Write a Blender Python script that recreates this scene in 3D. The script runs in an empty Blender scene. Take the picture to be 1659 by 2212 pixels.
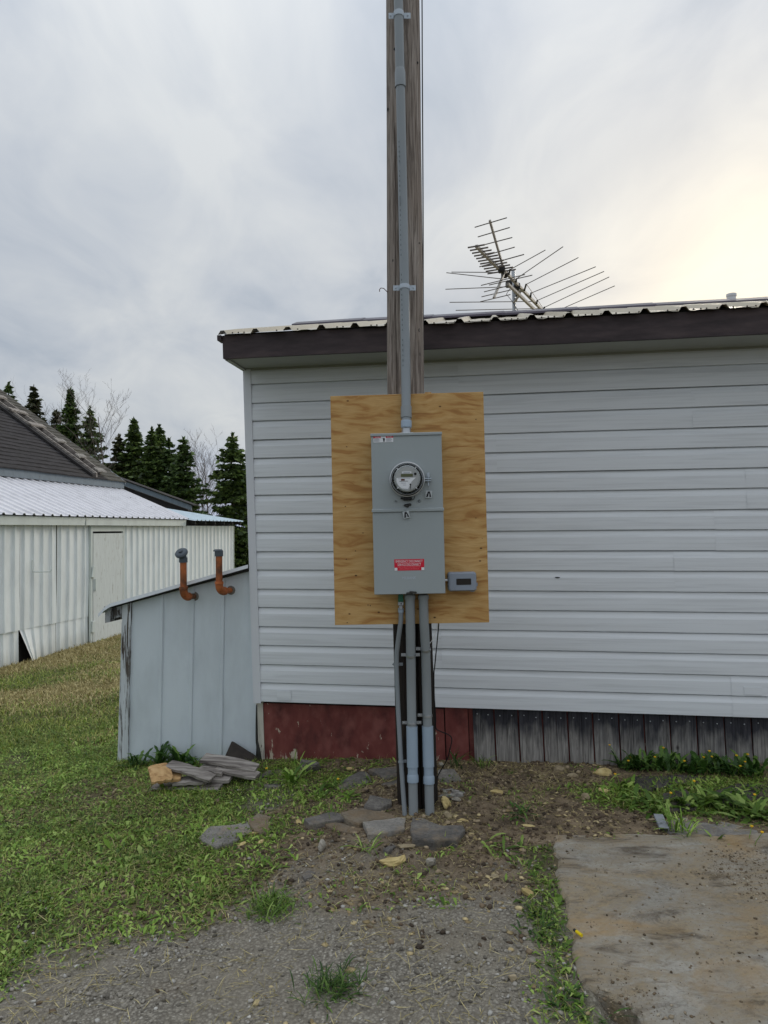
import bpy, math, random
import numpy as np
from mathutils import Vector, Matrix, Euler

# ------------------------------------------------------------------ camera
SC = bpy.context.scene
COL = SC.collection
PITCH, ROLL, CAMZ = 0.0232, 0.007, 1.53
FU, CU, CV = 1548.0, 829.5, 1106.0          # focal length and centre of a 1659 x 2212 frame
cam_data = bpy.data.cameras.new('camera')
cam = bpy.data.objects.new('camera', cam_data)
COL.objects.link(cam)
cam.location = (0, 0, CAMZ)
cam.rotation_euler = (math.pi / 2 + PITCH, ROLL, 0)
cam_data.sensor_fit = 'HORIZONTAL'
cam_data.sensor_width = 36.0
cam_data.lens = 36.0 * FU / 1659.0
cam_data.clip_start = 0.05
cam_data.clip_end = 3000
SC.camera = cam

# ------------------------------------------------------------------ sky, sun, exposure
SUN_AZ, SUN_EL = math.radians(28), math.radians(17)
SUN_DIR = Vector((math.sin(SUN_AZ) * math.cos(SUN_EL), math.cos(SUN_AZ) * math.cos(SUN_EL), math.sin(SUN_EL)))
world = bpy.data.worlds.new('World')
SC.world = world
world.use_nodes = True
wt = world.node_tree
for n in list(wt.nodes):
    wt.nodes.remove(n)


def build_world():
    N, L = wt.nodes, wt.links

    def nd(t, **k):
        n = N.new(t)
        for a, b in k.items():
            setattr(n, a, b)
        return n

    def math_(op, a, b=None, clamp=False):
        n = nd('ShaderNodeMath', operation=op)
        n.use_clamp = clamp
        for i, v in enumerate((a, b)):
            if v is None:
                continue
            if isinstance(v, (int, float)):
                n.inputs[i].default_value = v
            else:
                L.new(v, n.inputs[i])
        return n.outputs[0]

    def mix(fac, a, b, blend='MIX'):
        n = nd('ShaderNodeMix', data_type='RGBA', blend_type=blend)
        for sock, v in ((n.inputs['Factor'], fac), (n.inputs[6], a), (n.inputs[7], b)):
            if isinstance(v, (int, float)):
                sock.default_value = v
            elif isinstance(v, tuple):
                sock.default_value = (*v, 1)
            else:
                L.new(v, sock)
        return n.outputs[2]

    out = nd('ShaderNodeOutputWorld')
    bg = nd('ShaderNodeBackground')
    bg.inputs['Strength'].default_value = 0.1
    L.new(bg.outputs[0], out.inputs[0])
    sky = nd('ShaderNodeTexSky', sky_type='NISHITA')
    sky.sun_disc = False
    sky.sun_elevation = SUN_EL
    sky.sun_rotation = SUN_AZ
    sky.air_density = 1.0
    sky.dust_density = 2.0
    tc = nd('ShaderNodeTexCoord')
    sep = nd('ShaderNodeSeparateXYZ')
    L.new(tc.outputs['Generated'], sep.inputs[0])
    z = math_('MAXIMUM', sep.outputs[2], 0.0)
    # cloud sheet seen from below: project the direction onto a high plane
    zz = math_('ADD', z, 0.22)
    px = math_('DIVIDE', sep.outputs[0], zz)
    py = math_('DIVIDE', sep.outputs[1], zz)
    comb = nd('ShaderNodeCombineXYZ')
    L.new(px, comb.inputs[0]); L.new(py, comb.inputs[1])
    m = nd('ShaderNodeMapping')
    m.inputs['Scale'].default_value = (1.35, 0.8, 1)
    m.inputs['Rotation'].default_value = (0, 0, 0.5)
    m.inputs['Location'].default_value = (3.1, 1.3, 0)
    L.new(comb.outputs[0], m.inputs[0])
    n1 = nd('ShaderNodeTexNoise')
    n1.inputs['Scale'].default_value = 0.9
    n1.inputs['Detail'].default_value = 5
    n1.inputs['Roughness'].default_value = 0.48
    n1.inputs['Distortion'].default_value = 0.5
    L.new(m.outputs[0], n1.inputs['Vector'])
    n2 = nd('ShaderNodeTexNoise')
    n2.inputs['Scale'].default_value = 2.6
    n2.inputs['Detail'].default_value = 6
    n2.inputs['Roughness'].default_value = 0.55
    n2.inputs['Distortion'].default_value = 0.6
    L.new(m.outputs[0], n2.inputs['Vector'])
    cl = math_('ADD', math_('MULTIPLY', n1.outputs[0], 0.6), math_('MULTIPLY', n2.outputs[0], 0.4))
    ramp = nd('ShaderNodeValToRGB')
    e = ramp.color_ramp.elements
    e[0].position, e[0].color = 0.36, (2.4, 2.75, 3.25, 1)
    e[1].position, e[1].color = 0.60, (4.2, 4.35, 4.45, 1)
    k = ramp.color_ramp.elements.new(0.47)
    k.color = (3.3, 3.55, 3.9, 1)
    L.new(cl, ramp.inputs[0])
    # overcast luminance, with a steep zenith boost added to light the walls
    lum = math_('ADD', math_('ADD', math_('MULTIPLY', z, 0.24), 0.86), math_('MULTIPLY', math_('POWER', z, 4.0), 1.55))
    lc = nd('ShaderNodeCombineXYZ')
    for i in range(3):
        L.new(lum, lc.inputs[i])
    cloud = mix(1.0, ramp.outputs[0], lc.outputs[0], 'MULTIPLY')
    # bluer gap low over the horizon
    low = math_('SUBTRACT', 1.0, math_('MULTIPLY', z, 8.0), True)
    cloud = mix(math_('MULTIPLY', low, 0.55), cloud, (2.6, 3.3, 5.2))
    # veiled sun glowing through the cloud
    dot = nd('ShaderNodeVectorMath', operation='DOT_PRODUCT')
    L.new(tc.outputs['Generated'], dot.inputs[0])
    dot.inputs[1].default_value = SUN_DIR
    dp = math_('MAXIMUM', dot.outputs['Value'], 0.0)
    # no glow from below the horizon
    g1 = math_('POWER', dp, 22.0)
    g2 = math_('POWER', dp, 120.0)
    var = math_('ADD', math_('MULTIPLY', n2.outputs[0], 1.0), 0.45)
    glow = mix(1.0, mix(math_('MULTIPLY', g1, 1.0), (0, 0, 0), (0.62, 0.46, 0.16)),
               mix(math_('MULTIPLY', math_('MULTIPLY', g2, var), 1.0), (0, 0, 0), (0.95, 0.68, 0.0)), 'ADD')
    cloud = mix(1.0, cloud, glow, 'ADD')
    final = mix(0.95, sky.outputs[0], cloud)
    L.new(final, bg.inputs[0])


build_world()
sun_data = bpy.data.lights.new('sun', 'SUN')
sun_data.energy = 0.7
sun_data.angle = math.radians(14)
sun_data.color = (1.0, 0.9, 0.74)
sun = bpy.data.objects.new('sun', sun_data)
COL.objects.link(sun)
sun.location = SUN_DIR * 60
sun.rotation_euler = (-SUN_DIR).to_track_quat('-Z', 'Y').to_euler()
SC.view_settings.view_transform = 'Standard'
SC.view_settings.look = 'None'
SC.view_settings.gamma = 1.0
SC.view_settings.use_curve_mapping = False
SC.view_settings.exposure = 0.72

# ------------------------------------------------------------------ helpers
random.seed(4)
RNG = np.random.default_rng(11)
CAM_R = Euler((math.pi / 2 + PITCH, ROLL, 0)).to_matrix()
CAM_P = Vector((0, 0, CAMZ))


def ray(u, v):
    return CAM_R @ Vector(((u - CU) / FU, -(v - CV) / FU, -1.0))


def at(u, v, d):
    r = ray(u, v)
    return CAM_P + r * (d / r.y)


def hit(u, v, M, off=0.0):
    """local point where the sight line meets the plane y = off of frame M"""
    Mi = M.inverted()
    o = Mi @ CAM_P
    r = Mi.to_3x3() @ ray(u, v)
    return o + r * ((off - o.y) / r.y)


def S(r, g, b):
    f = lambda c: (c / 255 / 12.92) if c <= 10.3 else ((c / 255 + 0.055) / 1.055) ** 2.4
    return (f(r), f(g), f(b))


def hash2(ix, iy, seed):
    h = (ix * 374761393 + iy * 668265263 + seed * 974711) & 0x7fffffff
    h = ((h ^ (h >> 13)) * 1274126177) & 0x7fffffff
    return ((h ^ (h >> 16)) & 0xffff) / 65535.0


def vnoise(x, y, scale, seed=0):
    x = np.asarray(x, float) * scale + 1000.0
    y = np.asarray(y, float) * scale + 1000.0
    ix, iy = np.floor(x).astype(np.int64), np.floor(y).astype(np.int64)
    fx, fy = x - ix, y - iy
    fx = fx * fx * (3 - 2 * fx); fy = fy * fy * (3 - 2 * fy)
    a = hash2(ix, iy, seed); b = hash2(ix + 1, iy, seed)
    c = hash2(ix, iy + 1, seed); d = hash2(ix + 1, iy + 1, seed)
    return (a + (b - a) * fx) * (1 - fy) + (c + (d - c) * fx) * fy


def fbm(x, y, scale, seed=0, oct=4):
    s, a, t = 0, 0.5, 0
    for i in range(oct):
        s = s + a * vnoise(x, y, scale * 2 ** i, seed + i * 17)
        t += a
        a *= 0.55
    return s / t


def sstep(a, b, x):
    t = np.clip((x - a) / (b - a), 0, 1)
    return t * t * (3 - 2 * t)


class MB:
    def __init__(self):
        self.v, self.f = [], []

    def add(self, vs, fs):
        o = len(self.v)
        self.v += [Vector(p) for p in vs]
        self.f += [tuple(i + o for i in f) for f in fs]
        return self

    def box(self, x0, x1, y0, y1, z0, z1, M=None, bev=0.0):
        if bev:
            b = bev
            vs, fs = [], []
            # chamfered box: 24 vertices
            X, Y, Z = (x0, x1), (y0, y1), (z0, z1)
            idx = {}
            for i in (0, 1):
                for j in (0, 1):
                    for k in (0, 1):
                        sx, sy, sz = (1 - 2 * i), (1 - 2 * j), (1 - 2 * k)
                        for ax in range(3):
                            p = [X[i], Y[j], Z[k]]
                            if ax != 0: p[0] += sx * b
                            if ax != 1: p[1] += sy * b
                            if ax != 2: p[2] += sz * b
                            idx[(i, j, k, ax)] = len(vs)
                            vs.append(p)
            g = lambda *a: idx[a]
            for i in (0, 1):
                q = [g(i, 0, 0, 0), g(i, 1, 0, 0), g(i, 1, 1, 0), g(i, 0, 1, 0)]
                fs.append(q if i else q[::-1])
                q = [g(0, i, 0, 1), g(0, i, 1, 1), g(1, i, 1, 1), g(1, i, 0, 1)]
                fs.append(q if i else q[::-1])
                q = [g(0, 0, i, 2), g(1, 0, i, 2), g(1, 1, i, 2), g(0, 1, i, 2)]
                fs.append(q if i else q[::-1])
            for a in (0, 1):
                for c in (0, 1):
                    fl = (a + c) % 2
                    q = [g(0, a, c, 1), g(1, a, c, 1), g(1, a, c, 2), g(0, a, c, 2)]
                    fs.append(q if not fl else q[::-1])
                    q = [g(a, 0, c, 2), g(a, 1, c, 2), g(a, 1, c, 0), g(a, 0, c, 0)]
                    fs.append(q if not fl else q[::-1])
                    q = [g(a, c, 0, 0), g(a, c, 1, 0), g(a, c, 1, 1), g(a, c, 0, 1)]
                    fs.append(q if not fl else q[::-1])
            for i in (0, 1):
                for j in (0, 1):
                    for k in (0, 1):
                        q = [g(i, j, k, 0), g(i, j, k, 1), g(i, j, k, 2)]
                        fs.append(q if (i + j + k) % 2 else q[::-1])
        else:
            vs = [(x0, y0, z0), (x1, y0, z0), (x1, y1, z0), (x0, y1, z0), (x0, y0, z1), (x1, y0, z1), (x1, y1, z1), (x0, y1, z1)]
            fs = [(0, 3, 2, 1), (4, 5, 6, 7), (0, 1, 5, 4), (1, 2, 6, 5), (2, 3, 7, 6), (3, 0, 4, 7)]
        if M is not None:
            vs = [M @ Vector(p) for p in vs]
        return self.add(vs, fs)

    def hexa(self, c):
        """eight corners: bottom ring 0-3, top ring 4-7"""
        return self.add(c, [(0, 3, 2, 1), (4, 5, 6, 7), (0, 1, 5, 4), (1, 2, 6, 5), (2, 3, 7, 6), (3, 0, 4, 7)])

    def tube(self, pts, r, seg=10, caps=True):
        pts = [Vector(p) for p in pts]
        n = len(pts)
        rr = r if isinstance(r, (list, tuple)) else [r] * n
        vs, fs = [], []
        ref = None
        for i, p in enumerate(pts):
            if i == 0: t = pts[1] - p
            elif i == n - 1: t = p - pts[i - 1]
            else: t = (pts[i + 1] - p).normalized() + (p - pts[i - 1]).normalized()
            t.normalize()
            if ref is None:
                a = Vector((1, 0, 0)) if abs(t.x) < 0.8 else Vector((0, 0, 1))
                ref = t.cross(a).normalized()
            else:
                ref = (ref - t * ref.dot(t))
                if ref.length < 1e-6:
                    ref = t.orthogonal()
                ref.normalize()
            b = t.cross(ref)
            for k in range(seg):
                an = 2 * math.pi * k / seg
                vs.append(p + (ref * math.cos(an) + b * math.sin(an)) * rr[i])
        for i in range(n - 1):
            for k in range(seg):
                k2 = (k + 1) % seg
                fs.append((i * seg + k, i * seg + k2, (i + 1) * seg + k2, (i + 1) * seg + k))
        if caps:
            fs.append(tuple(range(seg))[::-1])
            fs.append(tuple((n - 1) * seg + k for k in range(seg)))
        return self.add(vs, fs)

    def lathe(self, prof, M, seg=32, caps=True):
        """prof: (radius, height) along local z of M"""
        vs, fs = [], []
        n = len(prof)
        for r, h in prof:
            for k in range(seg):
                a = 2 * math.pi * k / seg
                vs.append(M @ Vector((r * math.cos(a), r * math.sin(a), h)))
        for i in range(n - 1):
            for k in range(seg):
                k2 = (k + 1) % seg
                fs.append((i * seg + k, i * seg + k2, (i + 1) * seg + k2, (i + 1) * seg + k))
        if caps:
            fs.append(tuple(range(seg))[::-1])
            fs.append(tuple((n - 1) * seg + k for k in range(seg)))
        return self.add(vs, fs)

    def prism(self, poly, depth_vec, shrink=0.0):
        """polygon (list of 3-D points) extruded by depth_vec, front face first"""
        p = [Vector(q) for q in poly]
        n = len(p)
        d = Vector(depth_vec)
        vs = p + [q + d for q in p]
        fs = [tuple(range(n)), tuple(range(2 * n - 1, n - 1, -1))]
        for i in range(n):
            j = (i + 1) % n
            fs.append((i, i + n, j + n, j))
        return self.add(vs, fs)

    def grid(self, rows):
        """rows: list of equal-length point lists"""
        vs = [p for r in rows for p in r]
        m = len(rows[0])
        fs = []
        for i in range(len(rows) - 1):
            for j in range(m - 1):
                fs.append((i * m + j, i * m + j + 1, (i + 1) * m + j + 1, (i + 1) * m + j))
        return self.add(vs, fs)

    def build(self, name, mat, parent=None, loc=None, smooth=False, sharp=0.6):
        me = bpy.data.meshes.new(name)
        o = bpy.data.objects.new(name, me)
        COL.objects.link(o)
        if parent is not None:
            o.parent = parent
            base = worigin(parent)
        else:
            if loc is None:
                xs = [p.x for p in self.v]; ys = [p.y for p in self.v]; zs = [p.z for p in self.v]
                loc = ((min(xs) + max(xs)) / 2, (min(ys) + max(ys)) / 2, min(zs))
            base = Vector(loc)
            o.location = base
        me.from_pydata([tuple(p - base) for p in self.v], [], self.f)
        me.update()
        import bmesh
        bm = bmesh.new(); bm.from_mesh(me)
        bmesh.ops.recalc_face_normals(bm, faces=bm.faces)
        bm.to_mesh(me); bm.free()
        if smooth:
            me.polygons.foreach_set('use_smooth', [True] * len(me.polygons))
            me.set_sharp_from_angle(angle=sharp)
        me.materials.append(mat)
        return o


def worigin(o):
    v = Vector((0, 0, 0))
    while o is not None:
        v += o.location
        o = o.parent
    return v


def thing(name, label, cat, loc, group=None):
    o = bpy.data.objects.new(name, None)
    COL.objects.link(o)
    o.location = loc
    o.empty_display_size = 0.1
    return tag(o, label, cat, group)


def tag(o, label=None, cat=None, group=None, kind=None):
    if label: o['label'] = label
    if cat: o['category'] = cat
    if group: o['group'] = group
    if kind: o['kind'] = kind
    return o


def np_mesh(name, V, faces_list, mat, smooth=False, kind=None, loc=(0, 0, 0)):
    """V (n,3); faces_list: list of (m,k) int arrays"""
    me = bpy.data.meshes.new(name)
    V = np.asarray(V, np.float32) - np.asarray(loc, np.float32)
    me.vertices.add(len(V))
    me.vertices.foreach_set('co', V.ravel())
    loops = np.concatenate([f.ravel() for f in faces_list]).astype(np.int32)
    tot = np.concatenate([np.full(len(f), f.shape[1], np.int32) for f in faces_list])
    start = np.concatenate([[0], np.cumsum(tot)[:-1]]).astype(np.int32)
    me.loops.add(len(loops))
    me.loops.foreach_set('vertex_index', loops)
    me.polygons.add(len(tot))
    me.polygons.foreach_set('loop_start', start)
    me.polygons.foreach_set('loop_total', tot)
    if smooth:
        me.polygons.foreach_set('use_smooth', np.ones(len(tot), bool))
    me.update(calc_edges=True)
    me.materials.append(mat)
    o = bpy.data.objects.new(name, me)
    o.location = loc
    COL.objects.link(o)
    if kind: o['kind'] = kind
    return o


# ------------------------------------------------------------------ materials
class NT:
    """small node-tree helper"""
    def __init__(self, name):
        self.m = bpy.data.materials.new(name)
        self.m.use_nodes = True
        self.t = self.m.node_tree
        self.N, self.L = self.t.nodes, self.t.links
        self.bsdf = self.N['Principled BSDF']
        self.tc = self.N.new('ShaderNodeTexCoord')
        self.geo = self.N.new('ShaderNodeNewGeometry')
        self.info = self.N.new('ShaderNodeObjectInfo')
        self.bsdf.inputs['Specular IOR Level'].default_value = 0.35

    def lk(self, v, sock):
        if isinstance(v, (int, float)):
            sock.default_value = v
        elif isinstance(v, tuple):
            sock.default_value = v if len(v) == len(sock.default_value) else (*v, 1)
        else:
            self.L.new(v, sock)

    def math(self, op, a, b=None, clamp=False):
        n = self.N.new('ShaderNodeMath'); n.operation = op; n.use_clamp = clamp
        self.lk(a, n.inputs[0])
        if b is not None: self.lk(b, n.inputs[1])
        return n.outputs[0]

    def mix(self, fac, a, b, blend='MIX'):
        n = self.N.new('ShaderNodeMix'); n.data_type = 'RGBA'; n.blend_type = blend
        self.lk(fac, n.inputs['Factor']); self.lk(a, n.inputs[6]); self.lk(b, n.inputs[7])
        return n.outputs[2]

    def coord(self, stretch=(1, 1, 1), rand=True, loc=(0, 0, 0), src='Object', rot=(0, 0, 0)):
        mp = self.N.new('ShaderNodeMapping')
        mp.inputs['Scale'].default_value = stretch
        mp.inputs['Location'].default_value = loc
        mp.inputs['Rotation'].default_value = rot
        s = self.geo.outputs['Position'] if src == 'World' else self.tc.outputs[src]
        if rand and src != 'World':
            a = self.N.new('ShaderNodeVectorMath'); a.operation = 'ADD'
            mm = self.N.new('ShaderNodeVectorMath'); mm.operation = 'SCALE'
            mm.inputs[0].default_value = (37.0, 19.0, 53.0)
            self.L.new(self.info.outputs['Random'], mm.inputs['Scale'])
            self.L.new(s, a.inputs[0]); self.L.new(mm.outputs[0], a.inputs[1])
            s = a.outputs[0]
        self.L.new(s, mp.inputs[0])
        return mp.outputs[0]

    def noise(self, vec, scale=5, detail=5, rough=0.55, dist=0.0):
        n = self.N.new('ShaderNodeTexNoise')
        n.inputs['Scale'].default_value = scale
        n.inputs['Detail'].default_value = detail
        n.inputs['Roughness'].default_value = rough
        n.inputs['Distortion'].default_value = dist
        self.L.new(vec, n.inputs['Vector'])
        return n.outputs[0]

    def voro(self, vec, scale=5, feature='F1', rnd=1.0):
        n = self.N.new('ShaderNodeTexVoronoi')
        n.feature = feature
        n.inputs['Scale'].default_value = scale
        n.inputs['Randomness'].default_value = rnd
        self.L.new(vec, n.inputs['Vector'])
        return n

    def ramp(self, fac, stops, interp='LINEAR'):
        n = self.N.new('ShaderNodeValToRGB')
        n.color_ramp.interpolation = interp
        els = n.color_ramp.elements
        while len(els) < len(stops): els.new(0.5)
        for e, (p, c) in zip(els, stops):
            e.position = p
            e.color = (c, c, c, 1) if isinstance(c, (int, float)) else (*c, 1)
        self.lk(fac, n.inputs[0])
        return n.outputs[0]

    def sepz(self, vec, axis=2):
        n = self.N.new('ShaderNodeSeparateXYZ')
        self.L.new(vec, n.inputs[0])
        return n.outputs[axis]

    def out(self, color=None, rough=None, bump=None, bump_str=0.2, bump_dist=0.01, metal=None):
        if color is not None: self.lk(color, self.bsdf.inputs['Base Color'])
        if rough is not None: self.lk(rough, self.bsdf.inputs['Roughness'])
        if metal is not None: self.lk(metal, self.bsdf.inputs['Metallic'])
        if bump is not None:
            b = self.N.new('ShaderNodeBump')
            b.inputs['Strength'].default_value = bump_str
            b.inputs['Distance'].default_value = bump_dist
            self.L.new(bump, b.inputs['Height'])
            self.L.new(b.outputs[0], self.bsdf.inputs['Normal'])
        return self.m


def pmat(name, stops, scale=6, stretch=(1, 1, 1), detail=5, nrough=0.6, rough=0.6, metal=0.0, bump=0.15, bdist=0.004,
         island=0.0, dist=0.0, spec=None):
    t = NT(name)
    v = t.coord(stretch)
    f = t.noise(v, scale, detail, nrough, dist)
    c = t.ramp(f, stops)
    if island:
        k = t.ramp(t.geo.outputs['Random Per Island'], [(0, 1 - island), (1, 1 + island)])
        c = t.mix(1.0, c, k, 'MULTIPLY')
    m = t.out(c, rough, f, bump, bdist, metal)
    if spec is not None: t.bsdf.inputs['Specular IOR Level'].default_value = spec
    return m


def mul(c, k):
    return tuple(x * k for x in c)


def flat2(c, d=0.12, **k):
    return [(0.3, mul(c, 1 - d)), (0.7, mul(c, 1 + d))]


def m_ground():
    t = NT('ground_soil')
    at_ = t.N.new('ShaderNodeAttribute'); at_.attribute_name = 'zone'
    sp = t.N.new('ShaderNodeSeparateColor')
    t.L.new(at_.outputs['Color'], sp.inputs[0])
    v = t.coord((1, 1, 1), False, src='World')
    nf = t.noise(v, 60, 8, 0.7)
    nm = t.noise(v, 9, 6, 0.6)
    nl = t.noise(v, 2.2, 4, 0.6)
    dirt = t.ramp(nm, [(0.32, S(64, 54, 43)), (0.5, S(102, 88, 71)), (0.68, S(138, 121, 98))])
    dirt = t.mix(t.ramp(nf, [(0.4, 0.0), (0.7, 0.5)]), dirt, S(140, 124, 100))
    vg = t.voro(v, 95)
    g = t.ramp(vg.outputs['Color'], [(0.0, S(106, 101, 92)), (0.5, S(140, 134, 122)), (0.85, S(164, 158, 145)), (1.0, S(186, 180, 168))])
    g = t.mix(t.ramp(vg.outputs['Distance'], [(0.3, 0.0), (0.75, 0.75)]), g, S(94, 88, 78))
    g = t.mix(t.ramp(nl, [(0.42, 0.0), (0.62, 0.6)]), g, S(136, 128, 113))
    gr = t.ramp(nm, [(0.3, S(52, 52, 30)), (0.55, S(74, 80, 40)), (0.75, S(104, 98, 58))])
    gr = t.mix(t.ramp(nf, [(0.45, 0.0), (0.75, 0.6)]), gr, S(88, 84, 54))
    dry = t.ramp(nf, [(0.3, S(106, 100, 58)), (0.7, S(178, 162, 112))])
    gr = t.mix(sp.outputs[2], gr, dry)
    c = t.mix(sp.outputs[1], dirt, g)
    c = t.mix(sp.outputs[0], c, gr)
    h = t.math('ADD', t.math('MULTIPLY', nf, 0.6), t.math('MULTIPLY', vg.outputs['Distance'], -0.5))
    return t.out(c, 0.95, h, 0.9, 0.012)


def m_plywood():
    t = NT('plywood_face')
    v = t.coord((1, 1, 1), False)
    w = t.noise(t.coord((0.9, 0.9, 2.4), False), 2.2, 3, 0.5)
    vec = t.N.new('ShaderNodeCombineXYZ')
    sp = t.N.new('ShaderNodeSeparateXYZ'); t.L.new(v, sp.inputs[0])
    zz = t.math('ADD', t.math('MULTIPLY', sp.outputs[2], 20.0), t.math('MULTIPLY', w, 3.0))
    t.L.new(t.math('MULTIPLY', sp.outputs[0], 3.2), vec.inputs[0])
    t.L.new(zz, vec.inputs[2])
    n = t.noise(vec.outputs[0], 1.6, 5, 0.52, 0.5)
    fine = t.noise(t.coord((4, 4, 90), False), 4, 4, 0.6)
    c = t.ramp(n, [(0.26, S(150, 106, 58)), (0.40, S(172, 126, 72)), (0.445, S(188, 148, 90)), (0.6, S(204, 168, 112)), (0.78, S(186, 144, 88))])
    c = t.mix(t.ramp(fine, [(0.42, 0.0), (0.7, 0.3)]), c, S(140, 100, 56))
    kn = t.voro(t.coord((1, 1, 1.6), False), 9)
    c = t.mix(t.ramp(kn.outputs['Distance'], [(0.045, 1.0), (0.075, 0.0)]), c, S(78, 52, 28))
    big = t.noise(t.coord((1, 1, 1), False, loc=(3, 0, 1)), 1.3, 3)
    c = t.mix(t.ramp(big, [(0.45, 0.0), (0.7, 0.3)]), c, S(170, 126, 72))
    return t.out(c, 0.7, fine, 0.25, 0.002)


def m_pole():
    t = NT('weathered_pole_wood')
    v = t.coord((1, 1, 1), False)
    g = t.noise(t.coord((14, 14, 0.9), False), 3.2, 8, 0.65, 1.2)
    g2 = t.noise(t.coord((60, 60, 2.0), False), 2.0, 5, 0.6)
    c = t.ramp(g, [(0.28, S(86, 77, 70)), (0.42, S(132, 122, 114)), (0.6, S(160, 150, 142)), (0.8, S(182, 174, 167))])
    c = t.mix(t.ramp(g2, [(0.40, 0.65), (0.50, 0.0)]), c, S(74, 63, 56))
    br = t.noise(t.coord((9, 9, 0.8), False, loc=(5, 2, 0)), 1.6, 3)
    c = t.mix(t.ramp(br, [(0.52, 0.0), (0.66, 0.3)]), c, S(128, 110, 94))
    # creosote band on the butt of the pole, a treated zone with a ragged edge
    z = t.math('ADD', t.sepz(v), t.math('MULTIPLY', t.noise(t.coord((20, 20, 1.5), False), 2.2, 4), 0.9))
    dark = t.ramp(t.math('MULTIPLY', z, 0.25), [(0.46, 1.0), (0.64, 0.0)])
    dcol = t.ramp(g, [(0.35, S(20, 17, 15)), (0.6, S(44, 36, 30)), (0.8, S(86, 70, 56))])
    c = t.mix(dark, c, dcol)
    h = t.math('ADD', g, t.math('MULTIPLY', g2, 0.7))
    return t.out(c, 0.85, h, 0.8, 0.008)


def m_siding():
    t = NT('vinyl_siding')
    a = t.noise(t.coord((0.8, 0.8, 26), True), 2.2, 4, 0.55, 0.4)
    b = t.noise(t.coord((0.5, 0.5, 3), True), 2.0, 3)
    base = S(219, 223, 227)
    c = t.ramp(a, [(0.35, mul(base, 0.9)), (0.5, base), (0.7, mul(base, 1.04))])
    c = t.mix(t.ramp(b, [(0.45, 0.0), (0.75, 0.25)]), c, S(206, 209, 211))
    g = t.noise(t.coord((3, 3, 150), True), 3, 3)
    return t.out(c, 0.5, g, 0.08, 0.002)


def m_whitesheet(name, c0, grime=0.0, mould=None):
    t = NT(name)
    a = t.noise(t.coord((1, 1, 0.35), True), 5, 5, 0.6)
    c = t.ramp(a, [(0.3, mul(c0, 0.86)), (0.55, c0), (0.8, mul(c0, 1.05))])
    if mould:
        z0, z1 = mould
        z = t.math('ADD', t.sepz(t.coord((1, 1, 1), False, src='World')), t.math('MULTIPLY', t.noise(t.coord((9, 9, 1.2), True), 2, 4), 0.34))
        k = t.N.new('ShaderNodeMapRange')
        k.inputs['From Min'].default_value = z1; k.inputs['From Max'].default_value = z0
        t.L.new(z, k.inputs['Value'])
        col = t.ramp(t.noise(t.coord((3, 3, 3), True), 6, 4), [(0.4, S(120, 118, 96)), (0.6, S(106, 104, 62))])
        c = t.mix(t.math('MULTIPLY', k.outputs[0], 0.75), c, col)
    if grime:
        s = t.noise(t.coord((12, 12, 12), True), 9, 3, 0.7)
        c = t.mix(t.ramp(s, [(0.66, 0.0), (0.72, grime)]), c, S(90, 88, 84))
    return t.out(c, 0.5, a, 0.05, 0.004)


def m_peeling(name, paint, under, amount=0.5, stretch=(22, 22, 2.2), rough=0.7):
    t = NT(name)
    n = t.noise(t.coord(stretch, True), 1.6, 7, 0.68, 0.5)
    g = t.noise(t.coord((stretch[0] * 2, stretch[1] * 2, stretch[2]), True), 2, 5)
    k = t.ramp(n, [(amount - 0.02, 0.0), (amount + 0.03, 1.0)])
    p = t.ramp(g, [(0.3, mul(paint, 0.85)), (0.7, mul(paint, 1.06))])
    u = t.ramp(g, [(0.3, mul(under, 0.6)), (0.7, mul(under, 1.25))])
    return t.out(t.mix(k, p, u), rough, t.math('ADD', t.math('MULTIPLY', k, -0.6), g), 0.4, 0.003)


def m_redboard():
    t = NT('red_painted_board')
    a = t.noise(t.coord((4, 4, 1.5), True), 2.5, 6, 0.65)
    c = t.ramp(a, [(0.3, S(82, 42, 40)), (0.5, S(108, 54, 50)), (0.7, S(122, 66, 60))])
    fade = t.noise(t.coord((4, 4, 3.0), True), 2.2, 6)
    c = t.mix(t.ramp(fade, [(0.48, 0.0), (0.68, 0.55)]), c, S(148, 92, 84))
    s = t.noise(t.coord((7, 7, 2.2), True), 2.6, 6, 0.7, 0.8)
    z = t.sepz(t.coord((1, 1, 1), False, src='World'))
    low = t.N.new('ShaderNodeMapRange')
    low.inputs['From Min'].default_value = 0.06; low.inputs['From Max'].default_value = -0.06
    low.inputs['To Max'].default_value = 0.09
    t.L.new(z, low.inputs['Value'])
    k = t.ramp(t.math('ADD', s, low.outputs[0]), [(0.635, 0.0), (0.65, 0.9)])
    c = t.mix(k, c, S(196, 186, 166))
    return t.out(c, 0.75, t.math('SUBTRACT', a, t.math('MULTIPLY', k, 0.6)), 0.35, 0.003)


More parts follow.
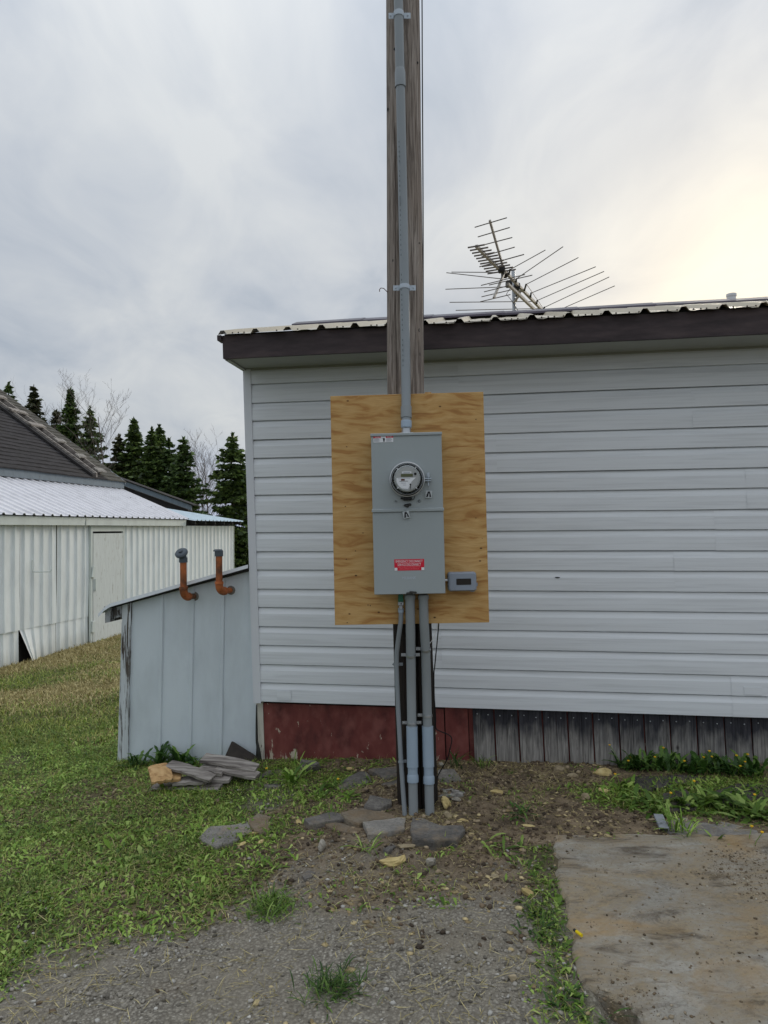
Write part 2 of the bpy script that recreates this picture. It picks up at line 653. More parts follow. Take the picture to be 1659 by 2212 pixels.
def m_weatherboard():
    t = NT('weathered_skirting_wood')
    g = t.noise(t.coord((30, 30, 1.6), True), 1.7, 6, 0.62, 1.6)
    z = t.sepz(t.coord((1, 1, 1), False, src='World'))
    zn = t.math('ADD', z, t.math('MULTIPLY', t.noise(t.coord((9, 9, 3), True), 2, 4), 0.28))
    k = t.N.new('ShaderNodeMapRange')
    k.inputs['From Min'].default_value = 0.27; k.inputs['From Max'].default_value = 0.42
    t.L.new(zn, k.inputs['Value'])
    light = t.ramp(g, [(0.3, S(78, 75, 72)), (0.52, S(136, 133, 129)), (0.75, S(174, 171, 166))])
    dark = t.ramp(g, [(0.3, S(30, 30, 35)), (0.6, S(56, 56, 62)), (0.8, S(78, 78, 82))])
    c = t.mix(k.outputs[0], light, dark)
    kn = t.voro(t.coord((1, 1, 0.7), True), 7)
    c = t.mix(t.ramp(kn.outputs['Distance'], [(0.08, 1.0), (0.13, 0.0)]), c, S(34, 31, 30))
    return t.out(c, 0.85, g, 0.6, 0.005)


def m_concrete():
    t = NT('stained_concrete')
    v = t.coord((1, 1, 1), False, src='World')
    a = t.noise(v, 3.0, 10, 0.7)
    f = t.noise(v, 55, 6, 0.7)
    c = t.ramp(a, [(0.3, S(150, 145, 134)), (0.5, S(178, 172, 160)), (0.72, S(204, 199, 188))])
    c = t.mix(t.ramp(f, [(0.47, 0.0), (0.62, 0.45)]), c, S(104, 98, 88))
    sp = t.noise(v, 150, 3, 0.7)
    c = t.mix(t.ramp(sp, [(0.56, 0.0), (0.66, 0.6)]), c, S(176, 172, 162))
    # soil washed over the slab: brown swathes running diagonally
    s = t.noise(t.coord((1.1, 2.4, 1), False, src='World', rot=(0, 0, 0.95), loc=(1.4, 0.3, 0)), 1.6, 11, 0.72, 0.9)
    c = t.mix(t.ramp(s, [(0.40, 0.0), (0.60, 0.75)]), c, t.ramp(f, [(0.38, S(132, 115, 88)), (0.62, S(184, 162, 124))]))
    s2 = t.noise(t.coord((1.3, 3.6, 1), False, src='World', rot=(0, 0, 0.95), loc=(0.2, 4.3, 0)), 2.4, 11, 0.72, 0.9)
    c = t.mix(t.ramp(s2, [(0.53, 0.0), (0.66, 0.75)]), c, S(78, 66, 52))
    s3 = t.noise(t.coord((0.9, 1.5, 1), False, src='World', rot=(0, 0, 0.6), loc=(4.4, 1.3, 0)), 1.5, 9, 0.66, 0.6)
    c = t.mix(t.ramp(s3, [(0.50, 0.0), (0.64, 0.7)]), c, S(188, 156, 108))
    h = t.math('ADD', t.math('MULTIPLY', a, 1.0), t.math('MULTIPLY', f, 0.6))
    return t.out(c, 0.95, h, 1.0, 0.035)


def m_shingle(name, base, moss):
    t = NT(name)
    a = t.noise(t.coord((1, 1, 1), True, src='Object'), 7, 7, 0.72)
    f = t.noise(t.coord((1, 1, 1), True), 60, 4, 0.7)
    c = t.ramp(a, [(0.32, mul(base, 0.6)), (0.5, base), (0.68, mul(base, 1.7))])
    c = t.mix(t.ramp(f, [(0.5, 0.0), (0.75, 0.4)]), c, mul(base, 2.4))
    b = t.noise(t.coord((1, 1, 1), False, src='World'), 0.9, 3)
    c = t.mix(t.ramp(b, [(0.5, 0.0), (0.7, moss)]), c, S(84, 80, 56))
    return t.out(c, 0.95, a, 0.5, 0.02)


def m_stone(name, stops, dust, amount=0.55):
    t = NT(name)
    v = t.coord((1, 1, 1), True)
    a = t.noise(v, 5, 8, 0.7)
    f = t.noise(v, 70, 5, 0.7)
    c = t.ramp(a, stops)
    c = t.mix(t.ramp(f, [(0.35, 0.5), (0.55, 0.0)]), c, mul(stops[0][1], 0.6))
    d = t.noise(t.coord((1, 1, 1), True, loc=(7, 3, 1)), 9, 6, 0.68)
    c = t.mix(t.ramp(d, [(amount - 0.08, 0.0), (amount + 0.1, 0.75)]), c, dust)
    h = t.math('ADD', a, t.math('MULTIPLY', f, 0.45))
    return t.out(c, 0.95, h, 0.9, 0.016)


def m_leaf(name, c0, c1, c2, trans=0.25):
    t = NT(name)
    c = t.ramp(t.geo.outputs['Random Per Island'], [(0.0, c0), (0.55, c1), (1.0, c2)])
    n = t.noise(t.coord((1, 1, 1), False, src='World'), 2.3, 3)
    c = t.mix(1.0, c, t.ramp(n, [(0.3, 0.65), (0.7, 1.2)]), 'MULTIPLY')
    c = t.mix(1.0, c, t.ramp(t.info.outputs['Random'], [(0.0, (0.82, 0.85, 0.8)), (1.0, (1.2, 1.12, 1.05))]), 'MULTIPLY')
    t.out(c, 0.55)
    t.bsdf.inputs['Transmission Weight'].default_value = 0.0
    if trans:
        tr = t.N.new('ShaderNodeBsdfTranslucent')
        t.L.new(c, tr.inputs[0])
        mx = t.N.new('ShaderNodeMixShader')
        mx.inputs[0].default_value = trans
        t.L.new(t.bsdf.outputs[0], mx.inputs[1]); t.L.new(tr.outputs[0], mx.inputs[2])
        t.L.new(mx.outputs[0], t.N['Material Output'].inputs[0])
    return t.m


def m_island(name, stops, rough=0.85, nscale=40, bump=0.4):
    t = NT(name)
    c = t.ramp(t.geo.outputs['Random Per Island'], stops)
    n = t.noise(t.coord((1, 1, 1), False, src='World'), nscale, 4, 0.7)
    c = t.mix(1.0, c, t.ramp(n, [(0.3, 0.72), (0.7, 1.2)]), 'MULTIPLY')
    return t.out(c, rough, n, bump, 0.004)


def m_glass():
    t = NT('clear_glass')
    t.out((0.95, 0.97, 0.97), 0.03)
    t.bsdf.inputs['Transmission Weight'].default_value = 1.0
    t.bsdf.inputs['IOR'].default_value = 1.12
    return t.m


MAT = dict(
    ground=m_ground(), plywood=m_plywood(), pole=m_pole(), siding=m_siding(), red=m_redboard(), weather=m_weatherboard(),
    concrete=m_concrete(), glass=m_glass(),
    trim=pmat('corner_trim_vinyl', flat2(S(208, 211, 216), 0.06), 3, (1, 1, 0.2), rough=0.5, bump=0.03),
    soffit=pmat('soffit_vinyl', flat2(S(150, 152, 146), 0.08), 3, rough=0.6, bump=0.03),
    fascia=pmat('brown_painted_fascia', [(0.3, S(46, 38, 40)), (0.5, S(62, 52, 54)), (0.75, S(80, 68, 68))], 4, (1, 1, 5), rough=0.65, bump=0.25),
    roofmetal=pmat('cream_metal_roof', flat2(S(184, 174, 152), 0.1), 2, rough=0.38, bump=0.03),
    ridgecap=pmat('dark_ridge_cap', flat2(S(70, 64, 76), 0.15), 3, rough=0.4, bump=0.05),
    screw=pmat('screw_heads', flat2(S(70, 64, 56), 0.2), 8, rough=0.5),
    cabinet=pmat('grey_enamel_cabinet', flat2(S(153, 161, 163), 0.03), 2.5, rough=0.42, bump=0.02),
    pvc=pmat('grey_pvc', flat2(S(136, 143, 148), 0.07), 5, (1, 1, 0.3), rough=0.42, bump=0.03),
    pvc_dark=pmat('dusty_grey_pvc', flat2(S(138, 144, 147), 0.09), 6, (1, 1, 0.4), rough=0.55, bump=0.05),
    pvc_blue=pmat('bluish_pvc_sleeve', flat2(S(150, 166, 181), 0.05), 5, rough=0.42, bump=0.03),
    print_dark=pmat('faint_pipe_print', flat2(S(92, 98, 102), 0.1), 8, rough=0.6),
    galv=pmat('galvanised_steel', flat2(S(170, 174, 178), 0.12), 12, rough=0.35, metal=0.75, bump=0.05),
    zinc=pmat('bright_zinc_strap', flat2(S(176, 186, 196), 0.1), 10, rough=0.45, metal=0.2, bump=0.05),
    steel=pmat('polished_steel_ring', flat2(S(196, 198, 200), 0.06), 8, rough=0.28, metal=0.8, bump=0.02),
    darkmetal=pmat('dark_metal', flat2(S(62, 62, 60), 0.2), 10, rough=0.5, metal=0.5),
    black=pmat('black_plastic', flat2(S(22, 22, 24), 0.2), 10, rough=0.5),
    rubber=pmat('black_cable_jacket', flat2(S(24, 24, 26), 0.2), 10, rough=0.6),
    white_wire=pmat('white_wire_jacket', flat2(S(206, 206, 204), 0.05), 10, rough=0.5),
    green=pmat('green_clamp', flat2(S(52, 112, 88), 0.15), 14, rough=0.5),
    faceplate=pmat('meter_face_grey', flat2(S(168, 170, 170), 0.04), 6, rough=0.5, bump=0.01),
    label_white=pmat('white_label', flat2(S(222, 224, 228), 0.03), 6, rough=0.5, bump=0.01),
    label_red=pmat('red_label', flat2(S(206, 22, 52), 0.04), 6, rough=0.45, bump=0.01),
    ink_pale=pmat('pale_red_print', flat2(S(240, 120, 128), 0.04), 6, rough=0.5, bump=0.01),
    ink_grey=pmat('grey_print', flat2(S(150, 154, 164), 0.06), 6, rough=0.5, bump=0.01),
    ink_black=pmat('black_print', flat2(S(30, 30, 36), 0.1), 6, rough=0.5, bump=0.01),
    lcd=pmat('lcd_olive', flat2(S(84, 88, 58), 0.06), 6, rough=0.25, bump=0.01),
    smallbox=pmat('blue_grey_plastic', flat2(S(134, 142, 154), 0.04), 6, rough=0.5, bump=0.02),
    windowdark=pmat('dark_window_plastic', flat2(S(40, 36, 34), 0.15), 8, rough=0.2, bump=0.01),
    seal=pmat('clear_seal_tag', flat2(S(178, 184, 186), 0.06), 10, rough=0.4),
    shedsheet=m_whitesheet('blue_grey_sheet_metal', S(206, 215, 221), 0.0),
    shedroof=pmat('pale_blue_roof_sheet', flat2(S(228, 234, 240), 0.04), 4, rough=0.45, bump=0.04),
    shedpost=m_peeling('peeling_white_post', S(202, 208, 212), S(84, 76, 70), 0.53, (26, 26, 1.6)),
    shedbeam=m_peeling('weathered_white_beam', S(160, 164, 168), S(74, 70, 68), 0.5, (10, 10, 3)),
    whiteboard=m_peeling('peeling_white_board', S(206, 202, 190), S(86, 74, 64), 0.62, (16, 16, 5)),
    orange=pmat('rusty_orange_pipe', [(0.30, S(70, 56, 46)), (0.44, S(140, 82, 48)), (0.6, S(186, 106, 60)), (0.8, S(200, 122, 78))], 9, rough=0.6, bump=0.15),
    greycap=pmat('grey_cast_cap', flat2(S(84, 92, 100), 0.15), 9, rough=0.6),
    caulk=pmat('old_caulk', flat2(S(120, 116, 110), 0.2), 12, rough=0.8, bump=0.4),
    barnwall=m_whitesheet('white_barn_sheet', S(236, 242, 244), 0.0, (-0.36, 0.12)),
    barnroof=m_whitesheet('white_barn_roof_sheet', S(220, 219, 223), 0.0),
    barnroof2=m_whitesheet('pale_blue_barn_roof_sheet', S(204, 218, 226), 0.0),
    barntrim=m_whitesheet('white_barn_trim', S(208, 216, 214), 0.0),
    barngrey=m_peeling('grey_barn_fascia', S(116, 128, 138), S(92, 92, 88), 0.66, (4, 4, 4)),
    barndoor=m_peeling('flaking_white_door', S(216, 222, 222), S(160, 158, 150), 0.62, (26, 26, 2.4)),
    barndark=pmat('dark_old_boards', flat2(S(48, 46, 46), 0.25), 6, (1, 1, 4), rough=0.9),
    shingle=m_shingle('dark_asphalt_shingle', S(43, 41, 43), 0.15),
    shingle_moss=m_shingle('mossy_asphalt_shingle', S(72, 70, 64), 0.5),
    oldwood=pmat('old_grey_wood', [(0.3, S(84, 80, 76)), (0.5, S(130, 126, 120)), (0.7, S(172, 168, 162))], 5, (8, 8, 2), rough=0.9, bump=0.4),
    board_grey=pmat('grey_scrap_board', [(0.3, S(78, 72, 68)), (0.48, S(134, 127, 121)), (0.7, S(176, 170, 162))], 2.2, (1.0, 18, 18), rough=0.9, bump=0.2, dist=0.1),
    board_tan=pmat('tan_scrap_plywood', [(0.3, S(138, 102, 66)), (0.5, S(186, 150, 102)), (0.75, S(206, 174, 128))], 3, (5, 9, 9), rough=0.8, bump=0.2, dist=1.0),
    tarsheet=pmat('dark_brown_sheet', [(0.3, S(48, 43, 40)), (0.7, S(66, 60, 55))], 20, rough=0.9, bump=0.2),
    slate=m_stone('dark_flagstone', [(0.3, S(78, 75, 72)), (0.5, S(112, 108, 103)), (0.7, S(142, 137, 129))], S(136, 121, 101), 0.60),
    slate_dusty=m_stone('dusty_flagstone', [(0.3, S(94, 86, 76)), (0.5, S(128, 118, 103)), (0.7, S(150, 139, 121))], S(126, 108, 85), 0.48),
    slate_light=m_stone('grey_flagstone', [(0.3, S(104, 101, 97)), (0.5, S(138, 134, 128)), (0.7, S(164, 159, 150))], S(150, 133, 110), 0.58),
    asphalt=m_stone('black_asphalt_slab', [(0.3, S(58, 55, 53)), (0.7, S(94, 90, 86))], S(116, 104, 86), 0.58),
    foam=pmat('yellowed_foam', [(0.3, S(150, 130, 84)), (0.5, S(196, 176, 122)), (0.75, S(218, 202, 154))], 12, detail=6, rough=0.9, bump=0.6, bdist=0.03),
    palestone=pmat('pale_stone', [(0.3, S(112, 106, 96)), (0.5, S(158, 152, 140)), (0.75, S(190, 184, 172))], 14, detail=6, rough=0.9, bump=0.5, bdist=0.03),
    beigestone=pmat('beige_stone', [(0.3, S(112, 100, 80)), (0.5, S(148, 134, 108)), (0.75, S(172, 158, 130))], 12, detail=6, rough=0.9, bump=0.5, bdist=0.03),
    pebble=m_island('loose_gravel', [(0.0, S(92, 87, 78)), (0.45, S(132, 126, 115)), (0.8, S(158, 152, 141)), (0.97, S(176, 173, 166)), (1.0, S(200, 197, 188))]),
    clod=m_island('soil_clods', [(0.0, S(62, 52, 42)), (0.5, S(98, 83, 66)), (0.85, S(132, 115, 92)), (1.0, S(164, 148, 122))]),
    padgrit=m_island('pad_grit_mix', [(0.0, S(84, 72, 56)), (0.5, S(122, 106, 84)), (0.85, S(150, 138, 116)), (1.0, S(186, 178, 162))]),
    chip=m_island('pale_wood_chips', [(0.0, S(120, 104, 74)), (0.5, S(160, 142, 104)), (1.0, S(200, 182, 138))]),
    straw=m_island('dry_straw', [(0.0, S(118, 108, 66)), (0.6, S(170, 156, 104)), (1.0, S(204, 190, 142))]),
    grass=m_leaf('grass_blades', S(74, 96, 32), S(122, 148, 58), S(178, 180, 104)),
    weed=m_leaf('broad_weed_leaves', S(68, 100, 34), S(118, 154, 60), S(168, 194, 108)),
    weed_dark=m_leaf('dark_weed_leaves', S(44, 74, 30), S(72, 108, 44), S(110, 142, 66)),
    flower=pmat('dandelion_yellow', flat2(S(226, 178, 30), 0.12), 20, rough=0.6),
    needle=m_leaf('spruce_needles', S(46, 62, 36), S(74, 98, 50), S(114, 136, 74), 0.2),
    needle_pale=m_leaf('pale_spruce_needles', S(52, 60, 40), S(76, 82, 54), S(104, 104, 72), 0.1),
    bark=pmat('grey_bark', [(0.3, S(66, 60, 54)), (0.7, S(116, 108, 100))], 6, (4, 4, 1), rough=0.9, bump=0.3),
    twig=pmat('bare_twigs', [(0.3, S(92, 83, 79)), (0.7, S(132, 122, 117))], 5, rough=0.9),
    antenna=pmat('antenna_aluminium', flat2(S(150, 146, 140), 0.12), 8, rough=0.5, metal=0.4),
    antenna_dark=pmat('antenna_rods', flat2(S(98, 92, 88), 0.12), 8, rough=0.5, metal=0.4),
    yellow=pmat('yellow_plastic', flat2(S(226, 198, 20), 0.05), 8, rough=0.35),
    greyplastic=pmat('grey_plastic_strip', flat2(S(146, 150, 156), 0.06), 8, rough=0.5),
    rust=pmat('rusty_wire', flat2(S(96, 62, 48), 0.2), 12, rough=0.8),
)

# ------------------------------------------------------------------ terrain
HA = math.atan(0.1604)
WDIR = Vector((math.cos(HA), -math.sin(HA), 0))      # along the house wall, to the right
TDIR = Vector((math.sin(HA), math.cos(HA), 0))       # into the house
SLABX = np.array([[2.0, .60], [2.37, .644], [2.57, .65], [2.82, .69], [3.11, .73], [3.51, .815]])


def gz(x, y):
    x = np.asarray(x, float); y = np.asarray(y, float)
    z = np.where(x < 0, 0.058 * x, 0.028 * x)
    z = np.clip(z, -0.36, 0.12)
    far = sstep(14, 40, y) * 0.5
    z = z - far
    near = 1 - sstep(6.0, 9.0, np.abs(y - 3))
    z = z + near * ((fbm(x, y, 2.2, 3) - 0.5) * 0.05 + (fbm(x, y, 9, 8) - 0.5) * 0.022)
    lawn = sstep(5.0, 7.0, y)
    z = z + lawn * (fbm(x, y, 0.9, 5) - 0.5) * 0.08
    # spoil heap left from digging in the conduits
    dx, dy = (x - 0.35) / 0.75, (y - 3.95) / 0.45
    z = z + 0.045 * np.exp(-(dx * dx + dy * dy)) * (0.6 + 0.8 * fbm(x, y, 7, 21))
    dx, dy = (x - 0.05) / 0.5, (y - 3.4) / 0.22
    z = z + 0.02 * np.exp(-(dx * dx + dy * dy))
    # ground under the slab is lower so that the slab stands clear
    xl = np.interp(y, SLABX[:, 0], SLABX[:, 1])
    inslab = sstep(0.0, 0.06, x - xl - 0.02) * (1 - sstep(3.42, 3.47, y + 0.0 * x))
    z = z * (1 - inslab) + inslab * (-0.05 + 0.02 * x)
    return z


def g1(x, y):
    return float(gz(x, y))


def gat(u, v):
    """ground point seen at u, v"""
    r = ray(u, v)
    t = 4.0 / r.y
    for _ in range(30):
        p = CAM_P + r * t
        h = p.z - g1(p.x, p.y)
        t += h / max(0.12, -r.z) * 0.7
        t = max(0.5, min(t, 60))
    p = CAM_P + r * t
    return Vector((p.x, p.y, g1(p.x, p.y)))


GB = np.array([[1.6, -2.6], [2.2, -2.0], [2.6, -1.5], [2.73, -1.29], [2.9, -0.98], [3.12, -0.80], [3.34, -0.74], [3.96, -0.72],
               [4.4, -0.60], [4.75, -0.45], [5.2, -0.5]])


def zones(x, y):
    """grass, gravel, dry weights"""
    x = np.asarray(x, float); y = np.asarray(y, float)
    n = fbm(x, y, 2.6, 31) - 0.5
    n2 = fbm(x, y, 9, 41) - 0.5
    xb = np.interp(y, GB[:, 0], GB[:, 1])
    gr = sstep(-0.42, 0.34, xb - x + n * 0.95 + n2 * 0.45)
    # beaten patches in the lawn
    gr = gr * (1 - 0.55 * sstep(0.14, 0.26, fbm(x, y, 1.7, 77) - 0.42 - 0.1 * 0) * (y < 6))
    # weeds at the right by the skirting
    e = ((x - 1.75) / 0.75) ** 2 + ((y - 3.98) / 0.27) ** 2
    gr = np.maximum(gr, sstep(1.35, 0.6, e + n * 1.2) * 0.75)
    # strip along the slab edge
    xl = np.interp(y, SLABX[:, 0], SLABX[:, 1])
    gr = np.maximum(gr, sstep(0.13, 0.02, np.abs(x - xl + 0.05) + n * 0.3) * (y < 3.4) * (y > 1.2) * 0.5)
    # centre weeds near the house wall
    e = ((x + 0.47) / 0.32) ** 2 + ((y - 4.35) / 0.3) ** 2
    gr = np.maximum(gr, sstep(1.4, 0.5, e + n * 1.6) * 0.8)
    gr = np.maximum(gr, sstep(9, 12, np.abs(x)))
    gr = np.maximum(gr, sstep(6, 7, y))
    gr = np.maximum(gr, sstep(3.5, 5, np.abs(x)) * 0.9)
    gv = sstep(3.55, 2.75, y + n * 0.8 + n2 * 0.4 + 0.12 * np.abs(x + 0.1)) * (1 - 0.3 * sstep(0.0, 0.2, n))
    e = ((x + 0.72) / 0.22) ** 2 + ((y - 4.35) / 0.35) ** 2
    gv = np.maximum(gv, sstep(1.3, 0.5, e + n))
    dry = sstep(6.0, 8.0, y) * sstep(0.36, 0.6, fbm(x, y, 0.6, 91)) * 0.9
    dry = np.maximum(dry, sstep(0.5, 0.7, fbm(x, y, 1.4, 93)) * 0.5 * (y > 4.5))
    return np.clip(gr, 0, 1), np.clip(gv, 0, 1) * (1 - 0.0), np.clip(dry, 0, 1)


def axis(lo, hi, step, out_lo, out_hi, growth=1.16):
    a = list(np.arange(lo, hi, step))
    s, x = step, a[-1]
    while x < out_hi:
        s *= growth; x += s; a.append(x)
    s, x = step, a[0]
    pre = []
    while x > out_lo:
        s *= growth; x -= s; pre.append(x)
    return np.array(pre[::-1] + a)


def build_ground():
    xs = axis(-3.2, 3.0, 0.024, -900, 900)
    ys = axis(1.8, 6.4, 0.024, -900, 1800)
    X, Y = np.meshgrid(xs, ys)
    Z = gz(X, Y)
    # bury the ground a little under the buildings is not needed: it runs on below them
    V = np.stack([X.ravel(), Y.ravel(), Z.ravel()], 1)
    nx, ny = len(xs), len(ys)
    i = np.arange(nx * ny).reshape(ny, nx)
    F = np.stack([i[:-1, :-1].ravel(), i[:-1, 1:].ravel(), i[1:, 1:].ravel(), i[1:, :-1].ravel()], 1)
    o = np_mesh('ground', V, [F], MAT['ground'], True, 'structure')
    gr, gv, dr = zones(X.ravel(), Y.ravel())
    at_ = o.data.attributes.new('zone', 'FLOAT_COLOR', 'POINT')
    c = np.stack([gr, gv, dr, np.ones_like(gr)], 1).astype(np.float32)
    at_.data.foreach_set('color', c.ravel())
    return o


ground = build_ground()


def build_slab():
    # concrete pad with a broken left edge
    m = MB()
    left = []
    for k in range(70):
        y = 0.4 + (3.49 - 0.4) * k / 69
        x = float(np.interp(y, SLABX[:, 0], SLABX[:, 1])) + (float(vnoise(y, 0.3, 9, 5)) - 0.5) * 0.05 + (float(vnoise(y, 0.3, 30, 6)) - 0.5) * 0.02
        if y < 2.36: x += 0.10 * max(0.0, math.sin((y - 2.0) * 8.0)) + 0.03
        left.append((x, y))
    xs = np.concatenate([[0], np.linspace(0.03, 1, 46) ** 1.6])
    rows, low = [], []
    for (x, y) in left:
        row = []
        for q, s in enumerate(xs):
            X = x + s * (4.6 - x)
            Y = y - 0.045 * s * 2.2 * (y / 3.5) + (float(vnoise(X, 2.0, 6, 9)) - 0.5) * 0.05 * (y > 3.45)
            Z = 0.025 + 0.022 * X + (float(fbm(X, Y, 1.6, 12)) - 0.5) * 0.022
            if q == 0: Z -= 0.012
            row.append((X, Y, Z))
        rows.append(row)
    m.grid(rows)
    # sides
    per = [r[0] for r in rows] + list(rows[-1][1:]) + [r[-1] for r in rows[::-1]][1:] + list(rows[0][::-1])[1:-1]
    m.grid([per + [per[0]], [(p[0], p[1], p[2] - 0.14) for p in per + [per[0]]]])
    o = m.build('concrete_pad', MAT['concrete'], None, (0, 0, 0), True, 0.7)
    tag(o, kind='structure')


build_slab()

# ------------------------------------------------------------------ mobile home
LEAN = 0.030
_c = at(541, 1144, 4.917)
HC = Vector((_c.x, _c.y, 0))
HM = Matrix.Translation(HC) @ Matrix((WDIR, TDIR, (0, 0, 1))).transposed().to_4x4()


def H(s, t, z, lean=LEAN):
    return HC + WDIR * (s - lean * (z - 1.5)) + TDIR * t + Vector((0, 0, z))


def hs(u, v, off=0.0, lean=LEAN):
    """(s, z) on the wall plane t = off"""
    p = hit(u, v, HM, off)
    return p.x + lean * (p.z - 1.5), p.z


def hbox(m, s0, s1, t0, t1, z0, z1, lean=LEAN):
    c = [H(s0, t0, z0, lean), H(s1, t0, z0, lean), H(s1, t1, z0, lean), H(s0, t1, z0, lean),
         H(s0, t0, z1, lean), H(s1, t0, z1, lean), H(s1, t1, z1, lean), H(s0, t1, z1, lean)]
    return m.hexa(c)


HLEN, HDEP = 8.4, 3.05
SOFZ, SID0 = 2.635, 0.364


def build_house():
    root = thing('mobile_home', 'narrow mobile home clad in pale grey lap siding under a low metal roof', 'mobile home', (HC.x, HC.y, 0))
    # core of the walls behind the siding
    m = MB()
    prof = [(0.014, SID0), (HDEP, SID0), (HDEP, SOFZ + 0.02), (1.42, 3.20), (0.014, SOFZ + 0.02)]
    a = [H(0.012, t, z) for t, z in prof]
    b = [H(HLEN, t, z) for t, z in prof]
    m.add(a + b, [tuple(range(5))[::-1], tuple(range(5, 10))] + [(i, (i + 1) % 5, (i + 1) % 5 + 5, i + 5) for i in range(5)])
    wall = m.build('wall', MAT['siding'], root)
    # nine rows of double-lap panels, each row of separate overlapping lengths
    seams = {8: [hs(990, 815)[0], 5.2], 7: [2.9, 6.3], 6: [hs(1072.5, 980)[0], 5.6], 5: [hs(1610, 1055)[0], 6.4],
             4: [3.0, 6.1], 3: [2.75, 5.9], 2: [3.3, 6.6], 1: [hs(954, 1395)[0], 5.0], 0: [3.05, 6.0]}
    h1, h2 = 0.130, 0.1245
    sl = hs(552, 1100)[0]

    def panel(s0, s1, z0, seed, lift):
        mm = MB()
        n = max(2, int((s1 - s0) / 0.12))
        prof = []
        zc = z0
        for h in (h1, h2):
            prof += [(0.005, zc + 0.001), (-0.016, zc), (-0.0165, zc + h * 0.33), (-0.0155, zc + h * 0.64), (-0.009, zc + h * 0.79), (-0.004, zc + h * 0.94), (0.005, zc + h * 0.95), (0.005, zc + h * 0.995)]
            zc += h
        rows = []
        for y, z in prof:
            row = []
            for i in range(n + 1):
                s = s0 + (s1 - s0) * i / n
                w = (float(vnoise(s, z * 7, 1.7, seed)) - 0.5)
                row.append(H(s, y - lift + w * 0.003, z + (float(vnoise(s, seed, 0.8, 3)) - 0.5) * 0.004))
            rows.append(row)
        mm.grid(rows)
        mm.build('siding_panel', MAT['siding'], wall, smooth=False)

    for r in range(9):
        z0 = SID0 + r * (h1 + h2)
        cuts = [sl] + seams[r] + [HLEN]
        for i in range(len(cuts) - 1):
            panel(cuts[i], cuts[i + 1] + (0.02 if i < len(cuts) - 2 else 0), z0, r * 5 + i, 0.0018 * (i % 2))
    # corner post
    m = MB()
    hbox(m, 0.0, sl + 0.002, -0.022, 0.012, SID0 - 0.012, SOFZ - 0.004)
    hbox(m, -0.012, 0.012, -0.016, 0.09, SID0 - 0.012, SOFZ - 0.004)
    m.build('corner_trim', MAT['trim'], root)
    # siding patches with squared tabs near the bottom course
    for u0, u1, v0, v1 in ((598, 629, 1492, 1513), (1607, 1646, 1484, 1501)):
        a, zt = hs(u0, v0, -0.019); b, zb = hs(u1, v1, -0.019)
        m = MB(); hbox(m, a, b, -0.0215, -0.0185, zb, zt)
        m.build('siding_patch', MAT['siding'], wall)
    # gouge and hair crack in the siding
    m = MB()
    s, z = hs(1204, 1247, -0.013)
    m.prism([H(s + 0.016 * math.cos(a), -0.0192, z + 0.008 * math.sin(a) + 0.002) for a in np.linspace(math.pi, 2 * math.pi, 8)], TDIR * 0.001)
    m.build('hole', MAT['black'], wall)
    # soffit, fascia, boxed return on the left end
    FS0 = hs(481, 750, -0.352)[0]
    m = MB(); hbox(m, FS0 + 0.03, HLEN, -0.325, 0.012, SOFZ, SOFZ + 0.012); m.build('soffit', MAT['soffit'], root)
    m = MB(); hbox(m, sl, HLEN, -0.016, -0.003, SOFZ - 0.012, SOFZ - 0.0005); m.build('soffit_trim', MAT['soffit'], root)
    m = MB()
    n = 40
    rows = []
    for (t, z) in ((-0.325, SOFZ - 0.006), (-0.352, SOFZ - 0.006), (-0.352, SOFZ + 0.06), (-0.352, 2.778), (-0.325, 2.778)):
        rows.append([H(FS0 + (HLEN - FS0) * i / n, t, z + (float(vnoise(i * 0.21, 1, 3, 2)) - 0.5) * 0.008) for i in range(n + 1)])
    m.grid(rows + [rows[0]])
    m.add([rows[k][0] for k in range(4)] + [rows[4][0]], [(0, 1, 2, 3, 4)])
    m.build('fascia', MAT['fascia'], root)
    m = MB(); hbox(m, FS0 + 0.002, FS0 + 0.028, -0.324, HDEP + 0.2, SOFZ, SOFZ + 0.13); m.build('return_board', MAT['barndark'], root)
    m = MB(); hbox(m, FS0 + 0.004, 0.012, -0.3245, HDEP + 0.2, SOFZ - 0.012, SOFZ - 0.001); m.build('return_soffit', MAT['soffit'], root)
    m = MB(); hbox(m, FS0 + 0.03, FS0 + 0.05, -0.30, HDEP + 0.2, SOFZ + 0.013, SOFZ + 0.06); m.build('blocking', MAT['barndark'], root)
    m = MB(); hbox(m, FS0 + 0.004, HLEN, -0.3245, -0.29, SOFZ + 0.013, 2.794); m.build('sub_fascia', MAT['barndark'], root)
    # ribbed metal roof: front and back slope in sheets of four ribs
    pitch, er, rz = 0.215, -0.385, 1.42
    slope = 0.300

    def rp(s, t, h, back=False):
        d = (t - er) if not back else (2 * rz - er - t)
        return H(s, t, 2.778 + slope * d + h + (float(vnoise(s, 0, 1.3, 4)) - 0.5) * 0.012)

    s = hs(477, 724, er)[0] - pitch * 0.10 + 0.012
    k = 0
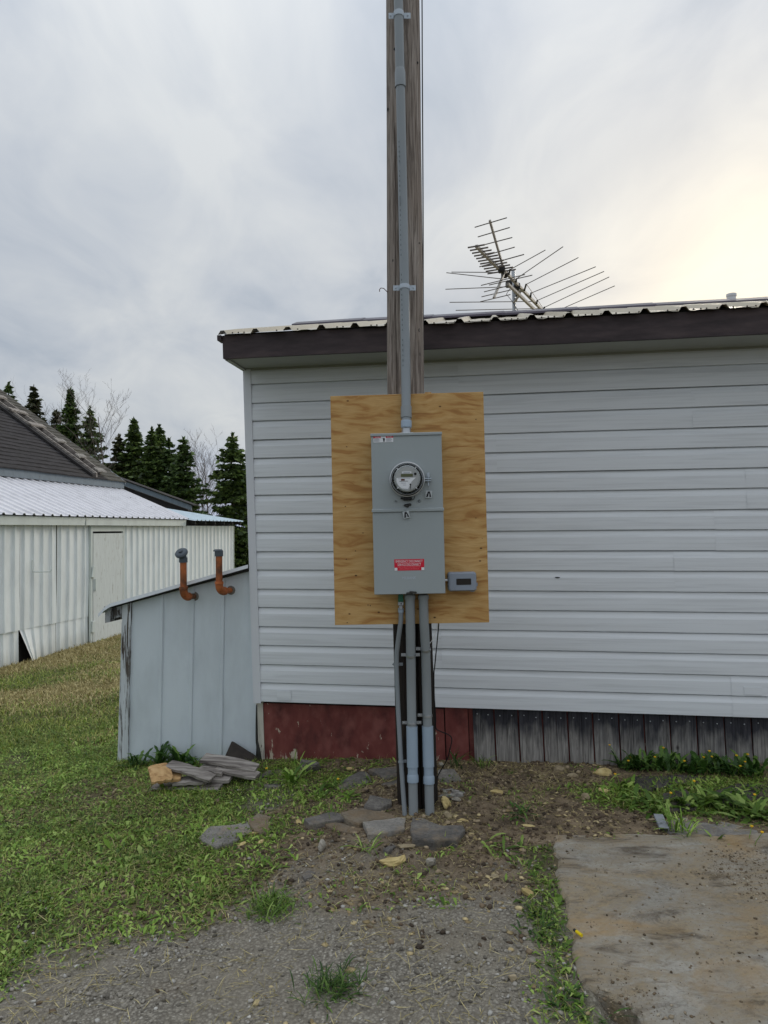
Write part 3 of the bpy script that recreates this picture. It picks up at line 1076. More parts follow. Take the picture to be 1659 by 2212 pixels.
    while s < HLEN:
        s1 = s + pitch * 4
        for back in (False, True):
            xs = []
            for i in range(4):
                c = s + pitch * (i + 0.10)
                xs += [(c - 0.030, 0), (c - 0.012, 0.026), (c + 0.012, 0.026), (c + 0.030, 0)]
                for q in (0.3, 0.42, 0.58, 0.7):
                    xs.append((c + pitch * q, 0.003 if q in (0.42, 0.58) else 0))
            xs.append((s1 + pitch * 0.10 - 0.030, 0.0008))
            ts = [er, er + 0.3, er + 0.9, rz] if not back else [rz, rz + 0.9, 2 * rz - er]
            m = MB()
            rows = []
            for j, t in enumerate(ts):
                row = []
                for (x, h) in xs:
                    dz = 0
                    if j == 0 and not back:      # the cut edge is ragged and turned down a little
                        dz = -0.004 + (float(vnoise(x, 3, 12, 8)) - 0.5) * 0.008 * (h == 0)
                    row.append(rp(x, t - (0.012 * (float(vnoise(x, 9, 8, 2)) - .5) if j == 0 and not back else 0), h + dz + 0.0006 * (k % 2), back))
                rows.append(row)
            m.grid(rows)
            sh = m.build('roof_sheet', MAT['roofmetal'], root)
            if not back:
                ms = MB()
                for i in range(4):
                    for q in (0.27, 0.45, 0.62, 0.86):
                        if random.random() < 0.75:
                            c = rp(s + pitch * (i + q + 0.1), er + 0.02 + random.random() * 0.02, 0.0)
                            ms.lathe([(0.005, 0), (0.005, 0.005), (0.002, 0.008)], Matrix.Translation(c), 6)
                tag(ms.build('screws', MAT['screw'], sh), kind='stuff')
        s = s1
        k += 1
    m = MB()                      # dark edge trim on the left end
    hbox(m, FS0 - 0.028, FS0 - 0.001, -0.372, -0.30, 2.742, 2.776)
    m.build('drip_edge', MAT['fascia'], root)
    # overlapping lengths of ridge cap
    s = hs(641, 707, rz)[0]
    while s < HLEN:
        m = MB()
        L = 0.62
        rows = []
        for (t, dz) in ((rz - 0.16, -0.040), (rz - 0.155, -0.022), (rz, 0.040), (rz + 0.155, -0.022), (rz + 0.16, -0.040)):
            rows.append([rp(s, rz, 0) + TDIR * (t - rz) + Vector((0, 0, dz + 0.012)), rp(s + L, rz, 0) + TDIR * (t - rz) + Vector((0, 0, dz + 0.016))])
        m.grid(rows)
        m.build('ridge_cap', MAT['ridgecap'], root)
        s += L - 0.02
    # skirting: red board with a white end strip, a narrow red board, then weathered planks
    zt = SID0 - 0.005
    s0 = hs(556, 1600, 0.03)[0]; s1 = hs(571, 1600, 0.03)[0]; s2 = hs(963, 1600, 0.03)[0]
    m = MB(); hbox(m, s0, s1, 0.022, 0.045, -0.16, zt - 0.004); m.build('skirting_end_strip', MAT['whiteboard'], root)
    m = MB(); hbox(m, s1 + 0.002, s2 - 0.006, 0.026, 0.045, -0.16, zt - 0.016); sk = m.build('skirting_panel', MAT['red'], root)
    sk['label'] = 'dark red painted skirting panel with flaking spots'
    s3 = hs(1014, 1600, 0.03)[0]
    m = MB(); hbox(m, s2 + 0.002, s3 - 0.004, 0.022, 0.045, -0.14, zt - 0.002); m.build('skirting_panel', MAT['red'], root)
    m = MB(); hbox(m, s1 + 0.01, s3 + 4.5, 0.05, 0.08, -0.16, SID0 + 0.02); m.build('skirting_frame', MAT['barndark'], root)
    m = MB(); hbox(m, s3, s3 + 5.5, 0.036, 0.049, -0.10, SID0); m.build('skirting_backing', MAT['red'], root)
    ed = [hs(u, 1545, 0.02)[0] for u in (1016, 1063.5, 1115.5, 1167.5, 1221.7, 1275.8, 1332, 1386.3, 1441.8, 1499.8, 1558.8, 1617.3)]
    while ed[-1] < 6.5: ed.append(ed[-1] + 0.163)
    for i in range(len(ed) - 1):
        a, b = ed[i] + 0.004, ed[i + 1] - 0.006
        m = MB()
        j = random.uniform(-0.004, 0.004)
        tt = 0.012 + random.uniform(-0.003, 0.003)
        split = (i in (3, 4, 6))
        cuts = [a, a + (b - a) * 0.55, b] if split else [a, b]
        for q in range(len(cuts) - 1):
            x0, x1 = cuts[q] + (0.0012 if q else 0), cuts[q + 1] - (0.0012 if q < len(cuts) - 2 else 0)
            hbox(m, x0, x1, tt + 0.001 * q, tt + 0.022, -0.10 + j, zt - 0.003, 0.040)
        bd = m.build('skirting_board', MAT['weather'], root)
        mn = MB()
        for q in (0.22, 0.75):
            c = H(a + (b - a) * q, tt - 0.001, zt - 0.035 - 0.012 * random.random(), 0.04)
            mn.lathe([(0.004, 0), (0.004, 0.002), (0.002, 0.003)], Matrix.Translation(c) @ Matrix.Rotation(math.pi / 2 , 4, 'X'), 6)
        tag(mn.build('nails', MAT['galv'], bd), kind='stuff')
    # floor box behind the skirting so that nothing shows through
    m = MB(); hbox(m, 0.05, HLEN, 0.6, HDEP, 0.02, SID0 - 0.01); m.build('underfloor', MAT['barndark'], root)
    m = MB(); hbox(m, 0.0, 0.02, 0.06, HDEP, -0.2, SID0 - 0.005); m.build('end_skirting', MAT['red'], root)
    # torn flashing at the corner below the trim
    m = MB()
    rows = []
    for u0, u1, v, o in ((553, 555, 1522, 0.012), (552, 556, 1560, -0.004), (552, 557, 1600, -0.012), (555, 563, 1625, -0.02), (558, 568, 1662, -0.012)):
        a, z = hs(u0, v, o, 0); b, z2 = hs(u1, v, o, 0)
        rows.append([H(a, o, z, 0), H((a + b) / 2, o - 0.006, z, 0), H(b, o + 0.004, z2, 0)])
    m.grid(rows)
    m.build('flashing', MAT['darkmetal'], root)
    return root


build_house()


# roof vent stack behind the ridge
def build_vent():
    d = HC + WDIR * 3.9 + TDIR * 2.1
    p = at(1580, 648, 6.05)
    m = MB()
    m.tube([(p.x, p.y, 2.95), (p.x, p.y, p.z + 0.045)], 0.036, 14)
    m.tube([(p.x, p.y, p.z + 0.03), (p.x, p.y, p.z + 0.05)], 0.042, 14)
    o = m.build('roof_vent', MAT['label_white'], smooth=True)
    tag(o, 'short white vent pipe poking up behind the roof ridge', 'vent')


build_vent()


# ------------------------------------------------------------------ lean-to shed
def build_shed():
    LS = -0.020
    off = 0.045
    fs = lambda u, v, o=off: hs(u, v, o, LS)
    sL = fs(258, 1480)[0]
    s1, s2 = fs(263.5, 1480)[0], fs(281, 1480)[0]
    sR = fs(553, 1640)[0]
    zl, zr = fs(262, 1300)[1], fs(537, 1224)[1]
    zline = lambda s: zl + (zr - zl) * (s - s1) / (fs(537, 1224)[0] - s1)
    base = H(sL, off, 0, LS)
    zb = -0.17
    root = thing('lean_to_shed', 'low lean-to shed of blue-grey sheet metal against the mobile home', 'shed', (base.x, base.y, 0))

    def P(s, t, z):
        return H(s, t, z, LS)
    DEPTH = 0.55
    seams = [s2] + [fs((a + b) / 2, 1480)[0] for a, b in ((355, 348.5), (421, 415), (487, 480.5))] + [sR]
    for i in range(4):
        a, b = seams[i], seams[i + 1]
        m = MB()
        # pan with a raised folded seam on the right side
        xs = [(a, 0.0), (a + (b - a) * 0.5, 0.002), (b - 0.034, 0.0), (b - 0.028, -0.011), (b - 0.006, -0.011), (b + 0.0, 0.0), (b + 0.001, 0.0)]
        if i == 3: xs = [(a, 0.0), (a + (b - a) * 0.5, 0.002), (b, 0)]
        rows = []
        for k in range(8):
            f = k / 7
            rows.append([P(s, off + t + (float(vnoise(s * 2, f * 3, 1.2, i)) - 0.5) * 0.006, zb + (zline(s) - zb) * f) for s, t in xs])
        m.grid(rows)
        m.build('wall_sheet', MAT['shedsheet'], root)
    m = MB(); m.hexa([P(s1, off - 0.018, zb), P(s2 + 0.004, off - 0.018, zb), P(s2 + 0.004, off + 0.03, zb), P(s1, off + 0.03, zb),
                      P(s1, off - 0.018, zline(s1) - 0.004), P(s2 + 0.004, off - 0.018, zline(s2) - 0.004), P(s2 + 0.004, off + 0.03, zline(s2) - 0.004), P(s1, off + 0.03, zline(s1) - 0.004)])
    m.build('corner_post', MAT['shedpost'], root)
    m = MB(); m.hexa([P(sL, off - 0.008, zb), P(s1 - 0.003, off - 0.008, zb), P(s1 - 0.003, off + DEPTH, zb), P(sL, off + DEPTH, zb),
                      P(sL + 0.012, off - 0.008, zline(s1) - 0.14), P(s1 - 0.003, off - 0.008, zline(s1) - 0.14), P(s1 - 0.003, off + DEPTH, zline(s1) - 0.14), P(sL + 0.012, off + DEPTH, zline(s1) - 0.14)])
    m.build('side_board', MAT['shedpost'], root)
    m = MB(); hb = [(s1 + .02, off + 0.05, zb), (0.0, off + 0.05, zb), (0.0, off + DEPTH, zb), (s1 + .02, off + DEPTH, zb),
                    (s1 + .02, off + 0.05, zl - 0.05), (0.0, off + 0.05, zr - 0.05), (0.0, off + DEPTH, zr - 0.05), (s1 + .02, off + DEPTH, zl - 0.05)]
    m.hexa([P(*q) for q in hb]); m.build('wall', MAT['barndark'], root)
    # rafter tail and eave beam end
    eL, eR = fs(233, 1293)[0], fs(246, 1290)[0]
    zc = zline(eL)
    m = MB(); m.hexa([P(eL + 0.003, off - 0.035, zc - 0.115), P(eR, off - 0.035, zc - 0.105), P(eR, off + DEPTH, zc - 0.105), P(eL + 0.003, off + DEPTH, zc - 0.115),
                      P(eL, off - 0.035, zc - 0.006), P(eR, off - 0.035, zline(eR) - 0.006), P(eR, off + DEPTH, zline(eR) - 0.006), P(eL, off + DEPTH, zc - 0.006)])
    m.build('eave_beam', MAT['shedbeam'], root)
    m = MB(); m.hexa([P(eR + 0.002, off - 0.01, zline(eR) - 0.10), P(s1 - 0.002, off - 0.01, zline(s1) - 0.10), P(s1 - 0.002, off + 0.03, zline(s1) - 0.10), P(eR + 0.002, off + 0.03, zline(eR) - 0.10),
                      P(eR + 0.002, off - 0.01, zline(eR) - 0.008), P(s1 - 0.002, off - 0.01, zline(s1) - 0.008), P(s1 - 0.002, off + 0.03, zline(s1) - 0.008), P(eR + 0.002, off + 0.03, zline(eR) - 0.008)])
    m.build('rafter_tail', MAT['shedbeam'], root)
    # dark verge board under the roof edge
    m = MB(); m.hexa([P(eL, off - 0.05, zline(eL) - 0.012), P(0.0, off - 0.05, zline(0) - 0.022), P(0.0, off - 0.014, zline(0) - 0.034), P(eL, off - 0.014, zline(eL) - 0.022),
                      P(eL, off - 0.05, zline(eL) + 0.002), P(0.0, off - 0.05, zline(0) + 0.002), P(0.0, off - 0.014, zline(0) + 0.002), P(eL, off - 0.014, zline(eL) + 0.002)])
    m.build('verge_board', MAT['barndark'], root)
    # thin roof sheet
    m = MB()
    so = fs(224, 1298)[0]
    xs = np.linspace(so, -0.005, 26)
    rows = []
    for t in np.linspace(off - 0.07, off + DEPTH + 0.05, 9):
        rows.append([P(s, t, zline(s) + 0.012 - (0.05 * max(0, 1 - (s - so) / 0.10) ** 2)) for s in xs])
    m.grid(rows)
    m.grid([rows[0], [p - Vector((0, 0, 0.024)) for p in rows[0]]])
    m.build('roof_sheet', MAT['shedroof'], root)
    return P, off, fs


SHP, SHOFF, SHFS = build_shed()


def fill_pipe(u, vtop, vbot, ustub, vstub, cap, label, seedm=0):
    """orange riser that elbows into the shed wall"""
    s, z = SHFS(ustub, vstub)
    w = SHP(s, SHOFF + 0.03, z)                 # where it enters the wall
    w0 = SHP(s, SHOFF - 0.015, z)
    out = 0.145
    c = SHP(s, SHOFF - out, z) + Vector((-0.012, 0, -0.03))   # elbow corner
    d = c.y
    top = at(u, vtop, d)
    c = at(u + 0.5, vbot - 8, d)
    root = thing('fill_pipe', label, 'pipe', (c.x, c.y, c.z), 'orange tank pipes on the shed')
    r = 0.0225
    m = MB()
    m.tube([c + Vector((0, 0, 0.05)), Vector((top.x, top.y, top.z - 0.02))], r, 16)
    m.build('riser', MAT['orange'], root, smooth=True)
    m = MB()
    up = Vector((0, 0, 1)); back = (w0 - c).normalized()
    arc = []
    for k in range(7):
        a = k / 6 * math.pi / 2
        arc.append(c + up * (0.05 * (1 - math.sin(a))) + back * (0.05 * (1 - math.cos(a))))
    m.tube([arc[0] + up * 0.018, arc[0] + up * 0.0], r + 0.007, 16)
    m.tube(arc, r + 0.004, 16)
    m.tube([arc[-1], arc[-1] + back * 0.02], r + 0.006, 16)
    m.build('elbow', MAT['orange'], root, smooth=True)
    m = MB(); m.tube([arc[-1] + back * 0.01, w], r - 0.003, 14); m.build('stub', MAT['orange'], root, smooth=True)
    m = MB()
    m.lathe([(r + 0.012, 0), (r + 0.009, 0.006), (r - 0.002, 0.009)], Matrix.Translation(SHP(s, SHOFF + 0.004, z)) @ Matrix((WDIR, (0, 0, 1), -TDIR)).transposed().to_4x4(), 14)
    m.build('wall_seal', MAT['caulk'], root)
    if cap == 'vent':
        m = MB()
        m.tube([top + Vector((0, 0, -0.022)), top + Vector((0, 0, 0.012))], r + 0.006, 16)
        m.tube([top + Vector((0, 0, 0.01)), top + Vector((-0.004, -0.01, 0.035))], r + 0.001, 16)
        M = Matrix.Translation(top + Vector((-0.008, -0.014, 0.040))) @ Euler((0.75, -0.22, 0)).to_matrix().to_4x4()
        m.lathe([(0.036, -0.008), (0.044, -0.002), (0.044, 0.008), (0.036, 0.016), (0.02, 0.019)], M, 20)
        m.lathe([(0.014, 0.018), (0.014, 0.028), (0.008, 0.03)], M, 8)
        m.build('vent_cap', MAT['greycap'], root, smooth=True)
    else:
        m = MB()
        m.tube([top + Vector((0, 0, -0.03)), top + Vector((0, 0, 0.004))], r + 0.006, 16)
        M = Matrix.Translation(top + Vector((-0.006, 0, 0.003)))
        m.lathe([(0.033, 0), (0.033, 0.006), (0.024, 0.014)], M, 20)
        m.build('flat_cap', MAT['greycap'], root, smooth=True)


fill_pipe(396, 1208, 1297, 420, 1288, 'vent', 'rusty orange pipe with a tilted round grey vent cap on the shed')
fill_pipe(473, 1192, 1286, 499, 1275, 'flat', 'rusty orange pipe with a flat grey lid on the shed wall')

# ------------------------------------------------------------------ utility pole
PD = 3.92
PAX = [at(903, 1757, PD), at(890.7, 1350, PD), at(876.5, 850, PD), at(869.5, 0, PD)]


def pole_c(z):
    p = PAX
    if z <= p[1].z: a, b = p[0], p[1]
    elif z <= p[2].z: a, b = p[1], p[2]
    else: a, b = p[2], p[3]
    f = (z - a.z) / (b.z - a.z)
    q = a.lerp(b, f)
    return Vector((q.x, q.y, z))


def pole_r(z):
    return 0.1075 - 0.0035 * z


def build_pole():
    base = pole_c(0.0)
    root = thing('utility_pole', 'weathered round wooden utility pole carrying the meter board', 'utility pole', (base.x, base.y, 0))
    seg = 144
    zs = np.arange(-0.35, 8.0, 0.045)
    m = MB()
    cracks = [(-33, 1.9, 3.75, 0.030, 2.3), (-33, 3.85, 4.5, 0.014, 1.2), (22, 1.2, 2.5, 0.018, 1.5), (-12, 0.2, 2.2, 0.03, 2.0), (9, -0.2, 2.3, 0.03, 2.2),
              (38, 2.4, 4.2, 0.008, 1.2), (55, 0.3, 2.2, 0.01, 1.5), (-62, 0.1, 1.6, 0.012, 1.6), (-55, 2.6, 4.4, 0.008, 1.2), (15, 3.2, 5.0, 0.006, 1.0)]
    rows = []
    for z in zs:
        c = pole_c(z); R = pole_r(z)
        row = []
        for k in range(seg):
            a = 2 * math.pi * k / seg
            deg = math.degrees(a)
            if deg > 180: deg -= 360
            r = R + (float(vnoise(a * 9.55, z * 0.7, 1.0, 3)) - 0.5) * 0.006 + (float(vnoise(a * 30, z * 1.2, 1.0, 5)) - 0.5) * 0.0035
            for ca, z0, z1, dep, wd in cracks:
                if z0 < z < z1:
                    cc = ca + (float(vnoise(z, ca, 3.0, 7)) - 0.5) * 5
                    e = abs(deg - cc) / wd
                    if e < 1:
                        r -= dep * (1 - e) * min(1, (z - z0) * 3, (z1 - z) * 3)
            row.append(c + Vector((math.sin(a) * r, -math.cos(a) * r, 0)))
        rows.append(row + [row[0]])
    nv = seg
    vs = [p for r in rows for p in r[:-1]]
    fs = []
    for i in range(len(rows) - 1):
        for k in range(seg):
            fs.append((i * nv + k, i * nv + (k + 1) % nv, (i + 1) * nv + (k + 1) % nv, (i + 1) * nv + k))
    m.add(vs, fs)
    m.build('shaft', MAT['pole'], root, smooth=True, sharp=1.2)
    # knot holes
    for u, v, r in ((906, 711, 4.2), (907, 763, 4.0), (813 + 25, 225, 3.5), (852, 103, 2.2), (903, 125, 2.2), (849, 560, 2.2), (906, 520, 2.0)):
        p = at(u, v, 3.83)
        dx = p.x - pole_c(p.z).x
        R = pole_r(p.z)
        dx = max(-R * 0.9, min(R * 0.9, dx))
        y = pole_c(p.z).y - math.sqrt(R * R - dx * dx)
        nrm = Vector((dx, -(math.sqrt(R * R - dx * dx)), 0)).normalized()
        M = Matrix.Translation((p.x, y, p.z)) @ nrm.to_track_quat('Z', 'Y').to_matrix().to_4x4() @ Matrix.Diagonal((0.75, 1.5, 1, 1))
        mm = MB(); mm.lathe([(r * 0.0019, -0.004), (r * 0.0024, 0.001), (r * 0.0013, 0.003), (r * 0.001, -0.002)], M, 10)
        mm.build('knot', MAT['black'], root)


build_pole()
# hooked bit of rusty wire sticking out of the pole
pw = [at(836, 630, 3.90), at(829, 623, 3.88), at(823, 622, 3.87), at(820, 625, 3.87), at(820, 630, 3.87)]
m = MB(); m.tube([Vector((pw[0].x + 0.02, pw[0].y, pw[0].z))] + pw, 0.0022, 6)
tag(m.build('wire_hook', MAT['rust']), 'short bent rusty wire sticking out of the pole above the roof line', 'wire')

# ------------------------------------------------------------------ plywood backboard and meter cabinet
FC = at(884.5, 1098, 3.74)
FM = Matrix.Translation(FC) @ Euler((0, -0.015, -0.035), 'XYZ').to_matrix().to_4x4()
FR = FM.to_3x3()


def F(x, y, z):
    return FM @ Vector((x, y, z))


def fl(u, v, off):
    p = hit(u, v, FM, off)
    return p.x, p.z


def text_mb(body, width, height, origin, mb=None, thick=0.0006, align='L', M=None):
    """block lettering laid on the local x-z plane at y = origin.y, facing -y"""
    cu = bpy.data.curves.new('txt', 'FONT')
    cu.body = body
    cu.resolution_u = 2
    o = bpy.data.objects.new('txt', cu)
    COL.objects.link(o)
    dg = bpy.context.evaluated_depsgraph_get()
    me = bpy.data.meshes.new_from_object(o.evaluated_get(dg))
    vs = [v.co.copy() for v in me.vertices]
    fs = [tuple(p.vertices) for p in me.polygons]
    bpy.data.objects.remove(o); bpy.data.curves.remove(cu); bpy.data.meshes.remove(me)
    x0 = min(v.x for v in vs); x1 = max(v.x for v in vs); y0 = min(v.y for v in vs); y1 = max(v.y for v in vs)
    M = FM if M is None else M
    ox, oy, oz = origin
    pts = [M @ Vector((ox + (v.x - x0) / (x1 - x0) * width, oy, oz + (v.y - y0) / (y1 - y0) * height)) for v in vs]
    mb = mb or MB()
    mb.add(pts, fs)
    return mb


def build_board():
    c = [fl(713, 856, 0), fl(1045, 846, 0), fl(1056, 1345, 0), fl(724, 1350, 0)]
    x0 = (c[0][0] + c[3][0]) / 2; x1 = (c[1][0] + c[2][0]) / 2
    z1 = (c[0][1] + c[1][1]) / 2; z0 = (c[2][1] + c[3][1]) / 2
    b = F(0, 0.02, z0)
    root = thing('plywood_board', 'large tan plywood backboard fixed across the utility pole', 'plywood board', (b.x, b.y, b.z))
    m = MB(); m.box(x0, x1, 0, 0.016, z0, z1, FM, 0.0012)
    m.build('panel', MAT['plywood'], root)
    # timber battens between board and pole
    for z, xa, xb in ((z1 - 0.052, -0.14, 0.10), (-0.02, -0.14, 0.10), (z0 + 0.09, -0.14, 0.12)):
        m = MB(); m.box(xa, xb, 0.0165, 0.072, z - 0.04, z + 0.04, FM); m.build('batten', MAT['board_tan'], root)
    xa = fl(925, 846, 0.03)[0]
    m = MB(); m.box(xa - 0.018, xa + 0.016, 0.018, 0.05, z1 - 0.35, z1 + 0.010, FM); m.build('batten', MAT['board_tan'], root)
    m = MB()
    for u, v in ((809, 1064), (800, 1308), (749, 965), (741 + 5, 1094), (795, 1307), (748, 1208), (750, 1465 - 120), (768, 1190), (1105 - 77, 906), (1118 - 90, 1119), (870, 969)):
        x, z = fl(u, v, 0)
        m.lathe([(0.0028, 0), (0.0028, 0.0012)], FM @ Matrix.Translation((x, -0.0004, z)) @ Matrix.Rotation(math.pi / 2, 4, 'X'), 7)
    tag(m.build('nail_holes', MAT['black'], root), kind='stuff')
    return x0, x1, z0, z1


BX0, BX1, BZ0, BZ1 = build_board()
YF = -0.118                                    # front of the cabinet


def build_cabinet():
    c = [fl(800.5, 936, YF), fl(955, 934, YF), fl(961, 1282.8, YF), fl(808.4, 1283.5, YF)]
    x0 = (c[0][0] + c[3][0]) / 2; x1 = (c[1][0] + c[2][0]) / 2
    z1 = (c[0][1] + c[1][1]) / 2; z0 = (c[2][1] + c[3][1]) / 2
    zm = fl(880, 1101, YF)[1]
    b = F((x0 + x1) / 2, -0.06, z0)
    root = thing('meter_cabinet', 'tall grey enamel meter cabinet on the plywood backboard', 'meter cabinet', (b.x, b.y, b.z))
    m = MB(); m.box(x0 + 0.004, x1 - 0.004, YF + 0.008, -0.0005, z0 + 0.002, z1 - 0.004, FM, 0.002); m.build('body', MAT['cabinet'], root)
    m = MB()
    m.box(x0 + 0.001, x1 - 0.001, YF, YF + 0.0075, zm + 0.004, z1 - 0.015, FM, 0.0015)
    uc = m.build('upper_cover', MAT['cabinet'], root)
    m = MB()
    m.box(x0 - 0.002, x1 + 0.002, YF - 0.006, -0.001, z1 - 0.0145, z1, FM, 0.002); m.build('top_lip', MAT['cabinet'], root)
    m = MB()
    m.box(x0 + 0.001, x1, YF - 0.0005, YF + 0.0075, z0, zm - 0.012, FM, 0.0018); lc = m.build('lower_cover', MAT['cabinet'], root)
    m = MB()
    m.box(x0 - 0.003, x1 + 0.003, YF - 0.008, YF + 0.008, zm - 0.0115, zm + 0.0065, FM, 0.003); m.build('cross_rail', MAT['cabinet'], root)
    # knockouts pressed in the upper cover
    for u, v, r in ((854.8, 1083, 3.4), (905, 1082.6, 4.8)):
        x, z = fl(u, v, YF)
        m = MB(); m.lathe([(r * 0.0024, 0), (r * 0.0024, 0.0007), (r * 0.0019, 0.0007), (r * 0.0018, 0.0)], FM @ Matrix.Translation((x, YF - 0.0003, z)) @ Matrix.Rotation(math.pi / 2, 4, 'X'), 18)
        m.build('knockout', MAT['cabinet'], uc)
    # hasp and latch hardware
    x, z = fl(880, 1091, YF)
    m = MB()
    m.box(x - 0.018, x + 0.020, YF - 0.010, YF - 0.0008, z - 0.006, z + 0.006, FM @ Matrix.Translation((x, 0, z)) @ Matrix.Rotation(-0.16, 4, 'Y') @ Matrix.Translation((-x, 0, -z)), 0.003)
    m.box(x - 0.006, x + 0.007, YF - 0.014, YF - 0.0105, z - 0.012, z + 0.003, FM, 0.002)
    m.build('hasp', MAT['darkmetal'], root)
    x, z = fl(889, 1280, YF)
    m = MB()
    m.box(x - 0.026, x + 0.006, YF - 0.006, YF - 0.0011, z - 0.009, z + 0.002, FM, 0.0015)
    m.box(x - 0.012, x + 0.026, YF - 0.014, YF - 0.0065, z - 0.002, z + 0.008, FM @ Matrix.Translation((x, 0, z)) @ Matrix.Rotation(0.12, 4, 'Y') @ Matrix.Translation((-x, 0, -z)), 0.003)
    m.lathe([(0.0035, 0), (0.0035, 0.003)], FM @ Matrix.Translation((x + 0.021, YF - 0.0145, z + 0.0025)) @ Matrix.Rotation(math.pi / 2, 4, 'X'), 10)
    m.build('latch', MAT['darkmetal'], root)
    # hub on top that takes the riser
    x, z = fl(877.8, 935, -0.06)
    m = MB()
    m.box(x - 0.036, x + 0.036, -0.086, -0.030, z1 - 0.003, z1 + 0.006, FM, 0.002)
    m.lathe([(0.027, 0.004), (0.0245, 0.012), (0.0235, 0.03)], FM @ Matrix.Translation((x, -0.058, z1)), 24)
    m.build('hub', MAT['galv'], root, smooth=True)
    # red emergency sticker
    yk = YF - 0.0014
    a, zt = fl(851.6, 1208.5, YF); b2, zb = fl(916.6, 1231.5, YF)
    m = MB(); m.box(a, b2, yk, YF - 0.0006, zb, zt, FM); st = m.build('disconnect_sticker', MAT['label_red'], lc)
    st['label'] = 'red sticker reading EMERGENCY DISCONNECT SERVICE DISCONNECT'
    w, h = b2 - a, zt - zb
    m = text_mb('EMERGENCY DISCONNECT', w * 0.90, h * 0.22, (a + w * 0.05, yk - 0.0006, zb + h * 0.70))
    text_mb('SERVICE DISCONNECT', w * 0.78, h * 0.22, (a + w * 0.11, yk - 0.0006, zb + h * 0.41), m)
    # children of the cover (two levels is the limit): lettering belongs to the sticker's cover
    m.build('sticker_lettering', MAT['label_white'], lc)
    m = text_mb('DESCONEXION DE EMERGENCIA', w * 0.74, h * 0.12, (a + w * 0.13, yk - 0.0006, zb + h * 0.25))
    text_mb('DESCONEXION DE SERVICIO', w * 0.66, h * 0.12, (a + w * 0.17, yk - 0.0006, zb + h * 0.08), m)
    m.build('sticker_small_lettering', MAT['ink_pale'], lc)
    for xx in (a + w * 0.004, a + w * 0.905):
        m = MB(); m.box(xx, xx + w * 0.095, yk - 0.0010, yk - 0.0002, zb + h * 0.004, zb + h * 0.25, FM); m.build('sticker_square', MAT['label_white'], lc)
    # embossed maker's name
    a, zt = fl(869, 1245.6, YF); b2, zb = fl(899, 1250.7, YF)
    m = text_mb('MILBANK', b2 - a, zt - zb, (a, YF - 0.0012, zb))
    m.build('embossed_name', MAT['zinc'], lc)
    # danger sticker
    a, zt = fl(806.6, 943.4, YF); b2, zb = fl(849.5, 955.0, YF)
    w, h = b2 - a, zt - zb
    m = MB(); m.box(a, b2, yk, YF - 0.0004, zb, zt, FM); d = m.build('danger_sticker', MAT['label_white'], uc)
    for xa, xb in ((a, a + w * 0.37), (a + w * 0.63, b2)):
        m = MB(); m.box(xa, xb, yk - 0.0008, yk - 0.0002, zb + h * 0.74, zt, FM); m.build('danger_band', MAT['label_red'], uc)
    m = text_mb('DANGER', w * 0.26, h * 0.17, (a + w * 0.08, yk - 0.0014, zb + h * 0.79))
    m.build('danger_lettering', MAT['label_white'], uc)
    m = text_mb('PELIGRO', w * 0.26, h * 0.17, (a + w * 0.69, yk - 0.0014, zb + h * 0.79))
    m.build('danger_lettering', MAT['label_white'], uc)
    m = MB()
    for k in range(5):
        for xa, wd in ((0.03, 0.31), (0.65, 0.31)):
            zz = zb + h * (0.62 - 0.12 * k)
            m.box(a + w * xa, a + w * (xa + wd * (0.75 + 0.25 * ((k * 7) % 3) / 2)), yk - 0.0008, yk - 0.0002, zz, zz + h * 0.045, FM)
    tag(m.build('fine_print', MAT['ink_grey'], uc), kind='stuff')
    m = MB()
    cx, cz = a + w * 0.53, zb + h * 0.42
    m.prism([F(cx + w * 0.045 * math.cos(q) * (1 + 0.2 * math.sin(3 * q)), yk - 0.0007, cz + h * 0.36 * math.sin(q)) for q in np.linspace(0, 6.28, 15)[:-1]], FR @ Vector((0, 0.0004, 0)))
    m.prism([F(cx + w * p, yk - 0.0007, zb + h * q) for p, q in ((-0.13, 0.86), (-0.07, 0.78), (-0.085, 0.70), (-0.04, 0.60), (-0.1, 0.68), (-0.085, 0.75))], FR @ Vector((0, 0.0004, 0)))
    m.build('hand_symbol', MAT['ink_black'], uc)
    return root, x0, x1, z0, z1


CAB, CX0, CX1, CZ0, CZ1 = build_cabinet()


def seal_tag(u, v, rot, label):
    x, z = fl(u, v, YF)
    M = FM @ Matrix.Translation((x, YF - 0.012, z)) @ Matrix.Rotation(rot, 4, 'Y')
    base = M @ Vector((0, 0, -0.02))
    root = thing('seal_tag', label, 'seal tag', base, 'clear plastic seals on the cabinet')
    m = MB(); m.box(-0.0165, 0.0165, -0.001, 0.0015, -0.018, 0.018, M, 0.0008); m.build('tag', MAT['seal'], root)
    m = MB()
    m.prism([M @ Vector((p, -0.0016, q)) for p, q in ((-0.013, -0.014), (-0.009, 0.002), (-0.005, 0.014), (0.004, 0.015), (0.009, 0.003), (0.013, -0.014), (0.004, -0.013), (0.003, 0.004), (-0.001, 0.004), (-0.002, -0.013))], M.to_3x3() @ Vector((0, 0.0004, 0)))
    m.build('emblem', MAT['ink_black'], root)
    m = MB(); m.tube([M @ Vector((0, 0, 0.017)), M @ Vector((0.004, -0.001, 0.03)), M @ Vector((0.001, 0.004, 0.042)), M @ Vector((0.0, 0.011, 0.05))], 0.0006, 5)
    m.build('wire', MAT['galv'], root)


seal_tag(926, 1068, 0.08, 'clear seal tag with a black mark hanging beside the round meter')
seal_tag(877.5, 1112, -0.22, 'tilted clear seal tag with a black mark hanging below the cabinet hasp')


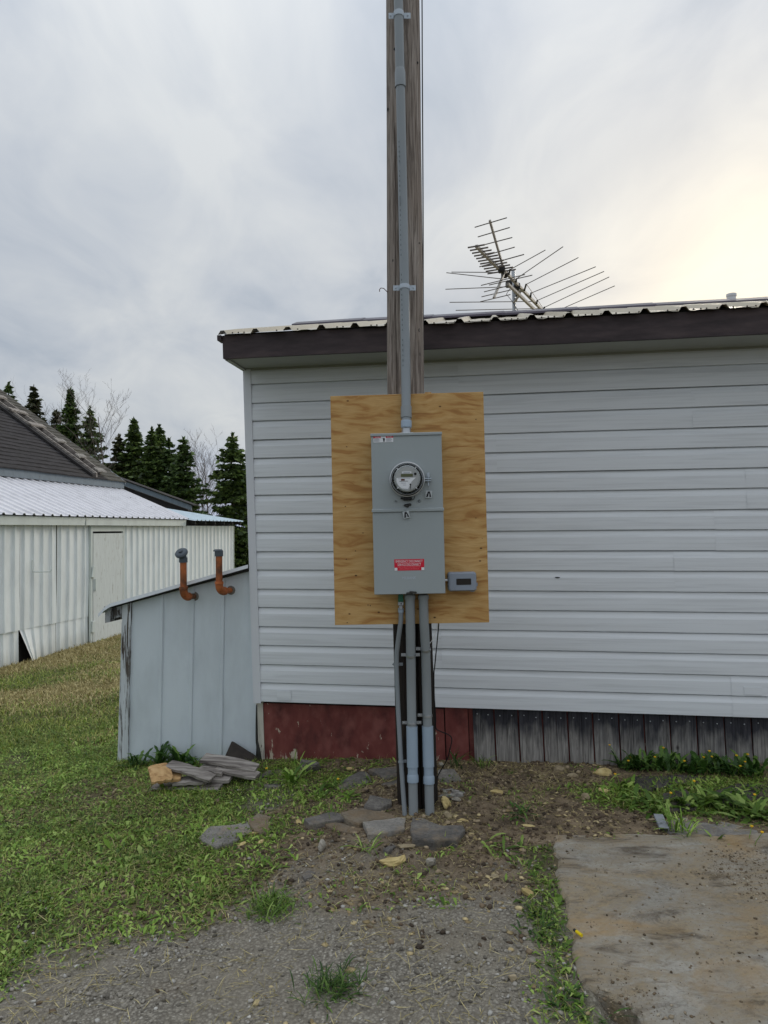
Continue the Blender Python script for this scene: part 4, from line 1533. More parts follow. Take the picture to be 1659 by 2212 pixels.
def build_meter():
    x, z = fl(879.5, 1036, YF)
    MM = FM @ Matrix.Translation((x, YF, z)) @ Matrix(((1, 0, 0), (0, 0, -1), (0, 1, 0))).to_4x4()
    b = MM @ Vector((0, -0.09, 0))
    root = thing('electric_meter', 'round glass electricity meter with a steel ring plugged into the cabinet', 'electric meter', b)
    m = MB(); m.lathe([(0.0905, -0.0002), (0.0905, 0.022), (0.088, 0.026), (0.084, 0.027), (0.084, 0.0)], MM, 48, False); m.build('mounting_ring', MAT['steel'], root, smooth=True)
    m = MB(); m.lathe([(0.0835, 0.004), (0.0835, 0.030), (0.080, 0.034), (0.074, 0.034)], MM, 48); m.build('base', MAT['black'], root, smooth=True)
    m = MB(); m.lathe([(0.066, 0.0345), (0.066, 0.074), (0.062, 0.078), (0.060, 0.076)], MM, 48); fp = m.build('face_plate', MAT['faceplate'], root, smooth=True, sharp=0.4)
    m = MB(); m.lathe([(0.078, 0.0345), (0.078, 0.070), (0.0765, 0.086), (0.071, 0.0985), (0.062, 0.1035), (0.057, 0.1035), (0.056, 0.101), (0.060, 0.1005), (0.069, 0.096), (0.0745, 0.085), (0.0755, 0.07), (0.0755, 0.0345)], MM, 48, False)
    m.build('glass_cover', MAT['glass'], root, smooth=True, sharp=1.0)
    m = MB(); m.lathe([(0.0795, 0.036), (0.0795, 0.043), (0.0785, 0.043), (0.0785, 0.036)], MM, 48, False); m.build('inner_band', MAT['steel'], root, smooth=True)
    fy = 0.0785
    def flat(pts, nm, mat, h=0.0006, lift=0.0):
        mm = MB(); mm.prism([MM @ Vector((p, q, fy + lift)) for p, q in pts], MM.to_3x3() @ Vector((0, 0, h)))
        mm.build(nm, MAT[mat], fp)
    m = MB(); m.lathe([(0.0605, 0.0772), (0.0605, 0.0782), (0.001, 0.0782)], MM, 40, False); m.build('dial_disc', MAT['faceplate'], fp)
    flat([(-0.030, 0.009), (0.029, 0.009), (0.029, 0.023), (-0.030, 0.023)], 'display', 'lcd', 0.002)
    flat([(-0.024, 0.026), (0.022, 0.026), (0.022, 0.035), (-0.024, 0.035)], 'label', 'label_white')
    arc = [(-0.055 * math.cos(a), -0.055 * math.sin(a)) for a in np.linspace(-0.0, 1.65, 10)]
    flat([(-0.052, 0.004), (0.044, 0.004), (0.024, -0.014), (0.015, -0.030), (0.004, -0.052)] + [(x_, y_) for x_, y_ in arc[::-1] if y_ > -0.053][1:-1], 'label', 'label_white')
    flat([(0.041 + 0.0065 * math.cos(a), 0.022 + 0.0065 * math.sin(a)) for a in np.linspace(0, 6.28, 13)[:-1]], 'optical_port', 'black', 0.002)
    for k, (xa, ya, w_, h_, mt) in enumerate(((-0.030, -0.010, 0.018, 0.008, 'rust'), (-0.038, -0.014, 0.042, 0.002, 'ink_black'), (-0.030, -0.023, 0.024, 0.002, 'ink_grey'), (-0.022, -0.033, 0.016, 0.002, 'ink_grey'), (-0.044, -0.001, 0.06, 0.0016, 'ink_grey'), (-0.018, 0.0285, 0.034, 0.003, 'ink_grey'))):
        flat([(xa, ya), (xa + w_, ya), (xa + w_, ya + h_), (xa, ya + h_)], 'print', mt, 0.0004, 0.0008)
    flat([(0.014, -0.055), (0.017, -0.055), (0.017, -0.035), (0.020, -0.030), (0.0155, -0.024), (0.011, -0.030), (0.014, -0.035)], 'pointer', 'black', 0.001, 0.0015)
    for a in (0.86, 2.35, 3.92, 5.45):
        M2 = MM @ Matrix.Rotation(a, 4, 'Z')
        mm = MB(); mm.box(0.061, 0.071, -0.0015, 0.0015, 0.1005, 0.1045, M2); mm.build('rib', MAT['label_white'], root)
    # clamp bolt on the right, demand-reset seal below
    mm = MB()
    mm.box(0.088, 0.122, -0.002, 0.003, 0.006, 0.026, MM, 0.001)
    mm.box(0.088, 0.120, -0.012, -0.008, 0.006, 0.026, MM, 0.001)
    mm.tube([MM @ Vector((0.106, 0.030, 0.016)), MM @ Vector((0.106, -0.034, 0.016))], 0.004, 10)
    mm.tube([MM @ Vector((0.106, 0.031, 0.016)), MM @ Vector((0.106, 0.010, 0.016))], 0.0075, 10)
    mm.build('clamp', MAT['zinc'], root)
    mm = MB()
    mm.box(-0.024, 0.022, -0.106, -0.0905, 0.002, 0.022, MM, 0.003)
    mm.box(-0.036, -0.0245, -0.099, -0.0905, 0.004, 0.016, MM, 0.002)
    mm.tube([MM @ Vector((0.022, -0.105, 0.01)), MM @ Vector((0.032, -0.10, 0.012)), MM @ Vector((0.035, -0.09, 0.012)), MM @ Vector((0.033, -0.082, 0.012))], 0.0016, 6)
    mm.build('seal_lock', MAT['black'], root)


build_meter()


def build_smallbox():
    yo = -0.062
    a, zt = fl(967.5, 1237, yo); b, zb = fl(1030, 1276.5, yo)
    base = F((a + b) / 2, -0.03, zb)
    root = thing('surge_protector', 'small blue-grey plastic box with a dark window beside the cabinet', 'electrical box', base)
    m = MB()
    w, h = b - a, zt - zb

    def rr(x0, x1, z0, z1, r, y, n=5):
        pts = []
        for cx, cz, s in ((x1 - r, z1 - r, 0), (x0 + r, z1 - r, 1), (x0 + r, z0 + r, 2), (x1 - r, z0 + r, 3)):
            for k in range(n):
                q = (s + k / (n - 1)) * math.pi / 2
                pts.append(F(cx + r * math.cos(q), y, cz + r * math.sin(q)))
        return pts
    rings = [rr(a, b, zb, zt, 0.012, -0.0005), rr(a, b, zb, zt, 0.012, yo + 0.008), rr(a + 0.003, b - 0.003, zb + 0.003, zt - 0.003, 0.010, yo), rr(a + 0.010, b - 0.010, zb + 0.006, zt - 0.006, 0.008, yo - 0.004)]
    n = len(rings[0])
    vs = [p for r in rings for p in r]
    fs = [tuple(range(n)), tuple((len(rings) - 1) * n + k for k in range(n))]
    for i in range(len(rings) - 1):
        for k in range(n):
            fs.append((i * n + k, i * n + (k + 1) % n, (i + 1) * n + (k + 1) % n, (i + 1) * n + k))
    m.add(vs, fs)
    m.build('case', MAT['smallbox'], root)
    c, z2 = fl(985.5, 1250, yo); d, z1 = fl(1017.8, 1262.8, yo)
    m = MB(); m.prism(rr(c, d, z1, z2, 0.004, yo - 0.0055), FR @ Vector((0, 0.001, 0))); m.build('window', MAT['windowdark'], root)
    for k in range(4):
        zz = zb + h * (0.25 + 0.17 * k)
        m = MB(); m.box(a - 0.0015, a + 0.004, yo + 0.010, yo + 0.024, zz, zz + 0.006, FM); m.build('side_slot', MAT['black'], root)
    m = MB(); m.box(b - 0.002, b + 0.006, yo + 0.012, yo + 0.03, zb + h * 0.25, zb + h * 0.42, FM, 0.001); m.box(b - 0.03, b - 0.01, yo + 0.02, yo + 0.034, zb - 0.006, zb + 0.004, FM, 0.001)
    m.build('latch', MAT['smallbox'], root)
    m = MB(); zc = zb + h * 0.6
    m.tube([F(CX1 - 0.006, -0.05, zc), F(a + 0.01, -0.045, zc)], 0.0055, 10); m.build('nipple', MAT['label_white'], root, smooth=True)


build_smallbox()


# ------------------------------------------------------------------ conduits
def strap(parent, p, axis, r, ears, wid=0.013, mat='galv', depth=None):
    """two-ear pipe strap: band round the pipe and flat screwed ears"""
    m = MB()
    ax = axis.normalized()
    q = ax.to_track_quat('Z', 'Y').to_matrix().to_4x4()
    M = Matrix.Translation(p) @ q
    m.lathe([(r + 0.0005, -wid / 2), (r + 0.0028, -wid / 2), (r + 0.0034, 0), (r + 0.0028, wid / 2), (r + 0.0005, wid / 2)], M, 22, False)
    for s, L in ears:
        x0, x1 = (r + 0.001, r + L) if s > 0 else (-r - L, -r - 0.001)
        yb = depth if depth is not None else 0.012
        m.box(p.x + x0, p.x + x1, p.y + yb, p.y + yb + 0.002, p.z - wid / 2 - 0.002, p.z + wid / 2 + 0.002)
        xc = p.x + (x0 + x1) / 2 + s * 0.004
        m.lathe([(0.0042, 0), (0.0042, 0.003), (0.002, 0.0045)], Matrix.Translation((xc, p.y + yb, p.z)) @ Matrix.Rotation(math.pi / 2, 4, 'X'), 7)
        xi = p.x + s * (r - 0.001)
        m.box(min(xi, xi + s * 0.004), max(xi, xi + s * 0.004), p.y + 0.0, p.y + yb + 0.002, p.z - wid / 2, p.z + wid / 2)
    m.build('strap', MAT[mat], parent, smooth=True, sharp=0.5)


def build_riser():
    xh, zh = fl(877.8, 935, -0.06)
    hub = F(xh, -0.058, CZ1)
    pts = [(hub + Vector((0, 0, 0.028)))]
    for u, v, d in ((877.0, 838, 3.722), (873.8, 620, 3.782), (869.2, 385, 3.79), (864.5, 170, 3.792), (860.5, 0, 3.794)):
        pts.append(at(u, v, d))
    e = pts[-1] + (pts[-1] - pts[-2]).normalized() * 2.6
    pts.append(e)
    root = thing('riser_conduit', 'grey plastic service riser running up the pole from the cabinet', 'conduit', pts[0])
    r = 0.0245
    m = MB(); m.tube(pts, r, 24); pipe = m.build('pipe', MAT['pvc'], root, smooth=True)

    def on(v):
        for i in range(1, len(pts) - 1):
            z = at(870, v, pts[i].y).z
            if pts[i].z <= z <= pts[i + 1].z or i == len(pts) - 2 or z < pts[1].z:
                a, b = (pts[i], pts[i + 1]) if z >= pts[1].z else (pts[0], pts[1])
                return a.lerp(b, (z - a.z) / (b.z - a.z)), (b - a)
    def sleeve(v0, v1, rr, nm, mat, bell=0.0):
        a, ax = on(v1); b, _ = on(v0)
        mm = MB()
        if bell: mm.tube([a, b, b + (b - a).normalized() * bell], [rr, rr, r + 0.0005], 24, False)
        else: mm.tube([a, b], rr, 24)
        mm.build(nm, MAT[mat], root, smooth=True)
    sleeve(157, 188, r + 0.0042, 'coupling', 'pvc', 0.02)
    sleeve(880, 905, r + 0.0038, 'coupling', 'pvc_dark')
    # ribbed male adapter
    a, ax = on(926); b, _ = on(910)
    mm = MB()
    n = 36
    rows = []
    for f in (0, 0.12, 0.88, 1):
        p = a.lerp(b, f)
        rows.append([p + Vector((math.cos(2 * math.pi * k / n), math.sin(2 * math.pi * k / n), 0)) * (r + (0.0035 if k % 2 else 0.0022) - (0.002 if f in (0, 1) else 0)) for k in range(n + 1)])
    mm.grid(rows); mm.build('adapter', MAT['pvc_blue'], root)
    # straps
    p, ax = on(612.5)
    strap(root, p, ax, r, ((-1, 0.036), (1, 0.036)), 0.024, 'zinc', 0.008)
    p, ax = on(31)
    strap(root, p, ax, r, ((-1, 0.030), (1, 0.040)), 0.028, 'zinc', 0.008)
    # printed legend running along the pipe
    mm = MB()
    a, _ = on(790); b, _ = on(300)
    L = (a - b).length
    for k in range(46):
        if random.random() < 0.25: continue
        q = a.lerp(b, k / 46)
        ang = -0.62
        nrm = Vector((math.sin(ang), -math.cos(ang), 0)); tg = Vector((math.cos(ang), math.sin(ang), 0))
        c = q + nrm * (r + 0.0004); up = (b - a).normalized()
        h = random.uniform(0.006, 0.013) if k != 33 else 0.05
        mm.add([c - tg * 0.0022 - up * h / 2, c + tg * 0.0022 - up * h / 2, c + tg * 0.0022 + up * h / 2, c - tg * 0.0022 + up * h / 2], [(0, 1, 2, 3)])
    tag(mm.build('pipe_print', MAT['print_dark'], pipe), kind='stuff')


build_riser()


def build_lower_conduit(us, label, straps, sl):
    """us: image positions of the pipe centre; sl: sleeve heights"""
    pts = [at(u, v, d) for u, v, d in us]
    g = g1(pts[-1].x, pts[-1].y)
    e = pts[-1] + (pts[-1] - pts[-2]).normalized() * 0.25
    pts.append(e)
    root = thing('lower_conduit', label, 'conduit', (pts[-2].x, pts[-2].y, g), 'thick grey conduits below the cabinet')
    r = 0.0242

    def on(v):
        for i in range(len(pts) - 1):
            z = at(890, v, pts[i].y).z
            if pts[i + 1].z <= z <= pts[i].z + 0.02 or i == len(pts) - 2:
                a, b = pts[i], pts[i + 1]
                return a.lerp(b, (z - a.z) / (b.z - a.z)), (a - b)
    m = MB(); m.tube(pts, r, 24); m.build('pipe', MAT['pvc_dark'], root, smooth=True)
    a, _ = on(us[0][1] + 2); b, _ = on(us[0][1] + 10)
    m = MB(); m.tube([a, b], r + 0.004, 24); m.build('collar', MAT['pvc_dark'], root, smooth=True)
    v0, v1, v2, v3 = sl
    a, _ = on(v0); b, _ = on(v1)
    m = MB(); m.tube([a, b], r + 0.0052, 24); m.build('expansion_sleeve', MAT['pvc_blue'], root, smooth=True)
    c, _ = on(v2); d, _ = on(v3)
    m = MB(); m.tube([b, c], r + 0.0012, 24, False); m.build('neck', MAT['pvc_blue'], root, smooth=True)
    m = MB(); m.tube([c.lerp(b, 0.12), c.lerp(d, 0.15), d.lerp(c, 0.05), d], [r + 0.0012, r + 0.0052, r + 0.0052, r + 0.003], 24, False); m.build('bell_end', MAT['pvc_blue'], root, smooth=True)
    for v, ears in straps:
        p, ax = on(v)
        strap(root, p, ax, r, ears, 0.012, 'galv', 0.010)


build_lower_conduit([(885.3, 1284, 3.69), (886.5, 1345, 3.70), (887.5, 1420, 3.765), (889.5, 1560, 3.775), (893.5, 1765, 3.76)],
                    'thick grey conduit centred below the cabinet with a pale blue sleeve', [(1419.5, ((-1, 0.026), (1, 0.024))), (1562, ((-1, 0.026), (1, 0.026)))], (1569, 1655.5, 1672, 1688))
build_lower_conduit([(914.5, 1284, 3.69), (916, 1345, 3.70), (919.5, 1407, 3.775), (923, 1547, 3.785), (928.5, 1765, 3.76)],
                    'thick grey conduit with a pale blue sleeve at the right edge of the pole', [(1407, ((-1, 0.026),)), (1547, ((-1, 0.026),))], (1568.5, 1654.5, 1674.5, 1690.5))


def build_ground_conduit():
    pts = [at(u, v, d) for u, v, d in ((866, 1316, 3.71), (866, 1340, 3.71), (862, 1370, 3.735), (857, 1410, 3.77), (856.5, 1440, 3.785), (860, 1530, 3.79), (866, 1640, 3.79), (875, 1768, 3.76))]
    pts.append(pts[-1] + (pts[-1] - pts[-2]).normalized() * 0.2)
    root = thing('ground_conduit', 'thin grey grounding conduit left of the two thick conduits', 'conduit', pts[-2])
    m = MB(); m.tube(pts, 0.0122, 18); m.build('pipe', MAT['pvc'], root, smooth=True)
    m = MB(); m.tube([pts[0] + Vector((0, 0, 0.006)), pts[0] - Vector((0, 0, 0.016))], 0.0152, 18); m.build('collar', MAT['pvc_blue'], root, smooth=True)
    for i, v in ((4, 1435.5), (6, 1645.5)):
        p = at(857 if i == 4 else 866.5, v, 3.787)
        strap(root, p, pts[i] - pts[i + 1], 0.0122, ((1, 0.018),) if i == 6 else ((1, 0.02), (-1, 0.006)), 0.011, 'pvc', 0.008)


build_ground_conduit()


def build_clamp():
    """green bonding terminal under the cabinet"""
    p = at(865.5, 1284, 3.70)
    root = thing('bonding_terminal', 'small green and steel bonding terminal under the cabinet edge', 'terminal', p - Vector((0, 0, 0.075)))
    m = MB()
    for k in range(4):
        m.box(p.x - 0.014, p.x + 0.014, p.y - 0.012, p.y + 0.012, p.z - 0.036 + k * 0.009, p.z - 0.030 + k * 0.009, None, 0.001)
    m.box(p.x - 0.010, p.x + 0.010, p.y - 0.009, p.y + 0.012, p.z - 0.037, p.z + 0.001)
    m.build('terminal_block', MAT['green'], root)
    m = MB(); m.box(p.x - 0.0145, p.x + 0.0145, p.y - 0.012, p.y + 0.012, p.z - 0.056, p.z - 0.0375, None, 0.002)
    m.box(p.x - 0.009, p.x + 0.009, p.y - 0.010, p.y + 0.010, p.z - 0.078, p.z - 0.0565, None, 0.002); m.build('connector', MAT['galv'], root)
    m = MB(); m.lathe([(0.0035, 0), (0.0035, 0.003)], Matrix.Translation((p.x + 0.002, p.y - 0.012, p.z - 0.047)) @ Matrix.Rotation(math.pi / 2, 4, 'X'), 10); m.build('screw', MAT['black'], root)


build_clamp()


def cable(name, mat, pts, r, label, seg=7):
    # smooth the polyline a little
    P = [Vector(p) for p in pts]
    Q = [P[0]]
    for i in range(len(P) - 1):
        p0 = P[max(0, i - 1)]; p1 = P[i]; p2 = P[i + 1]; p3 = P[min(len(P) - 1, i + 2)]
        for k in range(1, 6):
            t = k / 5
            Q.append(0.5 * ((2 * p1) + (-p0 + p2) * t + (2 * p0 - 5 * p1 + 4 * p2 - p3) * t * t + (-p0 + 3 * p1 - 3 * p2 + p3) * t * t * t))
    m = MB(); m.tube(Q, r, seg)
    o = m.build(name, MAT[mat], None, smooth=True)
    return tag(o, label, 'cable')


gp = gat(945, 1688)
cable('black_cable', 'rubber', [at(947, 1330, 3.80), at(947.5, 1350, 3.81), at(944, 1390, 3.85), at(939, 1440, 3.87), at(937.5, 1455, 3.87), at(938, 1500, 3.88), at(941, 1550, 3.89), at(941.5, 1573, 3.9),
                               at(952, 1580, 3.93), at(970, 1588, 3.95), at(976, 1598, 3.95), at(972, 1618, 3.95), at(966, 1640, 3.96), at(950, 1668, 3.97), at(945, 1680, 3.97), gp + Vector((0, 0, -0.02))],
      0.0032, 'loose black cable dropping from behind the plywood to the ground')
cable('white_wire', 'white_wire', [at(947, 1340, 3.785), at(945.5, 1352, 3.78), at(940, 1370, 3.765), at(934, 1382, 3.755), at(928, 1390, 3.747), at(918, 1396, 3.742)], 0.0017,
      'short thin white wire end crossing the right-hand conduit', 6)
top = pole_c(7.9)
cable('pole_cable', 'rubber', [pole_c(2.45) + Vector((0.097, 0.0, 0)), pole_c(3.2) + Vector((0.103, -0.01, 0)), pole_c(4.1) + Vector((0.106, -0.012, 0)), pole_c(4.6) + Vector((0.108, -0.012, 0)), pole_c(6) + Vector((0.108, 0, 0)), pole_c(7.9) + Vector((0.088, 0, 0))], 0.0035,
      'thin dark cable running up the right edge of the pole')

# ------------------------------------------------------------------ barn
BB = math.atan((1090 - CU) / FU)
BW = Vector((math.sin(BB), math.cos(BB), 0))          # along the wall, away from the camera
BN = Vector((math.cos(BB), -math.sin(BB), 0))         # out of the wall
_w = at(195, 1146, 11.6)
B0 = Vector((_w.x, _w.y, 0))
BZ = -0.36


def B(s, n, z):
    return B0 + BW * s + BN * n + Vector((0, 0, z))


def bs(u, n=0.0):
    k = (u - CU) / FU
    X0, Y0 = B0.x + BN.x * n, B0.y + BN.y * n
    return (k * Y0 - X0) / (BW.x - k * BW.y)


def bbox(m, s0, s1, n0, n1, z0, z1):
    return m.hexa([B(s0, n0, z0), B(s1, n0, z0), B(s1, n1, z0), B(s0, n1, z0), B(s0, n0, z1), B(s1, n0, z1), B(s1, n1, z1), B(s0, n1, z1)])


def ribs(s0, s1, pitch, rw=0.05, rh=0.022, phase=0.0):
    xs = [(s0, 0.0)]
    k = math.ceil((s0 - phase) / pitch)
    while phase + k * pitch < s1 - 0.002:
        c = phase + k * pitch
        for dx, h in ((-rw * 0.6, 0), (-rw * 0.3, rh), (rw * 0.3, rh), (rw * 0.6, 0)):
            x = c + dx
            if s0 < x < s1: xs.append((x, h))
        k += 1
    xs.append((s1, 0.0))
    return xs


def build_barn():
    root = thing('barn', 'old white sheet-clad barn with a dark shingled roof and metal lean-to', 'barn', (B0.x, B0.y, BZ))
    EZ = 1.62                     # top of the wall
    pit = 0.206
    sd0, sd1 = bs(196), bs(262)
    # framing behind the sheets
    s_end = bs(503)
    m = MB(); bbox(m, -6.0, s_end - 0.02, -1.5, -0.07, BZ - 0.3, EZ + 0.05); wall = m.build('wall', MAT['barndark'], root)
    cuts = [-6.0, -5.18, -4.35, -3.53, -2.70, bs(43), bs(122.5), sd0 - 0.055]
    lapz = lambda s: BZ + 0.51 - 0.009 * s
    for i in range(len(cuts) - 1):
        a, b = cuts[i] + 0.004, cuts[i + 1] - 0.004
        xs = ribs(a, b, pit, phase=0.03)
        rows = []
        for f in (0, 0.35, 0.7, 1.0):
            z = lambda s: lapz(s) + 0.0 + (EZ - lapz(s)) * f
            rows.append([B(s + 0.0 * f, h + 0.004 + (float(vnoise(s * 1.5, f * 2, 1, i)) - 0.5) * 0.02, z(s)) for s, h in xs])
        m = MB(); m.grid(rows); m.build('wall_sheet', MAT['barnwall'], root)
        # lower sheet, one of them pulled loose at its foot
        rows = []
        for f in (0, 0.5, 1.0):
            row = []
            for s, h in xs:
                ds, dn = 0.0, 0.0
                e = (s - a) / (b - a)
                if i == 5:
                    dn = 0.13 * (1 - f) * (1 - e) ** 3
                    ds = 0.17 * (1 - f) * (1 - e) ** 3
                zbot = BZ - 0.05 + 0.03 * math.sin(s * 2.1) + 0.015 * (i % 2)
                row.append(B(s + ds, h + dn - 0.012 + 0.010 * (1 - f), zbot + (lapz(s) + 0.02 - zbot) * f))
            rows.append(row)
        m = MB(); m.grid(rows); m.build('kick_sheet', MAT['barnwall'], root)
    # sheets right of the door
    cuts = [sd1 + 0.05, bs(357), bs(391), s_end]
    for i in range(len(cuts) - 1):
        a, b = cuts[i] + 0.004, cuts[i + 1] - 0.004
        xs = ribs(a, b, pit, phase=0.08)
        rows = [[B(s, h + 0.004 + (float(vnoise(s * 1.5, f * 2, 1, i + 9)) - 0.5) * 0.015, BZ - 0.08 + (EZ - BZ + 0.08) * f) for s, h in xs] for f in (0, 0.5, 1)]
        m = MB(); m.grid(rows); m.build('wall_sheet', MAT['barnwall'], root)
    m = MB(); bbox(m, s_end - 0.015, s_end + 0.01, -1.5, 0.03, BZ - 0.1, EZ); m.build('end_trim', MAT['barntrim'], root)
    # door and its frame
    zd = 1.505
    m = MB()
    n = 16
    bot = [(sd0 + 0.012 + (sd1 - sd0 - 0.03) * k / n, BZ + 0.02 + (0.05 * max(0, math.sin((k - 10) * 0.9)) if k > 9 else 0.012 * (k % 3))) for k in range(n + 1)]
    poly = [B(s, 0.012, z) for s, z in bot] + [B(sd1 - 0.018, 0.012, zd - 0.02), B(sd0 + 0.012, 0.012, zd - 0.02)]
    m.prism(poly, BN * 0.03); dr = m.build('door', MAT['barndoor'], root)
    mm = MB(); bbox(mm, sd0 + 0.05, sd0 + 0.075, 0.0425, 0.06, 0.55, 0.75); mm.build('door_pull', MAT['barntrim'], dr)
    for zc, tilt in ((0.86, 0.25), (-0.02, 0.1)):
        mm = MB(); M = Matrix.Translation(B(sd0 - 0.01, 0.055, zc)) @ Matrix((BW, -BN, (0, 0, 1))).transposed().to_4x4() @ Matrix.Rotation(tilt, 4, 'Y')
        mm.box(-0.035, 0.045, -0.012, 0.010, -0.09, 0.09, M, 0.003); mm.build('turn_block', MAT['barntrim'], dr)
    m = MB(); bbox(m, sd0 - 0.055, sd0 - 0.004, 0.004, 0.04, BZ - 0.06, EZ - 0.01); m.build('door_jamb', MAT['barntrim'], root)
    m = MB(); bbox(m, sd1 + 0.004, sd1 + 0.05, 0.004, 0.036, BZ - 0.06, EZ - 0.01); m.build('door_jamb', MAT['barntrim'], root)
    m = MB(); bbox(m, sd0 - 0.003, sd1 + 0.003, 0.004, 0.034, zd + 0.012, EZ - 0.01); m.build('door_head', MAT['barntrim'], root)
    # eave boards of the lean-to
    sj, se = bs(186, 0.1), bs(405, 0.1)
    for a, b in ((-6.2, sj - 0.006), (sj + 0.006, se - 0.05)):
        m = MB()
        m.hexa([B(a, 0.07, EZ), B(b - 0.03, 0.07, EZ), B(b - 0.03, 0.10, EZ - 0.005), B(a, 0.10, EZ - 0.005), B(a, 0.07, EZ + 0.125), B(b, 0.07, EZ + 0.125), B(b, 0.10, EZ + 0.115), B(a, 0.10, EZ + 0.115)])
        m.build('eave_board', MAT['barntrim'], root)
    m = MB(); bbox(m, -6.2, se - 0.03, -0.06, 0.069, EZ + 0.0, EZ + 0.012); m.build('eave_soffit', MAT['barndark'], root)
    # ribbed lean-to roof in sheets
    def lr(s, n, h): return B(s, n, EZ + 0.135 + 0.424 * (0.13 - n) + h)
    a = -6.3
    i = 0
    n_up = -1.42
    while a < se - 0.01:
        b = min(a + pit * 4, se)
        xs = ribs(a, b, pit, 0.055, 0.026, phase=0.05)
        rows = [[lr(s, n, h + 0.0008 * (i % 2)) for s, h in xs] for n in (0.14, -0.3, -0.9, n_up)]
        m = MB(); m.grid(rows); sh = m.build('lean_to_sheet', MAT['barnroof'], root)
        ms = MB()
        for n in (0.02, -0.45, -0.9):
            for q in range(3):
                s = a + (b - a) * (0.2 + 0.3 * q)
                ms.lathe([(0.011, 0), (0.011, 0.006), (0.005, 0.01)], Matrix.Translation(lr(s, n, 0.002)), 6)
        tag(ms.build('screws', MAT['screw'], sh), kind='stuff')
        a = b
        i += 1
    # second, flatter pale roof at the far end with rafter tails
    s2 = bs(527, 0.25)
    def er(s, n, h): return B(s, n, EZ + 0.105 + 0.164 * (0.25 - n) + h)
    xs = ribs(se + 0.01, s2, pit, 0.05, 0.024, phase=0.05)
    m = MB(); m.grid([[er(s, n, h) for s, h in xs] for n in (0.25, -1.2, -3.4)]); m.build('far_roof', MAT['barnroof2'], root)
    s = se + 0.12
    while s < s2 - 0.05:
        m = MB(); c = []
        for z0, z1 in ((-0.1, -0.012),):
            m.hexa([er(s, 0.22, -0.085), er(s + 0.04, 0.22, -0.085), er(s + 0.04, -0.4, -0.10), er(s, -0.4, -0.10), er(s, 0.22, -0.008), er(s + 0.04, 0.22, -0.008), er(s + 0.04, -0.4, -0.008), er(s, -0.4, -0.008)])
        m.build('rafter_tail', MAT['barndark'], root)
        s += 0.52
    # main roof: fascia, courses of shingles
    E1 = bs(268, -1.36)
    nf = -1.36
    zf = EZ + 0.135 + 0.424 * (0.13 - nf) + 0.035
    m = MB(); bbox(m, -8.0, E1, nf - 0.02, nf, zf, zf + 0.145); m.build('main_fascia', MAT['barngrey'], root)
    m = MB(); m.prism([B(E1 - 0.02, n, z) for n, z in ((nf - 0.021, zf - 0.3), (nf - 0.021, zf + 0.14), (nf - 3.6, zf + 0.13 + 0.70 * 3.58), (nf - 7.2, zf + 0.14), (nf - 7.2, zf - 2.6), (nf - 1.0, zf - 2.6))], BW * -0.05)
    m.build('gable_wall', MAT['barndark'], root)
    course = 0.145
    run = course / math.sqrt(1 + 0.7 ** 2)
    ladder_s = bs(231, -1.36)
    ncour = 30
    for k in range(ncour):
        n0 = nf + 0.03 - k * run
        n1 = n0 - run * 1.25
        for (a, b, mt) in ((-8.0, ladder_s - 0.02, 'shingle'), (ladder_s - 0.02, E1 + 0.05, 'shingle_moss')):
            cnt = max(2, int((b - a) / 0.25))
            rows = []
            for (n, lift) in ((n0, 0.0), (n0, 0.022), (n1, 0.004)):
                rows.append([B(a + (b - a) * j / cnt, n, zf + 0.15 + 0.70 * (nf - n) + lift + (float(vnoise(j, k, 1.0, 5)) - 0.5) * 0.012) for j in range(cnt + 1)])
            m = MB(); m.grid(rows); m.build('shingle_course', MAT[mt], root)
    nb = nf + 0.03 - ncour * run
    m = MB(); m.grid([[B(s, nb, zf + 0.14 + 0.70 * (nf - nb)) for s in (-8, E1)], [B(s, nb - 0.35, zf + 0.14 + 0.70 * (nf - nb + 0.35)) for s in (-8, E1)], [B(s, nf - 7.4, zf) for s in (-8, E1)]]); m.build('rear_roof', MAT['shingle'], root)
    m = MB(); m.prism([B(E1 + 0.005, nf + 0.02, zf + 0.09), B(E1 + 0.005, nf + 0.02, zf + 0.15), B(E1 + 0.005, nf - 2.7, zf + 0.15 + 0.7 * 2.7), B(E1 + 0.005, nf - 2.7, zf + 0.08 + 0.7 * 2.7)], BW * 0.03)
    m.build('rake_board', MAT['barngrey'], root)
    # lower rear wing with its grey rake board
    S2 = 7.0
    m = MB()
    m.prism([B(S2, n, z) for n, z in ((-1.56, 1.55), (-1.56, 2.06), (-5.0, 2.06 + 0.354 * 3.44), (-5.0, 1.55))], BW * 0.3); m.build('rear_wing_wall', MAT['barndark'], root)  # dark wall colour paints in the shade under the rake
    m = MB()
    m.prism([B(S2 - 0.06, n, z) for n, z in ((-1.44, 2.04), (-1.44, 2.17), (-5.0, 2.17 + 0.354 * 3.56), (-5.0, 2.04 + 0.354 * 3.56))], BW * 0.04); m.build('rear_wing_rake', MAT['barngrey'], root)
    m = MB()
    m.prism([B(S2 - 0.10, n, z) for n, z in ((-1.38, 2.165), (-1.38, 2.19), (-5.0, 2.19 + 0.354 * 3.62), (-5.0, 2.165 + 0.354 * 3.62))], BW * 0.35); m.build('rear_wing_roof', MAT['shingle'], root)
    return dict(ladder_s=ladder_s, nf=nf, zf=zf, EZ=EZ)


BI = build_barn()


